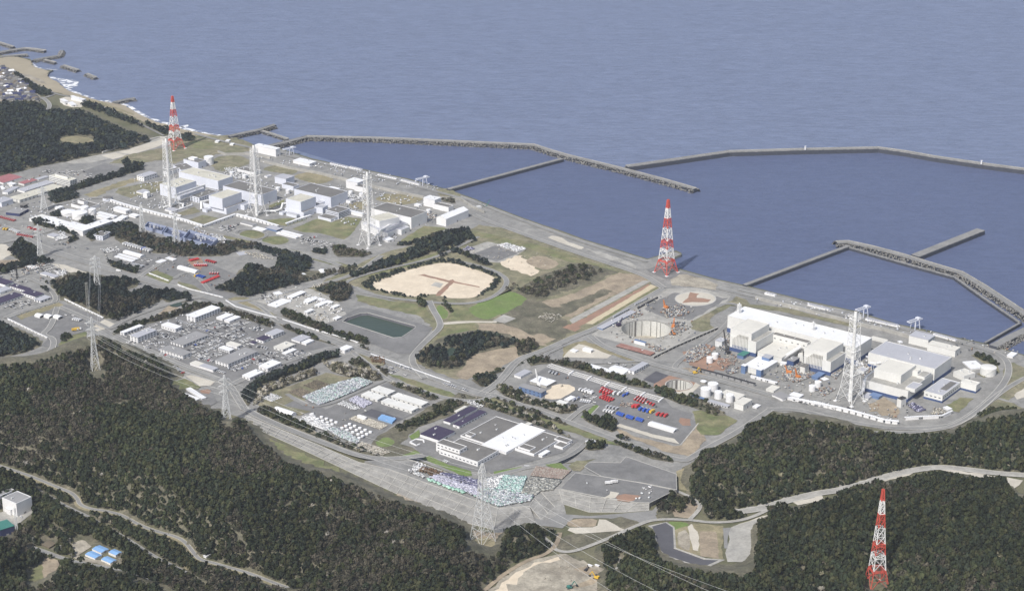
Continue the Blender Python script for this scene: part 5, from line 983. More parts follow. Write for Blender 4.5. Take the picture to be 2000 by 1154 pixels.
for i,(x,y) in enumerate([(350,178),(255,225),(470,220),(375,268),(588,265),(493,312),(705,308),(608,357),(1038,350),(945,398),(850,445),(1160,395),(1067,445),(975,495),(1287,447),(1205,498),(1112,548),(1418,493),(1335,548),(1243,600),(1545,545),(1455,595),(1357,645),(1267,692)]):
    if i == 0:
        mb = MB(); mb.cyl((0,0),2.5,0,2.2,'white',14); mb.cyl((0,0),2.5,2.2,2.9,'roofwhite',14,r2=.7); t0 = mb.obj('drum_tank'); tag(t0,'round white drum tank on the dark asphalt of the storage yard','drum tank','white drum tanks in a grid'); o = t0
    else: o = copy_tree(t0)
    p = G('H',(x,y+22)); o.location = (p.x, p.y, .4); o['label'] = 'round white drum tank, %s'%('in the left group of eight' if i < 8 else 'in the right group of sixteen')
for i,(x,y) in enumerate(((1110,672),(1135,680),(1160,688))):
    p = G('D6',(x,y+14)); mb = MB(); mb.cyl((0,0),3.3,0,5,'white',14); mb.cyl((0,0),3.3,5,6.3,'white',14,r2=.6); tag(mb.obj('silo',None,p),'white squat silo beside the heap of rubble, %s of three'%('left','middle','right')[i],'silo','white squat silos')
def pipe(c, pts, r, lb, m='steelwhite', name='exhaust_duct', cat='duct'):
    w = [G(c,(x,y),z) for x,y,z in pts]; mb = MB()
    for a, b_ in zip(w, w[1:]): mb.beam(a, b_, r, m, 10)
    for p in w[1:-1]: mb.cyl((p.x,p.y), r*1.02, p.z-r, p.z+r, m, 10)
    for a, b_ in zip(w, w[1:]):
        for k in (.3,.7):
            q = a.lerp(b_,k)
            if q.z > r+2 and abs(a.z-b_.z) < 6: mb.beam((q.x,q.y,0),(q.x,q.y,q.z-r*.8),.35,m)
    tag(mb.obj(name), lb, cat, 'white ducts and pipes')
pipe('C4',[(515,540,4),(515,462,16),(560,440,16),(795,358,16),(800,390,9)],2.0,'elevated white duct from the first reactor building towards the service building'); pipe('C4',[(395,575,4),(470,555,4),(540,530,4),(590,545,4),(585,575,2)],1.9,'curved white duct at the foot of the leftmost stack')
pipe('C4',[(765,595,2),(765,522,13),(845,505,13)],1.8,'white duct bend at the left of the second reactor building'); pipe('C4',[(1370,612,4),(1490,610,4),(1545,590,5),(1560,540,12),(1600,535,12)],1.8,'white duct linking the second stack and the third reactor building')
pipe('C5',[(830,1080,4),(890,1040,8),(915,1000,13),(1000,950,13),(1110,905,13)],1.7,'white duct linking the third stack and the rightmost reactor of the left plant'); pipe('D3',[(735,655,5),(912,540,12)],3.0,'thick white enclosed conveyor rising beside the cream roofed hall')
pipe('D3',[(1490,1000,4),(1530,960,6),(1540,880,16),(1560,830,16),(1650,765,16)],2.2,'fat white duct curling from the tallest stack to the stepped reactor building'); pipe('D3',[(1600,690,14),(1650,700,14),(1700,690,14)],1.6,'short white duct behind the stepped reactor building')
def walkway(c, pts, lb, w_=4.5, h=4.2, m='roofwhite', wall='white', name='covered_walkway', posts=9):
    w = [G(c,p) for p in pts]; e = empty(name, (0,0,0)); tag(e, lb, 'walkway' if name == 'covered_walkway' else 'wall', 'white covered walkways'); mb = MB()
    for a, b_ in zip(w, w[1:]):
        d = (b_-a); L_ = d.length; d.normalize(); n = Vector((-d.y,d.x,0))*w_/2
        mb.add([a-n+Vector((0,0,h)), b_-n+Vector((0,0,h)), b_+n+Vector((0,0,h)), a+n+Vector((0,0,h)), a-n+Vector((0,0,h+.8)), b_-n+Vector((0,0,h+.8)), b_+n+Vector((0,0,h+.8)), a+n+Vector((0,0,h+.8))], [(3,2,1,0),(4,5,6,7),(0,1,5,4),(1,2,6,5),(2,3,7,6),(3,0,4,7)], m)
    mb.obj('roof', e); mb = MB()
    for a, b_ in zip(w, w[1:]):
        d = (b_-a); L_ = d.length; d.normalize(); n = Vector((-d.y,d.x,0))*w_/2*.8; k = max(1,int(L_/posts))
        for i in range(k):
            p = a.lerp(b_, (i+.06)/k); q = a.lerp(b_, (i+.82)/k)
            mb.add([p-n, q-n, q-n+Vector((0,0,h)), p-n+Vector((0,0,h))], [(0,1,2,3)], wall); mb.add([p-n*.8, q-n*.8, q-n*.8+Vector((0,0,h)), p-n*.8+Vector((0,0,h))], [(3,2,1,0)], wall)
        for i in range(k): p = a.lerp(b_, (i+.9)/k); mb.beam(p-n, p-n+Vector((0,0,h)), .2, 'galv')
    mb.obj('wall_panel', e)
walkway('C4',[(-120,520),(0,560),(200,615),(410,668),(600,715),(785,775)],'white covered walkway running along the front road of the left plant'); walkway('C4',[(785,775),(950,715),(1105,660),(1300,710),(1520,775)],'white covered walkway bending around the small car park before the second stack'); walkway('C4',[(1592,755),(1700,715),(1835,672)],'short white covered walkway beside the right lawn'); walkway('C4',[(455,640),(680,562)],'short white covered walkway beside the leftmost stack',w_=2.5,h=2.5); walkway('C4',[(455,640),(570,668)],'stub of white walkway joining the two near the leftmost stack',w_=2.5,h=2.5)
walkway('D4',[(-60,945),(100,985),(300,1030),(500,1085),(640,1125),(775,1140)],'long white fence roof along the bottom edge of the right plant'); walkway('D4',[(830,1100),(1000,1090),(1200,1082),(1300,1035)],'white boundary wall at the bottom right of the right plant',w_=2.5,h=4,posts=30); walkway('D3',[(430,835),(600,880),(690,905)],'white covered path in front of the entrance building',w_=3,h=3)
walkway('D3',[(790,1045),(940,1075),(1100,1110),(1300,1150)],'parking canopy strip along the gate road',w_=6,h=3); walkway('G',[(150,20),(600,130),(1200,290),(1690,430)],'dark roofed pipe rack running past the tanks to the gate road',w_=3.5,h=4,m='dark',wall='roofmid',name='pipe_rack')
walkway('D2',[(880,700),(1100,590),(1510,412)],'dark sided concrete culvert wall rising to the upper right of the large pit',w_=3,h=3,m='concrete',wall='dark',name='culvert_wall'); walkway('D5',[(1205,90),(1300,150),(1440,190),(1700,260)],'white roadside barrier beside the dry triangular field',w_=1.6,h=1.2,name='barrier'); walkway('C7',[(860,925),(1100,1000),(1350,1075),(1600,1150)],'white roadside barrier between reservoir and car park',w_=1.6,h=1.2,name='barrier'); walkway('D6',[(1220,60),(1500,160),(1700,235),(2000,340)],'white roadside barrier above the four cream warehouses',w_=1.4,h=1.2,name='barrier')
walkway('C6',[(75,772),(200,830),(330,895),(465,958)],'white wall at the lower left side of the three tent yard',w_=1.2,h=2,name='barrier'); walkway('C6',[(75,772),(300,690),(582,602)],'pale wall at the upper side of the three tent yard',w_=1.2,h=2,m='concrete',name='barrier'); walkway('C6',[(630,578),(800,660),(1010,762)],'white wall between the three tent yard and the small wood',w_=1.2,h=2,name='barrier')
walkway('C6',[(1455,325),(1560,365),(1650,400)],'short white barrier on the triangular lawn',w_=1.6,h=1.4,name='barrier'); walkway('C6',[(1735,435),(1850,480),(2000,515),(2180,560)],'white barrier along the lower edge of the fire engine yard',w_=1.4,h=1.4,name='barrier')
def seawall(c, pts, h, lb, wd=1.2, m='concrete'):
    w = [G(c,p) for p in pts]; e = empty('seawall', (0,0,0)); tag(e, lb, 'seawall', 'concrete seawalls'); sweep(w, [(-wd, 0, m), (-wd, h, m), (wd, h, m), (wd, 0, m)], 'wall', e)
seawall('C5',[(-250,330),(0,395),(300,450),(600,520),(880,590),(1100,640),(1340,690)],5,'long grey tsunami wall between the left plant and the quay',2); seawall('C5',[(1340,690),(1500,690),(1700,700),(1800,770),(1930,830)],4,'lower return of the grey tsunami wall at the crossing pier')
seawall('D3',[(480,70),(900,170),(1200,250),(1500,330),(1700,370),(1990,450)],5,'grey tsunami wall between the right plant and its basin',2); seawall('C3',[(1130,640),(1200,665),(1400,660),(1640,700)],4,'curved grey wall behind the large shore shed',1.5)
seawall('C3',[(0,650),(240,575),(560,500),(640,505)],4,'pale retaining wall along the far left forest edge',1.2,'kerb')
def gantry(c, x, ybot, ytop, lb, rot):
    p = G(c,(x,ybot)); H = hfor(p, fp(c,(x,ytop))[1]); e = empty('gantry_crane', p, rot); tag(e, lb, 'gantry crane', 'pale gantry cranes on the quay')
    for sx in (-1, 1):
        for sy in (-1, 1): mb = MB(); mb.beam((sx*5,sy*6,0),(sx*4,sy*4,H*.82),.7,'wallblue'); mb.obj('leg', e)
        mb = MB(); mb.beam((sx*4.4,-5,H*.45),(sx*4.4,5,H*.45),.4,'wallblue'); mb.obj('cross_beam', e)
    mb = MB(); mb.box(-3.6,-17,H*.84,-2.2,13,H*.93,'wallblue'); mb.box(2.2,-17,H*.84,3.6,13,H*.93,'wallblue'); mb.box(-2.2,-17,H*.85,2.2,-15.5,H*.9,'wallblue'); mb.box(-2.2,11.5,H*.85,2.2,13,H*.9,'wallblue'); mb.obj('girder', e)
    mb = MB(); mb.box(-3.6,3,H*.931,3.6,9,H*1.05,'wallblue'); mb.obj('machine_house', e)
gantry('C3',1835,660,590,'pale gantry crane nearest the large shore shed of the left plant',math.radians(-50)); gantry('C5',1335,555,478,'pale gantry crane at the crossing pier',math.radians(-50)); gantry('D3',1530,245,145,'pale gantry crane left of two on the right basin quay',math.radians(-52)); gantry('D4',935,212,112,'pale gantry crane right of two on the right basin quay',math.radians(-52))
def barge():
    p = G('C5',(1920,775)); e = empty('crane_barge', (p.x,p.y,-4), math.radians(30)); tag(e, 'green work barge with a lattice crane moored at the quay', 'barge')
    mb = MB(); mb.box(-17,-8,0,17,8,3,'teal'); mb.obj('hull', e); mb = MB(); mb.box(-14,-4,3,-6,4,8,'galv'); mb.obj('deckhouse', e); mb = MB()
    for y in (-1,1): mb.beam((4,y,3),(16,y*.4,18),.35,'teal'); mb.beam((4,y,3),(-4,0,12),.3,'teal'); 
    mb.beam((-4,0,12),(16,0,18),.2,'dark'); mb.obj('crane_jib', e)
barge()
def excavator(c, x, y, m, lb, s=1.6, rot=0):
    p = G(c,(x,y)); e = empty('excavator', p, rot); tag(e, lb, 'excavator', 'construction machines')
    mb = MB(); mb.box(-2*s,-1.5*s,0,2*s,-.8*s,.9*s,'dark'); mb.box(-2*s,.8*s,0,2*s,1.5*s,.9*s,'dark'); mb.obj('track', e)
    mb = MB(); mb.box(-1.8*s,-1.3*s,1.0*s,1.4*s,1.3*s,2.3*s,m); mb.box(.1*s,-1.3*s,2.3*s,1.3*s,-.2*s,3.2*s,'glass'); mb.obj('cab', e)
    mb = MB(); mb.beam((1.2*s,.2*s,2*s),(3.6*s,.2*s,5.2*s),.35*s,m); mb.obj('boom', e); mb = MB(); mb.beam((3.6*s,.2*s,5.2*s),(5.4*s,.2*s,2*s),.28*s,m); mb.box(4.9*s,-.5*s,.9*s,6*s,.9*s,2*s,'dark'); mb.obj('bucket_arm', e)
def crawler(c, x, y, m, lb, H=26, rot=0):
    p = G(c,(x,y)); e = empty('crawler_crane', p, rot); tag(e, lb, 'crane', 'crawler cranes')
    mb = MB(); mb.box(-4,-3,0,4,-1.6,1.4,'dark'); mb.box(-4,1.6,0,4,3,1.4,'dark'); mb.obj('track', e); mb = MB(); mb.box(-4.5,-2.4,1.6,3,2.4,5,m); mb.obj('cab', e); mb = MB()
    for a, b_ in ((-1,-1),(-1,1),(1,-1),(1,1)): mb.beam((2+a*.7,b_*1.2,3),(H*.42+a*.3,b_*.4,H),.32,m)
    for k in range(9): mb.beam((2+(H*.42-2)*k/9,-1+.07*k,3+(H-3)*k/9),(2+(H*.42-2)*(k+1)/9,1-.07*k,3+(H-3)*(k+1)/9),.25,m)
    mb.obj('jib', e)
crawler('D2',1000,215,'orange','orange crawler crane on the yard between the two large rings',14,2.2); crawler('D2',1075,400,'orange','orange crawler crane at the right rim of the large pit',15,1.3); crawler('D2',545,385,'purple','dark purple crawler crane at the left rim of the large pit',14,.5); crawler('D3',800,800,'orange','orange crawler crane left of the cream plant tower',13,2.8); crawler('D3',890,845,'orange','orange crawler crane in front of the cream plant tower',14,2.2); crawler('D3',205,600,'dark','dark crawler crane beside the left finned building',34,2.0); crawler('D3',960,760,'dark','dark crawler crane behind the cream plant tower',30,1.8)
crawler('D8',445,400,'steelwhite','thin white crane in front of the brilliant white roof',24,2.2)
excavator('D2',1290,850,'caryellow','yellow excavator on the sandy strip behind the four tanks',1.8,.5); excavator('E5',1205,1045,'caryellow','yellow excavator on the quarry floor',1.7,2.6); excavator('E5',965,1130,'teal','teal excavator at the bottom of the quarry',1.7,.3); excavator('E5',1110,975,'dark','dark excavator on the quarry bench',1.2,1); excavator('E2',885,490,'carred','red and white loader on the red patch of the lower lot',1.2,.4)
excavator('D2',1080,470,'orange','small orange excavator at the lower right of the large pit',1.5,2)
# switchyard: blue walled bays with equipment
def bay(c, pts, h, lb):
    w = [G(c,p) for p in pts]; e = empty('switchyard_bay', (0,0,0)); tag(e, lb, 'switchyard', 'blue walled switchyard bays'); mb = MB()
    for a, b_ in zip(w, w[1:]+w[:1]):
        d = (b_-a).normalized(); n = Vector((-d.y,d.x,0))*.6
        mb.add([a-n,b_-n,b_+n,a+n]+[q+Vector((0,0,h)) for q in (a-n,b_-n,b_+n,a+n)], [(4,5,6,7),(0,1,5,4),(2,3,7,6),(1,2,6,5),(3,0,4,7)], 'yardwall')
    mb.obj('wall', e); mb = MB(); vs = [(p.x,p.y,.9+LAY[0]) for p in w]; mb.add(vs, [up(vs,f) for f in tessellate_polygon([w])], 'yardblue'); mb.obj('floor', e)
    for k in range(7):
        u, v = random.uniform(.15,.85), random.uniform(.2,.8); q = w[0].lerp(w[1],u).lerp(w[3].lerp(w[2],u),v); mb = MB(); mb.box(q.x-1.6,q.y-1.6,1,q.x+1.6,q.y+1.6,4.5,'rooflight'); mb.beam((q.x,q.y,4.5),(q.x,q.y,9),.35,'steelwhite'); mb.beam((q.x-3,q.y,8),(q.x+3,q.y+1,8),.25,'steelwhite'); mb.obj('transformer', e)
bay('C4',[(210,790),(385,838),(425,790),(250,745)],6,'left bay of the blue walled switchyard'); bay('C4',[(400,850),(575,905),(625,850),(440,795)],6,'middle bay of the blue walled switchyard'); bay('C4',[(590,905),(860,975),(925,915),(650,830)],7,'right bay of the blue walled switchyard')
# quay equipment rows
def rowof(proto, c, a, b_, n, label, rot=0, z=0):
    for i in range(n):
        t = i/max(n-1,1); p = G(c,(a[0]+(b_[0]-a[0])*t, a[1]+(b_[1]-a[1])*t), z); o = copy_tree(proto[0]) if proto[1] else proto[0]; proto[1] = 1; o.location = p; o.rotation_euler.z = rot; o['label'] = label
mb = MB(); mb.box(-3.2,-3,0,3.2,3,3.2,'white'); mb.box(-2.2,-1.5,3.2,2.2,1.5,4.6,'rooflight'); pr = [mb.obj('intake_housing'),0]; tag(pr[0],'x','intake housing','white intake housings along the quays')
for c,a,b_,n,lb,rt in (('C5',(440,358),(590,392),8,'white intake housing on the left quay, first group',-.95),('C5',(630,395),(720,415),5,'white intake housing on the left quay, second group',-.95),('C5',(905,468),(1060,502),9,'white intake housing on the left quay, third group',-.95),('C5',(1135,520),(1290,558),9,'white intake housing on the left quay, by the crossing pier crane',-.95),
    ('D3',(1010,140),(1180,182),9,'white intake housing on the right quay, leftmost group',-.7),('D3',(1575,280),(1855,342),14,'white intake housing on the right quay, middle group',-.7),('D4',(1135,278),(1320,330),9,'white intake housing on the right quay, group by the shore sheds',-.7),('D3',(590,25),(660,42),4,'white housing on the right quay near the narrow pier',-.7)): rowof(pr,c,a,b_,n,lb,rt)

# ------------------------------------------------------------------ vehicles
def carmesh(m, L_=4.6, W=1.8, van=False):
    mb = MB(); mb.box(-L_/2,-W/2,.35,L_/2,W/2,.95 if not van else 1.2,m)
    x0, x1, zt = (-L_*.30, L_*.22, 1.5) if not van else (-L_*.46, L_*.36, 2.1); zb = .95 if not van else 1.2
    mb.add([(x0,-W*.46,zb),(x1+.5,-W*.46,zb),(x1+.5,W*.46,zb),(x0,W*.46,zb),(x0+.25,-W*.4,zt),(x1,-W*.4,zt),(x1,W*.4,zt),(x0+.25,W*.4,zt)], [(0,1,5,4),(1,2,6,5),(2,3,7,6),(3,0,4,7)], 'glass')
    mb.add([(x0+.25,-W*.4,zt),(x1,-W*.4,zt),(x1,W*.4,zt),(x0+.25,W*.4,zt)], [(0,1,2,3)], m)
    for x in (-L_*.32, L_*.32):
        for y in (-W/2, W/2-.2): mb.box(x-.33,y,0,x+.33,y+.2,.66,'dark')
    return mb
CARS = {k: carmesh(m, 4.6, 1.8, v).mesh(k) for k, m, v in (('white_car','carwhite',0),('silver_car','carsilver',0),('black_car','cardark',0),('white_van','carwhite',1),('blue_car','carblue',0),('red_car','carred',0))}
ncar = [0]
def cars(c, a, b_, n, where, fill=.85, z=0, scale=1.15, ang=90, mix=(.58,.16,.13,.1,.01,.02)):
    p0, p1 = G(c,a,z), G(c,b_,z); d = p1-p0; yaw = math.atan2(d.y,d.x)+math.radians(ang)
    for i in range(n):
        if random.random() > fill or ncar[0] >= 292: continue
        k = random.choices(list(CARS), mix)[0]; o = bpy.data.objects.new('parked_car', CARS[k]); COL.objects.link(o); p = p0.lerp(p1, (i+.5)/n); ncar[0] += 1
        o.location = (p.x+random.uniform(-.3,.3), p.y+random.uniform(-.5,.5), z+LAY[0]*.8+.1); o.rotation_euler.z = yaw+random.choice((0,math.pi))+random.uniform(-.04,.04); o.scale = (scale,)*3
        tag(o, '%s parked %s' % (k.replace('_',' ').replace('silver','silver grey'), where), 'car' if 'van' not in k else 'van', 'cars '+where)
for c,a,b_,n,wh in (('D5',(730,285),(880,335),9,'just below the largest white office'),('D5',(920,355),(1130,420),13,'in the upper middle rows of the car park'),('D5',(980,340),(1110,295),8,'right of the largest white office'),('D5',(1060,370),(1210,325),9,'in the row right of the upper middle rows'),('D5',(1250,360),(1390,310),7,'in the upper right row'),('D5',(1390,255),(1590,312),11,'along the top right hedge'),
  ('D5',(1270,400),(1380,365),8,'in the block before the hedge'),('D5',(1220,425),(1340,470),5,'along the short hedge'),('D5',(1460,385),(1540,355),6,'near the right hedge corner'),('D5',(1340,490),(1450,455),8,'left of the solar roofed house'),('D5',(870,540),(1020,480),10,'in front of the upper grey office'),('D5',(945,555),(1130,480),11,'in the long row of the centre'),('D5',(990,590),(1190,510),13,'in the second long row of the centre'),
  ('D5',(565,610),(770,665),13,'in front of the crosswise grey office'),('D5',(560,410),(640,430),4,'left of the middle'),('D5',(590,440),(720,460),6,'left of the middle'),('D5',(450,520),(610,500),7,'below the left offices'),('D5',(400,545),(480,560),5,'below the left offices'),('D5',(240,490),(320,510),5,'beside the slim prefab'),('D5',(1060,620),(1170,620),7,'behind the largest grey roof'),('D5',(950,650),(1100,690),9,'between the grey roofs'),
  ('D5',(1270,745),(1500,655),14,'in front of the largest grey roof'),('D5',(1250,770),(1410,745),9,'in the second row before the largest grey roof'),('D5',(1430,720),(1600,665),9,'behind the lower white halls'),('D5',(1100,770),(1200,800),6,'by the lower road of the car park'),('D5',(1600,600),(1690,610),5,'beside the beige hall'),('D5',(1820,650),(1980,600),10,'at the right end of the car park'),('D5',(1840,620),(1960,580),8,'at the right end of the car park'),
  ('D5',(700,730),(790,800),9,'at the forest edge below the car park'),('D5',(1500,540),(1620,560),5,'by the solar roofed house'),
  ('C4',(950,770),(1090,770),9,'in the small lot before the second stack'),('C4',(960,795),(1080,790),7,'in the small lot before the second stack'),('C4',(1750,890),(1950,920),9,'in the lot right of the bus shelters'),('C4',(1800,880),(1900,870),5,'in the lot right of the bus shelters'),('C7',(690,760),(780,745),5,'inside the contractors camp'),('C7',(650,700),(740,680),5,'inside the contractors camp'),('C7',(1050,690),(1130,690),3,'inside the contractors camp'),('C7',(1230,920),(1280,890),3,'inside the contractors camp'),
  ('D6',(1460,175),(1620,215),10,'beside the road above the cream warehouses'),('D6',(1380,185),(1440,205),3,'beside the road above the cream warehouses'),('D7',(430,50),(670,125),13,'along the road above the purple roofs'),('D7',(430,800),(480,820),3,'in front of the low cream office'),('D7',(1220,860),(1280,862),4,'on the road below the laboratory'),
  ('G',(1150,250),(1560,350),9,'on the road before the white entrance building'),('I',(490,1140),(650,1110),4,'beside the white cubic building'),('D3',(1190,1050),(1240,1030),3,'left of the tallest stack foot'),('C2',(780,350),(880,375),7,'in the upper left lot'),('C2',(510,320),(570,320),4,'in the upper left lot')):
    cars(c,a,b_,n,wh)
cars('I',(685,1060),(700,1066),1,'at the corner of the white cubic building',fill=1,mix=(0,0,0,0,0,1))
# lorries: cab, cargo box, wheels
def lorry(cabm, boxm, L_=8, flat=False, ladder=False):
    e = bpy.data.objects.new('lorry', None); COL.objects.link(e)
    mb = MB(); mb.box(L_/2-1.9,-1.2,.7,L_/2,1.2,2.8,cabm); mb.box(L_/2-.7,-1.1,1.7,L_/2+.03,1.1,2.6,'glass'); mb.obj('cab', e)
    mb = MB(); mb.box(-L_/2,-1.25,.9,L_/2-2.1,1.25,1.5 if flat else 3.3,boxm); mb.obj('cargo_bed' if flat else 'cargo_box', e)
    if ladder: mb = MB(); mb.box(-L_/2,-.5,3.4,L_/2-1,.5,3.8,'galv'); mb.obj('ladder', e)
    for x in (-L_*.3, L_*.32): mb = MB(); mb.box(x-.5,-1.3,0,x+.5,1.3,1,'dark'); mb.obj('wheel', e)
    return e
LT = {}
def lorries(c, a, b_, n, kind, label, name, cat, yaw, grp, z=0, sc_=1.0, **kw):
    if c[0] == 'C' and n > 3: dd = G(c,b_,z)-G(c,a,z); yaw = math.degrees(math.atan2(dd.y,dd.x))+90
    key = (kind,)+tuple(sorted(kw.items()))
    for i in range(n):
        if key not in LT: LT[key] = o = lorry(*kind, **kw)
        else: o = copy_tree(LT[key])
        o.name = name; p = G(c,a,z).lerp(G(c,b_,z), (i+.5)/n); o.location = (p.x, p.y, z+LAY[0]*.8+.1); o.rotation_euler.z = math.radians(yaw)+random.uniform(-.03,.03); o.scale = (sc_,)*3
        tag(o, label, cat, grp)
FE = 'red fire engines and red trucks in rows'
for c,a,b_,n,lb in (('D8',(1020,425),(1130,470),5,'upper row of the left red block in the truck yard'),('D8',(1010,440),(1110,480),4,'middle row of the left red block in the truck yard'),('D8',(1000,455),(1085,488),3,'lower row of the left red block in the truck yard'),('D8',(1030,495),(1140,540),5,'upper row of the second red block in the truck yard'),('D8',(1005,510),(1110,550),5,'lower row of the second red block in the truck yard'),
   ('D8',(1350,505),(1440,540),4,'upper row of the right red block in the truck yard'),('D8',(1325,525),(1425,565),4,'middle row of the right red block in the truck yard'),('D8',(1440,555),(1520,590),3,'lower end of the right red block in the truck yard'),('C6',(1850,205),(1940,185),5,'upper red row beside the tents'),('C6',(1890,245),(2020,245),6,'second red row beside the tents'),('C7',(0,400),(130,400),6,'middle red row of the fire engine yard'),
   ('C7',(110,350),(210,375),5,'right red row of the fire engine yard'),('C7',(70,575),(240,505),9,'lowest long red row of the fire engine yard'),('C7',(140,480),(240,480),4,'short red row above the lowest one'),('C2',(0,775),(150,815),8,'red row in the lot left of the white warehouses'),('C2',(170,945),(330,975),8,'red row at the lower left lot'),('C2',(275,880),(400,915),5,'red row beside the lower white pylon')):
    lorries(c,a,b_,n,('carred','carred'),'red fire engine, %s'%lb,'fire_engine','fire engine',{'D8':60,'C6':35,'C7':70,'C2':75}[c],FE,sc_=.88,ladder=(n%2==0))
lorries('D8',(1310,600),(1370,600),2,('carred','carred'),'long red ladder engine in the middle of the truck yard','fire_engine','fire engine',55,FE,sc_=1.3); lorries('D8',(1530,670),(1640,690),3,('carred','carred'),'dark red truck at the right end of the long vehicle row','fire_engine','fire engine',55,FE,sc_=1.2)
lorries('D8',(1370,620),(1480,650),3,('carwhite','carblue'),'white and blue power truck in the long vehicle row','power_truck','truck',55,'power trucks',sc_=1.3); lorries('D8',(1475,650),(1510,650),1,('caryellow','caryellow'),'yellow truck in the long vehicle row','yellow_truck','truck',55,'power trucks',sc_=1.35)
lorries('D8',(1165,660),(1230,685),4,('carblue','carblue'),'bright blue pump truck in the lower row, left group','pump_truck','truck',65,'blue pump trucks'); lorries('D8',(1255,690),(1320,712),4,('carblue','carblue'),'bright blue pump truck in the lower row, middle group','pump_truck','truck',65,'blue pump trucks'); lorries('D8',(1345,712),(1410,735),4,('carblue','carblue'),'bright blue pump truck in the lower row, right group','pump_truck','truck',65,'blue pump trucks')
lorries('D8',(750,550),(815,520),2,('carblue','carsilver'),'blue trailer beside the cream box store','trailer','truck',60,'blue pump trucks'); lorries('D8',(1215,505),(1280,475),2,('cardark','carblue'),'dark blue truck between the red blocks','power_truck','truck',60,'power trucks')
lorries('D8',(530,275),(620,300),3,('cardark','carsilver'),'grey truck at the top left of the truck yard','grey_truck','truck',60,'grey and white trucks'); lorries('D8',(810,440),(950,480),5,('carwhite','carwhite'),'white truck between the sandy plot and the red block','white_truck','truck',60,'grey and white trucks'); lorries('D8',(820,545),(920,560),5,('carwhite','carsilver'),'white flatbed by the hedge end','white_truck','truck',70,'grey and white trucks',flat=True); lorries('D8',(1060,600),(1180,625),4,('carwhite','carsilver'),'white truck in the lower left rows of the truck yard','white_truck','truck',60,'grey and white trucks'); lorries('D8',(1040,635),(1140,655),4,('carwhite','carwhite'),'white truck in the lowest left row of the truck yard','white_truck','truck',60,'grey and white trucks')
lorries('D8',(1120,475),(1210,485),2,('carwhite','carwhite'),'large white truck beside the left red block','white_truck','truck',60,'grey and white trucks',sc_=1.2)
lorries('C2',(1210,1040),(1480,1115),11,('carwhite','carwhite'),'white tank lorry in the long row under the tree belt','tank_lorry','tank lorry',50,'white tank lorries',sc_=1.35); lorries('C2',(1390,1090),(1410,1092),1,('carblue','carblue'),'blue tank lorry within the long white row','tank_lorry','tank lorry',50,'white tank lorries',sc_=1.35); lorries('C6',(1285,240),(1400,265),8,('carwhite','carsilver'),'white truck below the long white racks','white_truck','truck',50,'grey and white trucks')
lorries('C2',(100,900),(190,930),5,('carwhite','carwhite'),'white fire vehicle between yellow and red ones','white_truck','truck',75,'grey and white trucks'); lorries('C2',(30,895),(80,900),2,('caryellow','caryellow'),'yellow vehicle at the left end of the white row','yellow_truck','truck',75,'power trucks'); lorries('C7',(20,500),(100,520),4,('carblue','carblue'),'blue truck between the red rows of the fire engine yard','power_truck','truck',70,'blue pump trucks'); lorries('C7',(0,510),(40,490),2,('caryellow','caryellow'),'yellow truck at the left of the blue ones in the fire engine yard','yellow_truck','truck',70,'power trucks')
lorries('C6',(720,885),(775,875),2,('carwhite','caryellow'),'yellow tank lorry below the three vehicle tents','tank_lorry','tank lorry',20,'white tank lorries',sc_=1.3); lorries('C6',(715,775),(790,790),4,('carwhite','carwhite'),'white van truck right of the three vehicle tents','white_truck','truck',80,'grey and white trucks'); lorries('D2',(200,1010),(290,1045),3,('carwhite','carwhite'),'white truck at the left of the red block by the marking rows','white_truck','truck',60,'grey and white trucks')
lorries('E2',(560,395),(660,375),2,('carwhite','carwhite'),'white trailer on the lower asphalt lot','white_truck','truck',10,'grey and white trucks',z=ZP,sc_=1.2); lorries('C6',(1150,305),(1170,308),1,('carwhite','carwhite'),'white bus driving on the main road beside the small wood','bus','bus',-20,'grey and white trucks',sc_=1.1); lorries('F',(962,742),(990,730),0,('carwhite','carwhite'),'','lorry','truck',0,'')
lorries('D2',(700,190),(820,130),6,('cardark','carsilver'),'dark concrete mixer lorry above the black strip','mixer_lorry','truck',60,'mixer lorries'); lorries('D2',(490,310),(640,230),8,('carwhite','carsilver'),'white mixer lorry beside the blue grey steel frame','mixer_lorry','truck',60,'mixer lorries')
p0 = [G('D2',q,0) for q in ((722,212),(920,108),(926,116),(730,222))]; mb = MB(); mb.prism([(p.x,p.y) for p in p0],0,2.5,'dark'); tag(mb.obj('dark_trough'),'long black trough beside the dark mixer lorries','trough')
# ------------------------------------------------------------------ stored bags and clutter
PALS = {'bags': [(.56,.6,.61),(.46,.5,.53),(.33,.45,.41),(.45,.45,.5),(.6,.62,.63),(.2,.22,.26),(.28,.3,.3)], 'green': [(.36,.58,.47),(.42,.6,.52)], 'lilac': [(.47,.47,.56),(.52,.52,.6),(.4,.4,.48)], 'dark': [(.10,.10,.17),(.14,.14,.22),(.4,.4,.5)],
        'teal': [(.33,.5,.45),(.45,.58,.56),(.55,.6,.6),(.25,.33,.33)], 'brown': [(.13,.09,.06),(.18,.12,.08)], 'grey': [(.3,.3,.28),(.22,.22,.2),(.4,.4,.37)], 'white': [(.68,.68,.68),(.55,.57,.58),(.74,.74,.74),(.36,.36,.37)], 'rub': [(.5,.47,.4),(.38,.35,.3),(.6,.57,.5)],
        'wood': [(.2,.17,.13),(.28,.24,.18),(.13,.12,.1)], 'red':[(.32,.24,.21),(.3,.26,.23),(.42,.38,.34)], 'mix':[(.55,.55,.53),(.3,.3,.3),(.30,.2,.15),(.12,.13,.14),(.42,.39,.34),(.2,.22,.27),(.36,.35,.32)]}
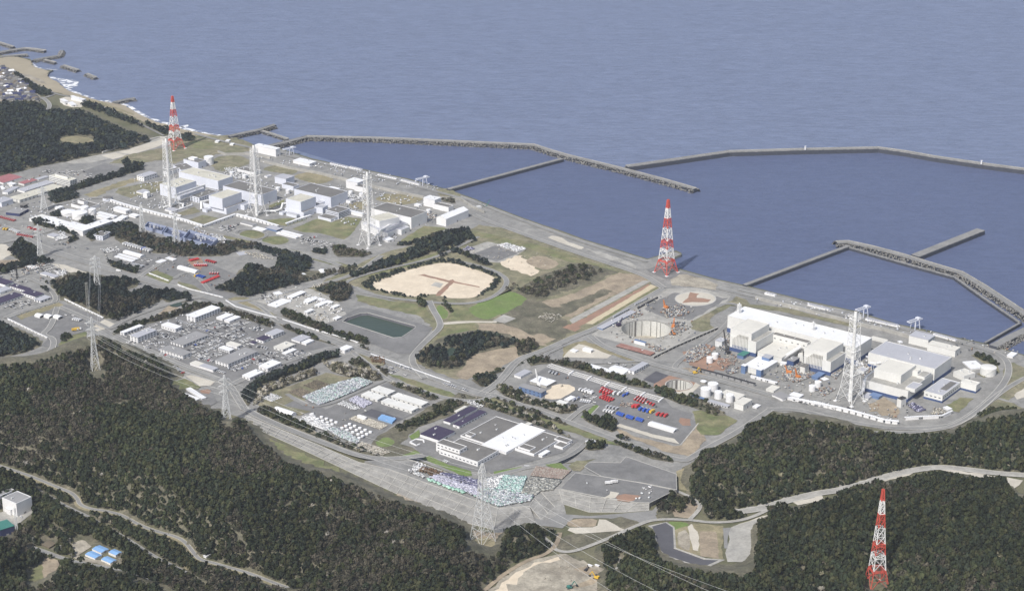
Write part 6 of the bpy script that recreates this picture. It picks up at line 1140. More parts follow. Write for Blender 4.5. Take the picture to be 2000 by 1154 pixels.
def heap(c, pts, pal, lb, name, dens=.6, s=(2.2,4.5), hh=(1,2.4), z=0, yaw=.45, align=.06, cat='storage'):
    s = (s[0]*.68, s[1]*.66)
    w = [G(c,p,z) for p in pts]; poly = [(p.x,p.y) for p in w]; A = np.array(poly); lo, hi = A.min(0), A.max(0); st = s[0]/max(dens,.05)**.5
    gx, gy = np.meshgrid(np.arange(lo[0]-30, hi[0]+30, st*1.3), np.arange(lo[1]-30, hi[1]+30, st)); cx, cy = (lo+hi)/2
    x, y = gx.ravel()-cx, gy.ravel()-cy; ca, sa = math.cos(yaw), math.sin(yaw); X, Y = cx+x*ca-y*sa, cy+x*sa+y*ca
    X = X+rng.normal(0,.25,X.shape); Y = Y+rng.normal(0,.25,Y.shape)
    k = pip(X, Y, poly) & (rng.uniform(0,1,X.shape) < .6+dens*.4); X, Y = X[k], Y[k]; n = len(X)
    if n == 0: return
    H_ = rng.uniform(*hh, n); pos = np.stack([X, Y, z+LAY[0]+H_*.5], 1); size = np.stack([rng.uniform(*s, n), rng.uniform(s[0]*.6, s[1]*.6, n), H_], 1)
    P_ = np.array(PALS[pal]); tint = P_[rng.integers(0, len(P_), n)]*rng.uniform(.8, 1.15, (n,1))
    o = boxes(name, pos, size, 'tinted', tint, tumble=0, yaw=yaw+rng.normal(0, align, n)); tag(o, lb, cat, kind='stuff')
hz = lambda *a, **k: heap(*a, **k)
hz('E1',[(230,270),(270,215),(370,255),(330,300),(180,310)],'white','white bags at the upper left end of the platform','stored_bags',z=ZP); hz('E1',[(180,295),(350,345),(340,380),(170,305)],'white','line of white bags at the rim of the platform','stored_bags',z=ZP,dens=.5)
hz('E1',[(330,265),(540,320),(440,360),(280,300)],'brown','brown rusty stacks on the platform','stored_stacks',z=ZP); hz('E1',[(380,370),(520,440),(740,500),(735,525),(500,440),(370,390)],'green','mint green tarpaulin strip on the platform','tarpaulins',z=ZP,dens=1,s=(4,9),hh=(1.5,1.8))
hz('E1',[(400,365),(470,340),(860,470),(880,560),(740,500),(520,430)],'lilac','lilac grey bags behind the mint strip','stored_bags',z=ZP,s=(3,7),dens=.9); hz('E1',[(500,335),(560,325),(900,405),(900,470),(850,470)],'dark','dark and pale striped bags along the upper edge of the platform','stored_bags',z=ZP,s=(2,7),dens=.7)
hz('E1',[(880,400),(1120,345),(1050,470),(930,460)],'white','white bags right behind the largest pylon','stored_bags',z=ZP,dens=.9,s=(2,6),yaw=1.1); hz('E1',[(1130,350),(1340,365),(1290,520),(1050,475)],'teal','turquoise and white bags right of the largest pylon','stored_bags',z=ZP,dens=.85,s=(2,5.5),yaw=1.1)
hz('E1',[(740,505),(880,560),(900,470),(1040,480),(1290,525),(1420,545),(1370,600),(1220,625),(1080,650),(930,600)],'bags','mixed white, grey and mint bags at the tip of the platform','stored_bags',z=ZP,dens=.8,s=(2,5)); 
hz('E1',[(1290,520),(1380,360),(1680,400),(1600,480),(1480,490),(1430,530)],'grey','grey slatted pallets right of the turquoise bags','pallet_stacks',z=ZP,dens=.7,s=(1.6,10),hh=(.8,1.2),yaw=1.15,align=.01); hz('E1',[(1380,350),(1440,260),(1780,300),(1690,385)],'red','reddish grey drums in the block above the pallets','drum_stacks',z=ZP,dens=.8,s=(1.2,2.2),hh=(1,1.5),yaw=.4)
hz('D6',[(560,485),(820,370),(1100,290),(1240,340),(1000,455),(710,565)],'bags','white, grey and green wrapped stacks in the long block of the storage yard','stored_bags',dens=.85,s=(1.8,4.4),yaw=.55); hz('D6',[(640,470),(820,440),(880,500),(710,560)],'teal','green wrapped stacks at the lower end of the long block','stored_bags',dens=.35,s=(1.6,3),yaw=.55)
hz('D6',[(580,470),(960,320),(975,330),(590,482)],'lilac','blue violet sheet along the long block','tarpaulins',dens=1,s=(4,9),hh=(.8,1),yaw=.65,align=.01); hz('D6',[(410,430),(530,390),(640,440),(550,490)],'wood','brown log stacks in the field plot','log_stacks',dens=.7,s=(1,2.6),hh=(.5,1.2)); hz('D6',[(560,370),(690,310),(830,360),(700,420)],'wood','brown brushwood stacks in the upper field plot','log_stacks',dens=.35,s=(1,2.6),hh=(.4,1))
hz('D6',[(160,490),(250,445),(360,485),(250,530)],'white','white and lilac rubble plot by the blossoming trees','stored_bags',dens=.6,s=(1.2,2.6),hh=(.4,1.1)); hz('D6',[(1000,515),(1080,475),(1240,540),(1150,590)],'lilac','lilac grey wrapped stacks left of the dark pad','stored_bags',dens=.75,s=(2,4.4)); hz('D6',[(890,555),(950,520),(1130,590),(1060,610)],'white','white barrels in rows left of the lilac stacks','stored_bags',dens=.45,s=(1.4,3.2),hh=(.8,1.5))
hz('D6',[(520,715),(560,680),(660,640),(690,700),(830,760),(790,810)],'white','rows of white sheets at the lower left of the storage yard','tarpaulins',dens=.8,s=(2,7),hh=(.8,1.6),yaw=-.75); hz('D6',[(800,800),(860,780),(1010,830),(1110,910),(1080,940),(900,870)],'bags','green and white bags at the lower right of the storage yard','stored_bags',dens=.75,s=(1.6,4),yaw=-.6); hz('D6',[(1010,695),(1060,670),(1200,690),(1390,760),(1310,800)],'rub','pale rubble heap beside the squat silos','rubble',dens=.7,s=(1,2.8),hh=(.4,1.3))
hz('D6',[(1080,960),(1140,915),(1260,960),(1410,1020),(1330,1050),(1200,1010)],'rub','pale debris strip below the storage yard','rubble',dens=.45,s=(1.4,4),hh=(.3,1)); hz('D6',[(1295,695),(1345,660),(1470,695),(1425,735)],'lilac','stacked frames under the blue sheet','stored_frames',dens=.2)
p0 = [G('D6',q) for q in ((1290,698),(1330,662),(1470,702),(1430,742))]; mb = MB(); mb.prism([(p.x,p.y) for p in p0],0,3.2,'skyblue'); tag(mb.obj('covered_stack'),'light blue sheeted stack on the dark pad beside the cream warehouses','covered stack')
hz('C8',[(1355,205),(1440,180),(1640,235),(1560,270)],'white','white bags on the grey gravel pad','stored_bags',dens=.6,s=(2,5)); hz('C8',[(1010,240),(1070,215),(1140,235),(1060,260)],'dark','dark containers left of the gravel pad','stored_bags',dens=.4); hz('D1',[(250,900),(340,850),(500,885),(380,960)],'rub','pale scrap on the overgrown slope','rubble',dens=.12,s=(1.5,5),hh=(.3,.8))
for c,pts,pal,lb,dn in (('D2',[(960,210),(1180,180),(1230,280),(1000,310)],'mix','steel and formwork between the rings',.25),('D2',[(600,270),(700,230),(780,275),(680,320)],'mix','materials beside the steel frame',.3),('D2',[(1050,350),(1180,350),(1230,420),(1080,480)],'mix','materials at the right rim of the large pit',.3),('D2',[(1200,640),(1360,560),(1450,640),(1300,740),(1200,740)],'mix','building materials on the reddish ground left of the tanks',.4),('D2',[(830,590),(900,580),(1000,620),(900,640)],'mix','materials beside the silo house',.3),
   ('D3',[(60,680),(280,640),(330,690),(180,760)],'red','scaffold parts on the reddish ground before the left finned building',.15),('D3',[(180,780),(300,740),(300,790),(220,810)],'mix','pallets by the entrance road',.5),('D3',[(740,720),(920,700),(1030,830),(880,890),(740,830)],'mix','machinery and materials among the orange cranes',.6),('D3',[(1100,960),(1180,930),(1260,960),(1130,1030)],'mix','materials left of the tallest stack',.35),('D3',[(1200,800),(1300,700),(1320,780),(1260,860)],'mix','pipes between the finned building and the tall stack',.6),
   ('D3',[(1470,740),(1560,700),(1620,760),(1540,830)],'mix','plant equipment right of the tall stack',.6),('D3',[(90,500),(210,410),(230,560),(150,580)],'mix','plant equipment left of the left finned building',.5),('D3',[(640,470),(860,480),(860,540),(700,510)],'mix','roof plant and steps before the control building',.25),('D4',[(850,960),(930,940),(1040,1010),(960,1030)],'dark','dark sheeted goods below the low white office',.4),('D4',[(1120,990),(1200,1000),(1240,1040),(1080,1050)],'rub','sand bags by the boundary wall',.25),
   ('C6',[(980,90),(1140,70),(1180,110),(1010,130)],'white','small goods left of the round topped tent',.2),('C6',[(200,210),(420,190),(440,270),(260,310)],'mix','goods around the open white roof at the left',.2),('C6',[(520,300),(640,300),(660,340),(580,350)],'white','goods right of the ribbed shed',.4),('C2',[(560,960),(620,930),(670,980),(540,1010)],'white','heap of white debris by the road at the left',.7),('C2',[(0,440),(60,440),(160,520),(60,560)],'white','pale goods among the left edge sheds',.15),
   ('C4',[(860,850),(1000,880),(1000,910),(900,900)],'white','pale equipment right of the switchyard',.4),('C4',[(620,820),(700,790),(880,850),(800,880)],'mix','equipment behind the switchyard',.3),('C4',[(1150,1010),(1300,1020),(1480,1090),(1300,1080)],'rub','concrete remains in the overgrown yard',.12),('C5',[(590,640),(760,690),(740,730),(600,720)],'white','pipework beside the twin tanks behind the third stack',.2),('C4',[(980,200),(1120,190),(1270,290),(1100,300)],'white','pipework around the twin tanks behind the turbine hall',.2),('C5',[(1370,840),(1470,840),(1450,900),(1380,880)],'mix','plant equipment between the last turbine hall and ribbed shed',.4),
   ('D8',[(1190,560),(1330,560),(1330,600),(1220,600)],'red','small red carts in the truck yard',.25),('E2',[(870,430),(970,400),(950,480),(880,460)],'white','small site goods on the lower asphalt lot',.12),('D7',[(620,220),(720,220),(850,280),(780,290)],'white','white goods behind the purple roofed pair',.35),('D5',[(1170,215),(1200,190),(1340,235),(1320,250)],'white','goods around the prefabs by the largest office',.1),('D5',[(900,610),(1020,640),(1100,690),(930,640)],'white','goods by the low pale sheds',.2),
   ('C7',[(1100,690),(1300,740),(1350,800),(1180,790)],'white','goods in the contractors camp',.18),('C7',[(1200,860),(1290,900),(1230,950),(1180,920)],'rub','goods at the lower edge of the contractors camp',.2),('C7',[(1110,600),(1300,570),(1340,590),(1180,630)],'rub','pale goods on the lot above the contractors camp',.12),('D6',[(1210,90),(1350,90),(1360,160),(1230,140)],'brown','brown goods beside the upper road',.25),('D8',[(1290,185),(1300,200),(1450,240),(1300,330)],'mix','goods around the two storey prefab',.05)):
    hz(c,pts,pal,lb,'site_goods',dens=dn,s=(1.6,4.2),hh=(.6,2.2),yaw=random.uniform(.3,.8),align=.5,z=ZP if (c == 'E2') else 0)
def free(X, Y, mg=2.0):
    k = np.ones(X.shape, bool)
    for p_, r_ in PITS: k &= (X-p_.x)**2+(Y-p_.y)**2 > (r_+3)**2
    for ox, oy, d, W, D in FOOT:
        dx, dy = X-ox, Y-oy; u = dx*math.cos(d)+dy*math.sin(d); v = -dx*math.sin(d)+dy*math.cos(d); k &= ~((u > -mg) & (u < W+mg) & (v > -mg) & (v < D+mg))
    return k
def carfield(c, pts, lb, prob=.4, rowsp=11.0, rot=53):
    w = [G(c,p) for p in pts]; poly = [(p.x,p.y) for p in w]; A = np.array(poly); lo, hi = A.min(0), A.max(0); cx, cy = (lo+hi)/2; r = max(hi-lo)
    gx, gy = np.meshgrid(np.arange(-r, r, 2.7), np.arange(-r, r, rowsp)); gx, gy = gx.ravel(), gy.ravel(); t = math.radians(rot); X = cx+gx*math.cos(t)-gy*math.sin(t); Y = cy+gx*math.sin(t)+gy*math.cos(t)
    clus = vnz(gx/14, gy/11) ; k = pip(X, Y, poly) & free(X, Y, 3.5) & (rng.uniform(0,1,X.shape) < prob*2*clus); X, Y = X[k], Y[k]; n = len(X)
    if not n: return
    P_ = np.array([(.72,.72,.72),(.7,.7,.7),(.45,.46,.48),(.08,.08,.09),(.66,.66,.66),(.3,.31,.33)]); tint = P_[rng.integers(0,len(P_),n)]; zz = np.full(n, LAY[0]*.8+.1)
    pos = np.concatenate([np.stack([X,Y,zz+.65],1), np.stack([X,Y,zz+1.25],1)]); yw = math.radians(rot+90)+rng.normal(0,.03,n); size = np.concatenate([np.tile([[4.9,2.0,1.0]],(n,1)), np.tile([[2.6,1.7,.65]],(n,1))])
    tt = np.concatenate([tint, tint*.25+.02]); o = boxes('parked_cars', pos, size, 'tinted', tt, tumble=0, yaw=np.concatenate([yw,yw])); tag(o, lb, 'cars', kind='stuff')
def vnz(u, v): return .5+.5*np.sin(u*1.7+np.sin(v*2.3)*2)*np.sin(v*1.3+u*.6)
carfield('D5',[(170,440),(440,320),(800,300),(900,260),(1180,300),(1400,250),(1640,320),(1480,400),(1500,560),(1300,520),(1100,640),(900,680),(560,560),(400,600),(200,500)],'further white, grey and black cars filling the office car park',.42)
carfield('D5',[(1180,760),(1500,640),(1640,560),(2060,600),(1900,680),(1740,680),(1500,720),(1350,800)],'further cars between the lower halls of the office car park',.4)
carfield('C4',[(920,760),(1130,740),(1100,820),(960,820)],'cars in the small lot before the second stack',.5); carfield('C4',[(1700,880),(2100,930),(2060,1000),(1900,990),(1730,930)],'cars in the lot right of the bus shelters',.35)
carfield('C7',[(590,690),(900,640),(980,720),(800,760),(640,740)],'cars at the left of the contractors camp',.35); carfield('C7',[(980,820),(1400,820),(1400,900),(1250,930),(1020,850)],'cars at the lower side of the contractors camp',.25)
carfield('C2',[(400,330),(620,290),(900,330),(880,400),(700,380)],'cars in the upper left lots',.2); carfield('C2',[(420,1000),(860,1080),(840,1100),(600,1080)],'cars by the left crossing',.15); carfield('C6',[(1000,180),(1060,200),(1380,300),(1350,240),(1420,280),(1500,200),(1420,140)],'vehicles near the long white racks',.25)
carfield('C6',[(0,300),(200,190),(420,180),(640,280),(600,350),(360,330),(120,380)],'vehicles in the yards at the left edge',.25); carfield('C6',[(0,640),(330,560),(300,640),(60,700)],'vehicles before the dark roofed halls at the left edge',.4,8); carfield('C6',[(620,690),(900,800),(840,830),(640,760)],'vehicles right of the three vehicle tents',.3)
carfield('D4',[(0,920),(700,1090),(780,1120),(640,1110),(0,960)],'vehicles along the lower boundary of the right plant',.5,8); carfield('D3',[(780,1020),(1360,1130),(1340,1170),(760,1060)],'vehicles under and beside the parking canopies',.5,8); carfield('D7',[(600,210),(740,200),(860,290),(800,310)],'vehicles behind the purple roofed halls',.35)
carfield('D6',[(1100,150),(1380,180),(1660,260),(1640,290),(1360,240)],'vehicles beside the road above the cream warehouses',.3); carfield('D8',[(860,440),(1000,430),(960,560),(840,560)],'vehicles beside the sandy plot',.25); carfield('D2',[(400,730),(640,770),(620,830),(480,800)],'vehicles between the prefabs and white tent',.35)
def litter(c, pts, pal, lb, prob=.06, s=(1.2,3.6), hh=(.5,2.4), z=0):
    w = [G(c,p,z) for p in pts]; poly = [(p.x,p.y) for p in w]; A = np.array(poly); lo, hi = A.min(0), A.max(0); n = int((hi-lo).prod()*prob/12); X, Y = rng.uniform(lo[0],hi[0],n), rng.uniform(lo[1],hi[1],n)
    k = pip(X, Y, poly) & free(X, Y, 1) & (rng.uniform(0,1,n) < .25+vnz(X/23, Y/17)); X, Y = X[k], Y[k]; n = len(X)
    if not n: return
    H_ = rng.uniform(*hh, n); P_ = np.array(PALS[pal]); tint = P_[rng.integers(0,len(P_),n)]*rng.uniform(.8,1.1,(n,1))
    o = boxes('site_goods', np.stack([X,Y,z+LAY[0]*.9+H_*.5],1), np.stack([rng.uniform(*s,n), rng.uniform(s[0],s[1]*.6,n), H_],1), 'tinted', tint, tumble=0, yaw=math.radians(53)+rng.choice([0,1.5708],n)+rng.normal(0,.05,n)); tag(o, lb, 'storage', kind='stuff')
PALS['plant'] = [(.66,.67,.7),(.6,.62,.68),(.5,.52,.56),(.3,.31,.33),(.7,.7,.7)]
litter('C4',[(100,300),(560,250),(1060,200),(1480,330),(1900,350),(2300,480),(2300,640),(1800,640),(1000,640),(700,560),(300,600),(60,500)],'plant','pipes, boxes and small equipment between the left reactor buildings',.10)
litter('C5',[(100,560),(700,560),(1400,720),(1480,900),(1100,1080),(900,1100),(640,960),(300,880)],'plant','small equipment around the third stack and turbine halls',.10)
litter('C2',[(0,400),(300,370),(700,330),(1000,430),(700,520),(400,640),(0,680)],'mix','small goods among the offices at the far left',.08); litter('C2',[(300,640),(1100,560),(1400,740),(1100,860),(560,960),(150,760)],'plant','small goods around the left tank farm',.07); litter('C2',[(0,850),(300,860),(860,1040),(600,1100),(300,1000),(0,950)],'mix','small goods on the lots below the warehouses',.05)
litter('C4',[(560,800),(720,770),(1080,910),(1000,960)],'plant','equipment along the switchyard',.35); litter('C6',[(950,100),(1400,60),(1900,180),(2300,330),(2300,500),(1900,420),(1400,270),(1000,180)],'mix','small goods in the vehicle yard',.05); litter('C6',[(0,250),(400,180),(700,300),(560,400),(0,420)],'mix','small goods in the left yards',.1)
litter('D3',[(0,560),(250,400),(250,600),(560,760),(760,640),(960,700),(1200,830),(1300,1080),(900,1000),(400,820),(0,760)],'mix','pipes, pallets and machinery before the finned reactor buildings',.2); litter('D3',[(1400,640),(1640,640),(1640,760),(1500,900)],'plant','plant equipment right of the tallest stack',.3,(1.5,5),(1,5)); litter('D4',[(400,900),(800,1000),(1250,1000),(1250,1060),(800,1090),(440,1030)],'mix','goods on the ground before the stepped reactor building',.1)
litter('D3',[(480,60),(1000,110),(1600,250),(2000,380),(2000,430),(1400,300),(900,190),(480,110)],'plant','equipment along the right basin quay',.14); litter('C5',[(-300,280),(0,330),(400,350),(900,440),(1500,570),(1480,620),(1000,560),(300,430),(-300,330)],'plant','equipment along the left basin quay',.10); litter('D4',[(1000,230),(1700,360),(1980,440),(1900,480),(1380,420)],'mix','equipment on the quay at the right end',.1)
litter('D2',[(560,300),(950,60),(1300,190),(1250,330),(1320,450),(1000,640),(600,540),(420,440)],'mix','materials scattered over the construction yard',.10); litter('D6',[(480,520),(780,600),(1140,480),(1300,820),(1120,930),(540,700)],'mix','small goods over the dark storage yard',.04); litter('D8',[(560,230),(1000,380),(1560,540),(1500,840),(1100,740),(960,560),(640,500)],'mix','small goods over the truck yard',.03)
litter('C7',[(580,720),(1020,600),(1440,760),(1460,900),(1280,960),(820,800)],'white','small goods over the contractors camp',.12); litter('E2',[(230,360),(300,300),(1150,450),(950,540),(500,490),(180,430)],'white','small goods over the lower asphalt lot',.02,z=ZP); litter('D5',[(170,440),(800,220),(1200,200),(1700,340),(2050,540),(1500,860),(900,700)],'plant','small sheds and boxes over the office quarter',.04)
litter('C8',[(900,220),(1400,180),(1900,300),(1760,500),(1300,400)],'rub','small rubble on the gravel and sand plots',.05,(1,3),(.3,1)); litter('E5',[(400,1100),(700,900),(1100,900),(1300,1010),(1250,1150)],'rub','boulders on the quarry floor',.05,(1,2.5),(.4,1.4)); litter('C1',[(0,350),(150,430),(380,650),(400,690),(0,700)],'mix','sheds, cars and garden walls of the seaside town',.25,(2,6),(1,3))
# white C-shaped bund and tiny objects
mb = MB(); w_ = [G('D7',q)+Vector((0,0,.8)) for q in ((240,625),(235,600),(165,592),(105,622),(165,655),(200,640))]
for a, b_ in zip(w_, w_[1:]): mb.beam(a, b_, 1.3, 'white')
tag(mb.obj('barrier_ring'),'white U shaped barrier ring on the asphalt by the square purple roof','barrier')
# ------------------------------------------------------------------ seaside town
hm = []
for rm in ('roofgrey','darkasphalt','roofmid','roofgrey','brownroof','darkasphalt','navy','roofwhite'):
    mb = MB(); mb.box(-5,-4,0,5,4,4.2,'concrete'); mb.add([(-5.5,-4.5,4.2),(5.5,-4.5,4.2),(5.5,4.5,4.2),(-5.5,4.5,4.2),(-4,0,6.8),(4,0,6.8)], [(0,1,5,4),(1,2,5),(2,3,4,5),(3,0,4)], rm); hm.append((mb.mesh('house'), {'roofgrey':'dark grey tiled','darkasphalt':'near black tiled','roofmid':'mid grey','brownroof':'brown','roofwhite':'white','navy':'dark blue'}[rm]))
tw = [fp('C1',q) for q in ((0,350),(90,395),(150,440),(260,530),(320,600),(360,650),(380,690),(0,695))]; TW = np.array(tw); k_ = 0
for gy in np.arange(112, 201, 2.6):
    for gx in np.arange(-3, 80, 7.2):
        x, y = gx+random.uniform(-1.6,1.6)+(gy%5), gy+random.uniform(-.6,.6)
        if pip(np.array([x]), np.array([y]), TW)[0] and k_ < 260 and random.random() < .92:
            me, nm_ = random.choice(hm); o = bpy.data.objects.new('house', me); COL.objects.link(o); p = gp(x, y); o.location = (p.x,p.y,LAY[0]*.5); o.rotation_euler.z = random.choice((.4,1.97))+random.uniform(-.1,.1); o.scale = (random.uniform(.9,1.5),random.uniform(.9,1.3),random.uniform(.9,1.3))
            tag(o, 'small house with %s roof in the dense seaside town' % nm_, 'house', 'houses of the seaside town'); k_ += 1
for A,B,C,hp,lb in (((585,672),(630,695),(650,680),30,'tall white hotel nearest the road bend by the beach'),((720,650),(800,680),(820,665),20,'long white hotel block beside the beach'),((690,640),(710,650),(730,640),14,'small white house between the beach hotels'),((660,700),(700,730),(735,715),16,'cream house in front of the beach hotels'),((0,370),(20,380),(45,368),14,'white school building at the upper edge of the town')):
    bld('C1',A,B,C,hp,WH,'roofwhite',lb,'hotel' if 'hotel' in lb else 'house','hotel' if 'hotel' in lb else 'house')
# ------------------------------------------------------------------ woods: hills, then trees
def PX(c, pts): return [fp(c, p) for p in pts]
F1 = [(-200,716),(60,708),(112,692),(158,682),(186,668),(200,660),(224,666),(240,684),(300,694),(338,728),(326,746),(352,758),(388,782),(410,800),(440,812),(478,822),(500,850),(520,868),(560,905),(640,925),(690,945),(760,975),(800,985),(850,1004),(905,1028),(912,1075),(970,1085),(985,1050),(988,1030),(1050,1022),(1092,1040),(1075,1078),(1000,1105),(955,1150),(930,1300),(-200,1300)]
F2 = [(1345,955),(1355,905),(1372,880),(1440,862),(1460,830),(1512,806),(1600,822),(1700,838),(1780,848),(1860,842),(1900,822),(1960,812),(2200,770),(2200,945),(1985,922),(1900,915),(1830,911),(1770,918),(1700,938),(1640,955),(1560,985),(1500,1005),(1440,1018),(1385,1015),(1350,985)]
F3 = [(1478,1095),(1482,1040),(1482,1012),(1540,985),(1600,972),(1640,958),(1690,942),(1740,924),(1800,914),(1900,918),(1958,930),(1975,955),(2200,985),(2200,1300),(1120,1300),(1190,1150),(1180,1090),(1160,1062),(1200,1040),(1250,1030),(1275,1035),(1282,1082),(1300,1098),(1360,1112),(1420,1118),(1470,1118)]
F4 = PX('C6',[(370,450),(420,400),(560,370),(640,330),(800,300),(900,340),(1000,350),(1200,350),(1370,365),(1380,420),(1210,480),(1440,430),(1560,480),(1560,560),(1500,640),(1380,700),(1250,780),(1200,815),(1150,800),(1020,745),(850,650),(640,570),(500,510),(400,490)])
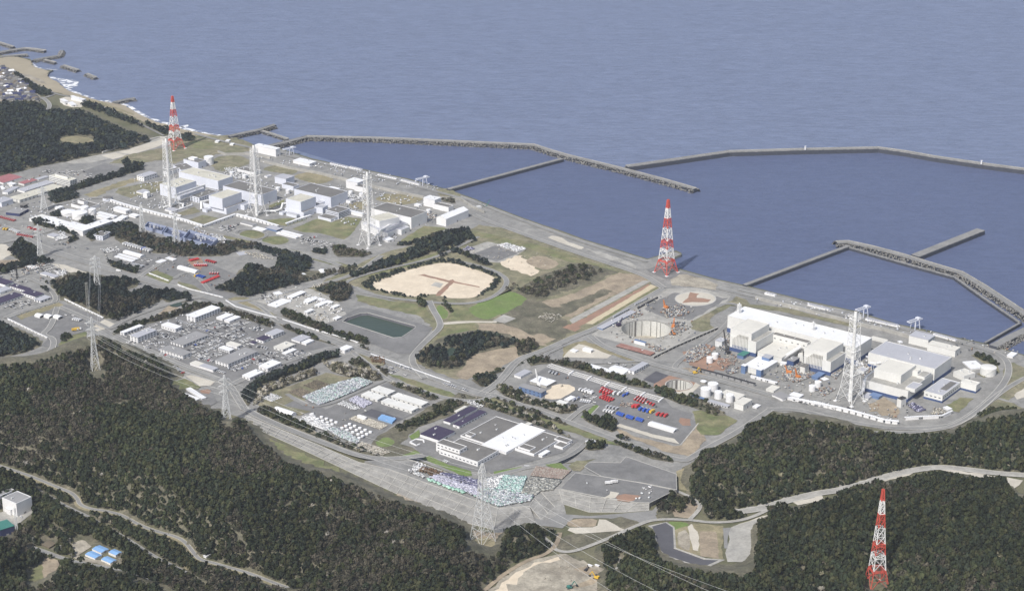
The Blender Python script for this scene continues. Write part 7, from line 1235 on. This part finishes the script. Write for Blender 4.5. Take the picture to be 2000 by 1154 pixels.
REG = [ # polygon, spacing, radius, height, kind, hill amplitude
 (F1, 5.6, 3.35, 8, 'mix', 30), (F2, 5.6, 3.35, 8.5, 'green', 24), (F3, 5.6, 3.45, 9, 'green', 22), (F4, 7, 4.0, 9, 'mixblue', 5),
 (PX('E2',[(1000,640),(1170,470),(1240,500),(1300,560),(1220,640),(1100,670)]), 7, 3.6, 8, 'mix', 2),
 ([(-20,200),(60,196),(82,204),(100,215),(112,212),(125,214),(160,215),(200,235),(250,256),(306,270),(240,292),(176,303),(130,314),(82,322),(34,335),(-20,345)], 8.6, 5.0, 10, 'blue', 6),
 (PX('C1',[(150,415),(200,430),(300,490),(420,550),(520,600),(525,620),(490,640),(400,645),(300,570),(200,490)]), 8, 4.5, 9, 'blue', 1), (PX('C1',[(790,740),(850,705),(960,725),(1150,810),(1400,910),(1660,985),(1600,1022),(1400,955),(1200,890),(1000,815)]), 8, 4.5, 10, 'blue', 1), (PX('C1',[(1770,1030),(1890,1050),(1870,1080),(1780,1080)]), 8, 4.5, 8, 'blue', 0),
 (PX('C6',[(90,130),(200,20),(240,0),(290,20),(360,130),(370,190),(520,190),(520,215),(200,270),(0,335),(-50,340),(-50,270),(0,270),(200,235),(210,190)]), 7.5, 4.4, 9, 'blue', 2), (PX('C6',[(-60,770),(0,780),(300,950),(395,985),(380,1040),(300,1075),(0,1140),(-60,1150)]), 7, 4.2, 9, 'blue', 3),
 (PX('C4',[(-60,740),(0,760),(200,810),(240,865),(420,900),(600,935),(800,980),(870,985),(1000,950),(1100,925),(1200,920),(1300,945),(1500,985),(1700,1030),(1850,1100),(1830,1180),(1700,1200),(1500,1150),(1400,1075),(1200,1010),(1060,1020),(1000,1050),(750,1050),(600,1060),(400,1040),(150,960),(0,905),(-60,890)]), 7, 4.0, 8, 'mixblue', 2),
 (PX('C7',[(330,330),(450,330),(560,360),(760,370),(860,290),(980,310),(1060,330),(1140,375),(1130,420),(1080,455),(1020,480),(1100,495),(1250,440),(1450,400),(1600,370),(1640,400),(1500,465),(1300,500),(1100,555),(920,600),(700,660),(560,700),(470,700),(400,690),(400,660),(300,650),(200,635),(200,600),(340,540),(480,440),(500,420),(420,380)]), 7, 4.1, 8.5, 'mixblue', 3),
 (PX('C7',[(1480,490),(1640,440),(1900,350),(2010,310),(2010,390),(1800,440),(1560,520)]), 7, 4, 8, 'blue', 0), (PX('C8',[(280,380),(420,320),(620,215),(800,115),(1050,68),(1120,95),(1060,140),(900,195),(620,300),(430,370),(230,410)]), 7, 4.2, 10, 'blue', 0),
 (PX('C8',[(760,300),(800,250),(900,235),(1000,255),(1300,385),(1290,405),(1200,395),(1080,320),(960,270),(870,280),(820,330)]), 7, 3.8, 7, 'mixblue', 0), (PX('C8',[(880,230),(1060,130),(1150,125),(1170,150),(1000,210)]), 7, 3.6, 7, 'mixblue', 0),
 (PX('D1',[(100,610),(240,520),(400,460),(560,385),(640,375),(760,380),(820,420),(900,420),(940,440),(800,520),(600,580),(560,640),(400,640),(340,700),(180,700),(60,640),(0,600),(-60,560),(0,540)]), 7, 3.8, 7, 'brown', 3),
 (PX('C8',[(1340,700),(1540,600),(1500,640),(1400,560),(1460,620)]), 8, 3.5, 6, 'brown', 0), ([(806,704),(818,688),(850,668),(880,655),(935,645),(975,652),(1005,662),(1012,672),(985,680),(962,680),(930,688),(905,708),(888,722),(862,722),(835,716)], 6.8, 4.0, 9, 'mixblue', 4), ([(1008,672),(1040,668),(1055,676),(1030,692),(1012,696)], 7, 3.6, 8, 'mix', 0),
 (PX('D8',[(335,180),(420,140),(520,140),(620,160),(860,215),(1000,270),(1200,330),(1400,385),(1510,410),(1490,430),(1300,400),(1060,330),(860,260),(700,225),(560,190),(440,200),(370,215)]), 6.4, 3.4, 7, 'mix', 0), (PX('D8',[(1510,435),(1560,420),(1680,460),(1800,520),(1900,560),(1890,600),(1760,570),(1640,520),(1540,480)]), 6.6, 3.4, 6.5, 'mix', 0),
 (PX('D8',[(40,430),(110,400),(200,440),(300,480),(420,540),(540,570),(680,600),(800,610),(840,630),(760,650),(640,660),(480,600),(300,560),(120,490)]), 6.4, 3.3, 6.5, 'cherrymix', 0), (PX('D7',[(650,200),(760,190),(900,240),(1100,300),(1300,380),(1500,470),(1640,560),(1740,600),(1640,570),(1440,490),(1200,400),(1000,330),(800,260)]), 6.4, 3.3, 6, 'cherrymix', 0),
 (PX('D7',[(900,175),(960,170),(1150,240),(1330,310),(1500,380),(1650,430),(1640,460),(1480,410),(1250,330),(1050,250)]), 6.4, 3.2, 6, 'mix', 0), (PX('D8',[(1110,900),(1180,880),(1400,960),(1640,1040),(1700,1080),(1690,1110),(1500,1080),(1300,1000),(1150,940)]), 6.4, 3.3, 6.5, 'mix', 0), (PX('D8',[(990,740),(1060,700),(1140,750),(1170,810),(1120,830),(1040,800),(900,740),(850,700),(880,660),(930,690)]), 6.6, 3.6, 8, 'green', 0),
 (PX('D8',[(860,930),(980,930),(1050,960),(1040,990),(920,1000),(850,980)]), 6.2, 3.4, 8, 'green', 0), (PX('D8',[(640,150),(850,200),(880,230),(700,190)]), 7, 3.2, 6, 'mix', 0),
 (PX('D6',[(40,390),(180,300),(400,220),(640,130),(740,80),(900,40),(905,90),(700,150),(500,240),(250,330),(140,380),(90,430),(60,500),(30,560),(-20,560),(-40,480)]), 6.4, 3.6, 8, 'blue', 0), (PX('D6',[(110,440),(230,370),(380,320),(560,260),(660,220),(700,260),(560,310),(420,360),(280,420),(200,470),(120,540),(70,560),(80,480)]), 6.6, 3.4, 6.5, 'cherry', 0),
 (PX('D6',[(780,170),(900,150),(1030,210),(1140,210),(1300,240),(1390,250),(1370,310),(1260,320),(1000,280),(840,230)]), 6.8, 3.8, 7, 'cherry', 0), (PX('D6',[(1000,130),(1120,120),(1250,170),(1390,230),(1380,250),(1200,210),(1040,170)]), 6.8, 3.6, 6.5, 'mix', 0), (PX('D6',[(1390,330),(1500,350),(1700,400),(1880,500),(1800,510),(1600,430),(1440,370)]), 6.8, 3.4, 6, 'cherrymix', 0),
 (PX('D6',[(100,620),(200,600),(320,640),(680,800),(660,860),(600,860),(420,770),(250,690)]), 6.4, 3.3, 6, 'mix', 0), (PX('D6',[(650,860),(720,830),(880,900),(1080,980),(1330,1060),(1300,1080),(1150,1070),(900,990),(720,920)]), 6.4, 3.4, 6, 'cherrymix', 0), (PX('D6',[(1500,830),(1480,760),(1700,690),(1850,580),(1960,540),(2120,480),(2140,520),(2000,640),(1850,680),(1700,760)]), 7.5, 3.4, 5.5, 'mix', 0),
 (PX('C7',[(250,800),(400,850),(560,890),(700,940),(790,980),(740,1000),(560,940),(380,890),(260,840)]), 6.6, 3.2, 6, 'mix', 0), (PX('C7',[(820,960),(920,980),(1200,1080),(1500,1170),(1700,1210),(1700,1250),(1400,1180),(1100,1100),(880,1010)]), 6.6, 3.2, 6, 'mix', 0), (PX('C7',[(860,850),(960,840),(1050,900),(1280,990),(1500,1080),(1720,1140),(1700,1170),(1500,1130),(1200,1030),(960,930),(860,890)]), 7, 3.4, 6, 'mix', 0), (PX('C7',[(1160,640),(1330,590),(1460,590),(1540,640),(1500,720),(1420,750),(1330,740),(1340,680)]), 6.8, 3.8, 8, 'mixblue', 0),
 (PX('D5',[(95,400),(190,360),(400,290),(560,250),(760,190),(800,150),(1000,120),(1180,140),(1160,160),(1000,150),(820,210),(640,270),(420,320),(180,400),(110,425)]), 6.6, 3.2, 6.5, 'mix', 0), (PX('C6',[(1070,220),(1200,240),(1350,290),(1330,330),(1180,300),(1080,250)]), 6.8, 3.6, 7, 'blue', 0), (PX('C6',[(600,940),(680,920),(700,950),(640,990),(600,985)]), 6.4, 3.4, 6, 'green', 0),
 (PX('C6',[(1560,500),(1640,460),(1750,480),(1860,530),(1860,590),(1760,610),(1620,600),(1570,560)]), 7.4, 3.5, 6, 'mixblue', 0), (PX('C2',[(490,560),(700,490),(1000,395),(1200,330),(1250,270),(1400,270),(1400,310),(1230,360),(1000,430),(720,520),(500,590)]), 7.5, 4, 8, 'blue', 0), (PX('C2',[(1190,235),(1280,235),(1280,265),(1200,262)]), 7, 4, 8, 'blue', 0),
 (PX('C2',[(500,620),(600,590),(700,540),(780,580),(700,600),(560,650)]), 7.5, 4, 8, 'blue', 0), (PX('C2',[(330,810),(450,810),(560,870),(700,920),(760,970),(660,930),(480,880),(330,850)]), 7.5, 4, 7, 'blue', 0), (PX('C2',[(640,1020),(680,990),(760,960),(770,990),(680,1025)]), 7.5, 4, 7, 'blue', 0), (PX('C2',[(790,830),(830,800),(885,800),(885,850),(840,850)]), 7, 4.4, 8, 'blue', 0), (PX('C2',[(840,950),(1080,850),(1250,830),(1340,880),(1260,940),(1100,960),(1000,970),(890,1010)]), 7.5, 4, 7, 'blue', 0), (PX('C2',[(540,720),(600,730),(580,770),(480,760)]), 7, 3.6, 5, 'mixblue', 0),
 (PX('C8',[(40,570),(90,530),(300,465),(480,415),(740,335),(780,330),(930,340),(1060,370),(1200,425),(1330,480),(1400,520),(1390,570),(1300,640),(1240,660),(1180,700),(1080,720),(870,722),(790,700),(750,680),(640,705),(500,712),(300,680),(150,640),(40,610)]), 5.6, 2.6, 4.2, 'hedge', 0),
 (PX('C8',[(580,750),(650,740),(655,800),(585,800)]), 6, 4, 9, 'green', 0), (PX('C8',[(800,770),(840,740),(880,770),(920,850),(900,860),(850,800)]), 5, 2.4, 4, 'green', 0), (PX('D4',[(1500,475),(1560,462),(1680,510),(1760,550),(1740,580),(1620,530)]), 6, 3, 5, 'green', 0), (PX('D4',[(1560,1060),(1640,1000),(1750,1010),(1900,1010),(1920,1040),(1760,1060),(1700,1120),(1640,1150),(1540,1150)]), 6.4, 3.6, 7, 'green', 0), (PX('D4',[(1900,1100),(2050,1060),(2050,1160),(1900,1160)]), 6.4, 3.6, 7, 'green', 0),
 (PX('G',[(0,700),(150,680),(500,780),(560,860),(900,1060),(1000,1150),(700,1150),(300,1000),(0,880)]), 9, 3.2, 5, 'mix', 0), (PX('C8',[(0,500),(60,440),(160,410),(240,410),(40,500)]), 7, 3.6, 6, 'mixblue', 0), (PX('C5',[(1060,1150),(1260,1100),(1500,1020),(1690,1000),(1600,1070),(1300,1150)]), 8, 3.2, 4.5, 'mixblue', 0), (PX('C5',[(1500,690),(1640,690),(1650,740),(1530,720)]), 8, 3, 4, 'mix', 0),
 (PX('C7',[(1130,250),(1280,240),(1280,290),(1160,270)]), 7, 3.2, 5, 'blue', 0), (PX('C7',[(1350,190),(1560,240),(1740,280),(1640,310),(1400,310),(1360,280)]), 7.5, 3.2, 5, 'mix', 0), ([(1010,715),(1030,706),(975,728),(935,742),(925,738),(975,722)], 6, 2.6, 4, 'mix', 0), ([(920,742),(945,735),(975,738),(972,752),(940,756)], 7, 3.6, 7, 'mixblue', 0)]
EXC = [PX('E3',[(-200,480),(0,500),(110,470),(270,470),(270,560),(180,590),(80,700),(-200,720)]), PX('E3',[(590,700),(740,730),(850,790),(1030,830),(960,900),(900,960),(780,890),(620,870)]), PX('E3',[(200,1050),(380,890),(530,915),(460,1000),(360,1090),(210,1100)]), PX('E3',[(320,740),(470,740),(470,800),(330,800)]), PX('D5',[(620,880),(800,825),(1130,870),(1180,1150),(960,1090),(760,970)]), PX('E3',[(590,800),(660,800),(660,840),(590,840)]),
 PX('E2',[(560,690),(740,690),(870,740),(740,810),(640,850),(400,950),(110,1000),(100,960),(150,860)]), PX('E5',[(850,560),(1100,650),(1300,640),(1240,760),(1000,830),(830,800)]), PX('C1',ell('',750,1068,200,40)), PX('E4',[(-100,380),(120,360),(330,330),(340,370),(0,460),(-100,460)]), PX('E4',[(650,215),(1150,130),(1650,180),(1640,225),(1150,165),(700,255)]), PX('E4',[(1700,215),(1860,220),(1860,380),(1830,380),(1750,320)]), PX('E5',[(760,430),(1100,440),(1160,560),(860,590)]),
 PX('D1',[(430,640),(600,580),(620,640),(480,680)]), PX('C7',[(400,240),(560,240),(830,320),(800,400),(700,400),(560,350),(330,340)]), PX('C4',[(1090,1030),(1200,1000),(1500,1080),(1480,1160),(1080,1100)]), [(868,690),(880,680),(893,676),(890,690),(875,700)], PX('D1',[(1,1),(2,1),(2,2)]), PX('C6',[(1190,480),(1400,420),(1440,430),(1260,500)]), PX('C6',[(1640,600),(1700,585),(1780,620),(1760,655),(1660,650)]), PX('C8',[(720,660),(800,620),(860,680),(790,760),(700,760)]),
 PX('C8',[(105,592),(480,442),(760,372),(900,370),(1200,452),(1340,515),(1325,565),(1150,702),(1060,716),(870,712),(790,690),(740,668),(620,692),(520,700),(300,662),(150,615)]), PX('C8',[(900,300),(1100,340),(1240,395),(1200,420),(1000,360)])] + [PX('F', ell('',x,y,rx,ry)) for x,y,rx,ry in ((187,724,19,11),(443,822,15,10),(944,1052,29,20),(1712,1139,25,15))]
POOLS = [PX('C6',ell('',1708,620,66,32,20)), [(868,692),(876,682),(890,676),(893,682),(884,694),(872,698)]]
LAY[0] += .01
for pp, lb in zip(POOLS, ('dark pond beside the small left wood','narrow dark pond in the central wood')):
    w_ = [gp(*p) for p in pp]; mb = MB(); vs = [(p.x,p.y,.2+LAY[0]) for p in w_]; mb.add(vs, [up(vs,f) for f in tessellate_polygon([w_])], 'pond'); tag(mb.obj('pond'), kind='structure')
# relief grid
CELL = 14.0; X0, X1, Y0, Y1 = -1300, 1300, 1500, 5600
gxs = np.arange(X0, X1, CELL); gys = np.arange(Y0, Y1, CELL); GX, GY = np.meshgrid(gxs, gys)
def nproj(x, y, z):
    yy = y*CP-(z-CAM_H)*SP; return CX+FPX*x/yy, CY-FPX*((z-CAM_H)*CP+y*SP)/yy
gpx, gpy = nproj(GX, GY, 0.0)
HILL = np.zeros(GX.shape); bad = np.zeros(GX.shape, bool)
for r_ in ROADS:
    for dx, dy in ((0,0),(6,0),(-6,0),(0,4),(0,-4),(0,9)): bad |= pip(gpx+dx, gpy+dy, r_)
for r_ in EXC: bad |= pip(gpx, gpy, r_) | pip(gpx, gpy-4, r_)
def blur(a, n):
    for _ in range(n):
        p = np.pad(a, 1, mode='edge'); a = (p[:-2,1:-1]+p[2:,1:-1]+p[1:-1,:-2]+p[1:-1,2:]+2*a)/6
    return a
def vnoise(x, y, s, seed):
    r = np.random.default_rng(seed); t = r.uniform(0, 1, (64, 64)); u, v = x/s, y/s; i, j = np.floor(u).astype(int), np.floor(v).astype(int); fu, fv = u-i, v-j; fu = fu*fu*(3-2*fu); fv = fv*fv*(3-2*fv)
    g = lambda a, b: t[(i+a) % 64, (j+b) % 64]
    return (g(0,0)*(1-fu)+g(1,0)*fu)*(1-fv)+(g(0,1)*(1-fu)+g(1,1)*fu)*fv
FREE = None
NZ = (1-np.abs(2*vnoise(GX, GY, 190, 1)-1))*.75+vnoise(GX, GY, 55, 2)*.25
for reg in REG:
    if reg[5] < 1: continue
    mk = pip(gpx, gpy, reg[0]) & ~bad; mk = blur(mk.astype(float), 6 if reg[5] > 5 else 2); mk = np.clip((mk-.45)/.55, 0, 1)
    HILL = np.maximum(HILL, mk*reg[5]*(.25+NZ*1.1))
soft = np.clip(1-blur(bad.astype(float), 2)*1.6, 0, 1)*~bad; HILL = blur(HILL*soft, 1)*np.where(bad, 0, 1)
def hill(x, y):
    u = np.clip((x-X0)/CELL, 0, len(gxs)-1.001); v = np.clip((y-Y0)/CELL, 0, len(gys)-1.001); i, j = u.astype(int), v.astype(int); a, b = u-i, v-j
    return HILL[j,i]*(1-a)*(1-b)+HILL[j,i+1]*a*(1-b)+HILL[j+1,i]*(1-a)*b+HILL[j+1,i+1]*a*b
W_n, H_n = len(gxs), len(gys); idx = np.arange(W_n*H_n).reshape(H_n, W_n); q = np.stack([idx[:-1,:-1], idx[:-1,1:], idx[1:,1:], idx[1:,:-1]], -1).reshape(-1,4)
hv = HILL.ravel(); keep = (hv[q].max(1) > .05); me = np_mesh('hills', np.stack([GX.ravel(), GY.ravel(), hv-.3], 1), q[keep], 'scrub'); me.polygons.foreach_set('use_smooth', [True]*len(me.polygons))
o = bpy.data.objects.new('hills', me); COL.objects.link(o); tag(o, kind='structure')
# forest floor under every belt
for reg in REG:
    LAY[0] += .004; w_ = [gp(*p) for p in reg[0]]; w_ = [(p.x,p.y) for p in w_ if p.y > 1200]; loops = [[Vector((x,y,0)) for x,y in w_]]; mb = MB(); vs = [(x,y,.1+LAY[0]*.5) for x,y in w_]
    if reg[5] < 1 and reg[4] not in ('hedge',): mb.add(vs, [up(vs,f) for f in tessellate_polygon(loops)], 'scrub'); tag(mb.obj('forest_floor'), kind='structure')
# crowns made of many small leaf clumps
def crown(nq, conic, seed, sparse=False):
    r = np.random.default_rng(seed); d = r.normal(size=(nq, 3)); d /= np.linalg.norm(d, axis=1)[:, None]; d[:, 2] = np.abs(d[:, 2])*.95-.15
    ph = r.uniform(0, 6.28, 3); az = np.arctan2(d[:, 1], d[:, 0]); lump = 1+.18*np.sin(2*az+ph[0])+.14*np.sin(3*az+ph[1]+3*d[:, 2])+.1*np.sin(5*d[:, 2]+ph[2])
    rad = r.uniform(.55, 1.0, nq)**.6*lump; p = d*rad[:, None]
    if conic: t = np.clip((p[:, 2]+.2)/1.2, 0, 1); p[:, :2] *= (1.15-.75*t)[:, None]; p[:, 2] *= 1.25
    nrm = d+r.normal(0, .30, (nq, 3)); nrm /= np.linalg.norm(nrm, axis=1)[:, None]; a = np.cross(nrm, r.normal(size=(nq, 3))); a /= np.linalg.norm(a, axis=1)[:, None]; b = np.cross(nrm, a)
    s = r.uniform(.22, .42, (nq, 1))*(.75 if sparse else 1); s2 = s*r.uniform(.6, 1, (nq, 1))
    return np.stack([p-a*s-b*s2, p+a*s-b*s2*.7, p+a*s*.8+b*s2, p-a*s*.7+b*s2], 1), r.uniform(.88, 1.13, nq)
PROTO = {k: [crown(n, con, 100+i+off, sp) for i in range(8)] for k, n, con, off, sp in (('near', 46, False, 0, False), ('cone', 46, True, 20, False), ('far', 24, False, 40, False), ('thin', 40, False, 60, True))}
TC = {'green': [(.038,.047,.024),(.047,.054,.026),(.030,.039,.024),(.056,.058,.030),(.033,.040,.026)], 'brown': [(.070,.064,.047),(.082,.073,.055),(.056,.053,.040),(.05,.051,.034)], 'blue': [(.022,.031,.028),(.028,.036,.032),(.034,.043,.032),(.020,.026,.027)], 'cherry': [(.30,.28,.23),(.24,.22,.17),(.36,.34,.30),(.16,.15,.10)]}
def pick(kind, x, y, n):
    a = vnoise(x, y, 90, 5); b = vnoise(x, y, 28, 6); t = a*.6+b*.4; u = rng.uniform(0, 1, n); out = np.empty(n, object)
    if kind == 'mix': out[:] = 'green'; out[(t > .52) & (u < .75)] = 'brown'; out[u > .996] = 'cherry'
    elif kind == 'green': out[:] = 'green'; out[(t > .66) & (u < .45)] = 'brown'; out[u > .9965] = 'cherry'
    elif kind == 'mixblue': out[:] = 'blue'; out[(t > .5) & (u < .7)] = 'brown'; out[(u > .9) & (u < .97)] = 'green'
    elif kind in ('blue', 'hedge'): out[:] = 'blue'; out[u > .82] = 'green'
    elif kind == 'brown': out[:] = 'brown'; out[u > .8] = 'green'
    elif kind == 'cherry': out[:] = 'cherry'; out[u > .75] = 'brown'
    elif kind == 'cherrymix': out[:] = 'green'; out[u > .5] = 'brown'; out[u > .72] = 'cherry'
    return out
TREES = []
for ri, (poly, sp, rad, hgt, kind, amp) in enumerate(REG):
    if amp < 1 and kind != 'hedge': sp *= .82
    A = np.array([tuple(gp(*p))[:2] for p in poly if True]); lo, hi = A.min(0), A.max(0); lo = np.maximum(lo, [-1400, 1500])
    gx, gy = np.meshgrid(np.arange(lo[0], hi[0]+1, sp), np.arange(lo[1]-40, hi[1]+1, sp*.9)); x = gx.ravel()+rng.uniform(-.42, .42, gx.size)*sp; y = gy.ravel()+rng.uniform(-.42, .42, gx.size)*sp
    z = hill(x, y) if amp >= 1 else np.zeros(x.shape); s = rng.uniform(.5, 1.4, x.shape); h = hgt*s
    ax, ay = nproj(x, y, z); bx, by = nproj(x, y, z+h*.8)
    k = pip(ax, ay, poly) & (pip(bx, by, poly) if amp >= 3 else True) & (ax > -200) & (ax < 2200) & (by < 1250)
    fx, fy = nproj(x, y, np.zeros(x.shape))
    for r_ in ROADS+EXC+POOLS:
        b0 = np.array(r_); 
        if b0[:,0].max() < ax.min() or b0[:,0].min() > ax.max() or b0[:,1].max() < by.min()-20 or b0[:,1].min() > ay.max()+20: continue
        k &= ~pip(fx, fy, r_)
        if amp < 1: continue
        if not any(r_ is q_ for q_ in ROADS): k &= ~pip(bx, by, r_)
        mx_, my_ = nproj(x, y, z+h*.3); k &= ~pip(mx_, my_, r_)
    dens = vnoise(x, y, 70, 9); k &= rng.uniform(0, 1, x.shape) < np.clip(.80+.45*dens, 0, 1)*(.8 if kind in ('brown',) else .9 if 'cherry' in kind else 1)
    x, y, z, s = x[k], y[k], z[k], s[k]; kd = pick(kind, x, y, len(x))
    for i in range(len(x)): TREES.append((x[i], y[i], z[i], rad*s[i], hgt*s[i], kd[i], ri, kind))
print('TREES', len(TREES))
# the 300 that show largest become things of their own
xs_ = np.array([t[0] for t in TREES]); ys_ = np.array([t[1] for t in TREES]); TONE = .58+.55*vnoise(xs_, ys_, 150, 11)+.3*vnoise(xs_, ys_, 45, 12)
def screen(t): px, py = nproj(t[0], t[1], t[2]+t[4]*.6); return px, py
near = sorted(range(len(TREES)), key=lambda i: -(screen(TREES[i])[1]+(0 if 4 < screen(TREES[i])[0] < 1996 and screen(TREES[i])[1] < 1140 else -5000)))[:295]
near = set(near)
def bake(name, idx, parts, label=None):
    """all the remaining trees of one wood in one mesh"""
    V, T = [], []
    for i in idx:
        x, y, z, r, h, kd, ri, kind = TREES[i]; far = y > 3300
        pr_ = PROTO['far' if far else 'thin' if kd in ('brown','cherry') else 'cone' if (kd in ('blue','green') and i % 4 == 0) else 'near'][i % 8]
        q, sh = pr_; a = (i*2.39996) % 6.283; c, s_ = math.cos(a), math.sin(a); R2 = np.array([[c, s_, 0], [-s_, c, 0], [0, 0, 1]])
        v = (q@R2)*np.array([r, r, h*.52])*(1.25 if far else 1) + np.array([x, y, z+h*.5+LAY[0]*.3]); V.append(v.reshape(-1, 3))
        base = np.array(TC[kd][(i*7) % len(TC[kd])])*TONE[i]; T.append(np.repeat(base[None]*sh[:, None]*(.72+.58*((i*.618) % 1)), 4, 0))
    if not V: return
    V = np.concatenate(V); T = np.concatenate(T); me = np_mesh(name, V, np.arange(len(V)).reshape(-1, 4), 'foliage', T); o = bpy.data.objects.new(name, me); COL.objects.link(o); tag(o, label, 'woodland', kind='stuff')
groups = {}
for i, t in enumerate(TREES):
    if i not in near: groups.setdefault(t[6], []).append(i)
for ri, idx in groups.items(): bake('woodland', idx, None, None)
# individual trees
tm = {}
mb = MB(); mb.cyl((0,0),.045,0,.62,'bark',6,r2=.02,top=False)
for a in (0, 2.1, 4.2): mb.beam((0,0,.4),(.22*math.cos(a),.22*math.sin(a),.68),.015,'bark',4)
trunk_me = mb.mesh('trunk')
NM = {'green': ('evergreen_tree','evergreen tree'), 'brown': ('bare_tree','bare tree'), 'cherry': ('blossom_tree','blossoming tree'), 'blue': ('evergreen_tree','evergreen tree')}
def where(px, py):
    if px < 400: return 'at the bottom left near the country road' if px > 130 else 'in the bottom left corner'
    if px < 700: return 'at the bottom edge, left of centre'
    if px < 1000: return 'at the bottom edge beside the quarry'
    if px < 1450: return 'at the bottom edge under the power lines'
    if px < 1700: return 'at the bottom edge left of the red and white tower'
    return 'at the bottom edge right of the red and white tower'
for i in near:
    x, y, z, r, h, kd, ri, kind = TREES[i]; v = i % 8; key = (kd, v)
    if key not in tm:
        q, sh = PROTO['thin' if kd in ('brown','cherry') else 'near' if v % 2 else 'cone'][v]; V = q.reshape(-1, 3); base = np.array(TC[kd][v % len(TC[kd])]); tm[key] = np_mesh('crown', V, np.arange(len(V)).reshape(-1, 4), 'foliage', np.repeat(base[None]*sh[:, None], 4, 0))
    e = empty(NM[kd][0], (x, y, z+.3), (i*2.4) % 6.28); px, py = screen(TREES[i]); w_ = where(px, py)
    tag(e, {'green':'dark evergreen tree','brown':'leafless brownish tree','cherry':'pale blossoming tree','blue':'dark bluish evergreen tree'}[kd]+' '+w_, 'tree', NM[kd][1]+'s '+w_)
    t = bpy.data.objects.new('trunk', trunk_me); COL.objects.link(t); t.parent = e; t.scale = (h,h,h)
    c = bpy.data.objects.new('crown', tm[key]); COL.objects.link(c); c.parent = e; c.location = (0,0,h*.5); c.scale = (r, r, h*.52)
# ------------------------------------------------------------------ utility poles
for i,(x,y) in enumerate(((275,785),(505,850),(580,790),(592,920),(990,955),(1695,870))):
    p = G('E3',(x,y)); mb = MB(); mb.beam((0,0,0),(0,0,13),.22,'concrete'); mb.beam((-1.6,0,12),(1.6,0,12),.16,'concrete'); tag(mb.obj('utility_pole',None,p),['concrete utility pole beside the blossoming tree and farmhouse','concrete utility pole right of the farmhouse','concrete utility pole on the bare plot by the small tank','concrete utility pole at the road junction below the blue sheds','concrete utility pole at the right of the blue sheds','concrete pole beside the white pump hut'][i],'utility pole','utility poles')
p = G('I',(430,1150)); e = empty('antenna_mast', G('E3',(145,720))); tag(e,'slender lattice antenna mast before the white cubic building','mast'); lattice(e, 42, [(0,1.6),(1,.7)], [(1,'galv')], .12, 12, 'lattice_body')
e = empty('antenna_mast', G('C6',(168,372))); tag(e,'dark slim mast in the yard near the left edge','mast'); lattice(e, 28, [(0,.9),(1,.7)], [(1,'dark')], .2, 8, 'lattice_body')
e = empty('antenna_mast', G('C6',(863,690))); tag(e,'thin grey steel mast just left of the small wood pylon','mast'); lattice(e, 50, [(0,2.0),(1,1.6)], [(1,'concrete')], .08, 14, 'lattice_body')
# ------------------------------------------------------------------ haze
HZ = 2.8e-5
m = bpy.data.materials.new('haze'); m.use_nodes = True; n = m.node_tree; n.nodes.clear(); out = n.nodes.new('ShaderNodeOutputMaterial'); pv = n.nodes.new('ShaderNodeVolumePrincipled')
pv.inputs['Density'].default_value = HZ; pv.inputs['Color'].default_value = (.80,.86,1,1); pv.inputs['Anisotropy'].default_value = .2; n.links.new(pv.outputs[0], out.inputs['Volume']); MATS['haze'] = m
mb = MB(); mb.box(-9500,-600,-40,11500,24500,CAM_H+40,'haze'); o = mb.obj('haze'); tag(o, kind='stuff')
print('CARS', ncar[0]); SC.cycles.volume_bounces = 1; SC.cycles.volume_step_rate = 10
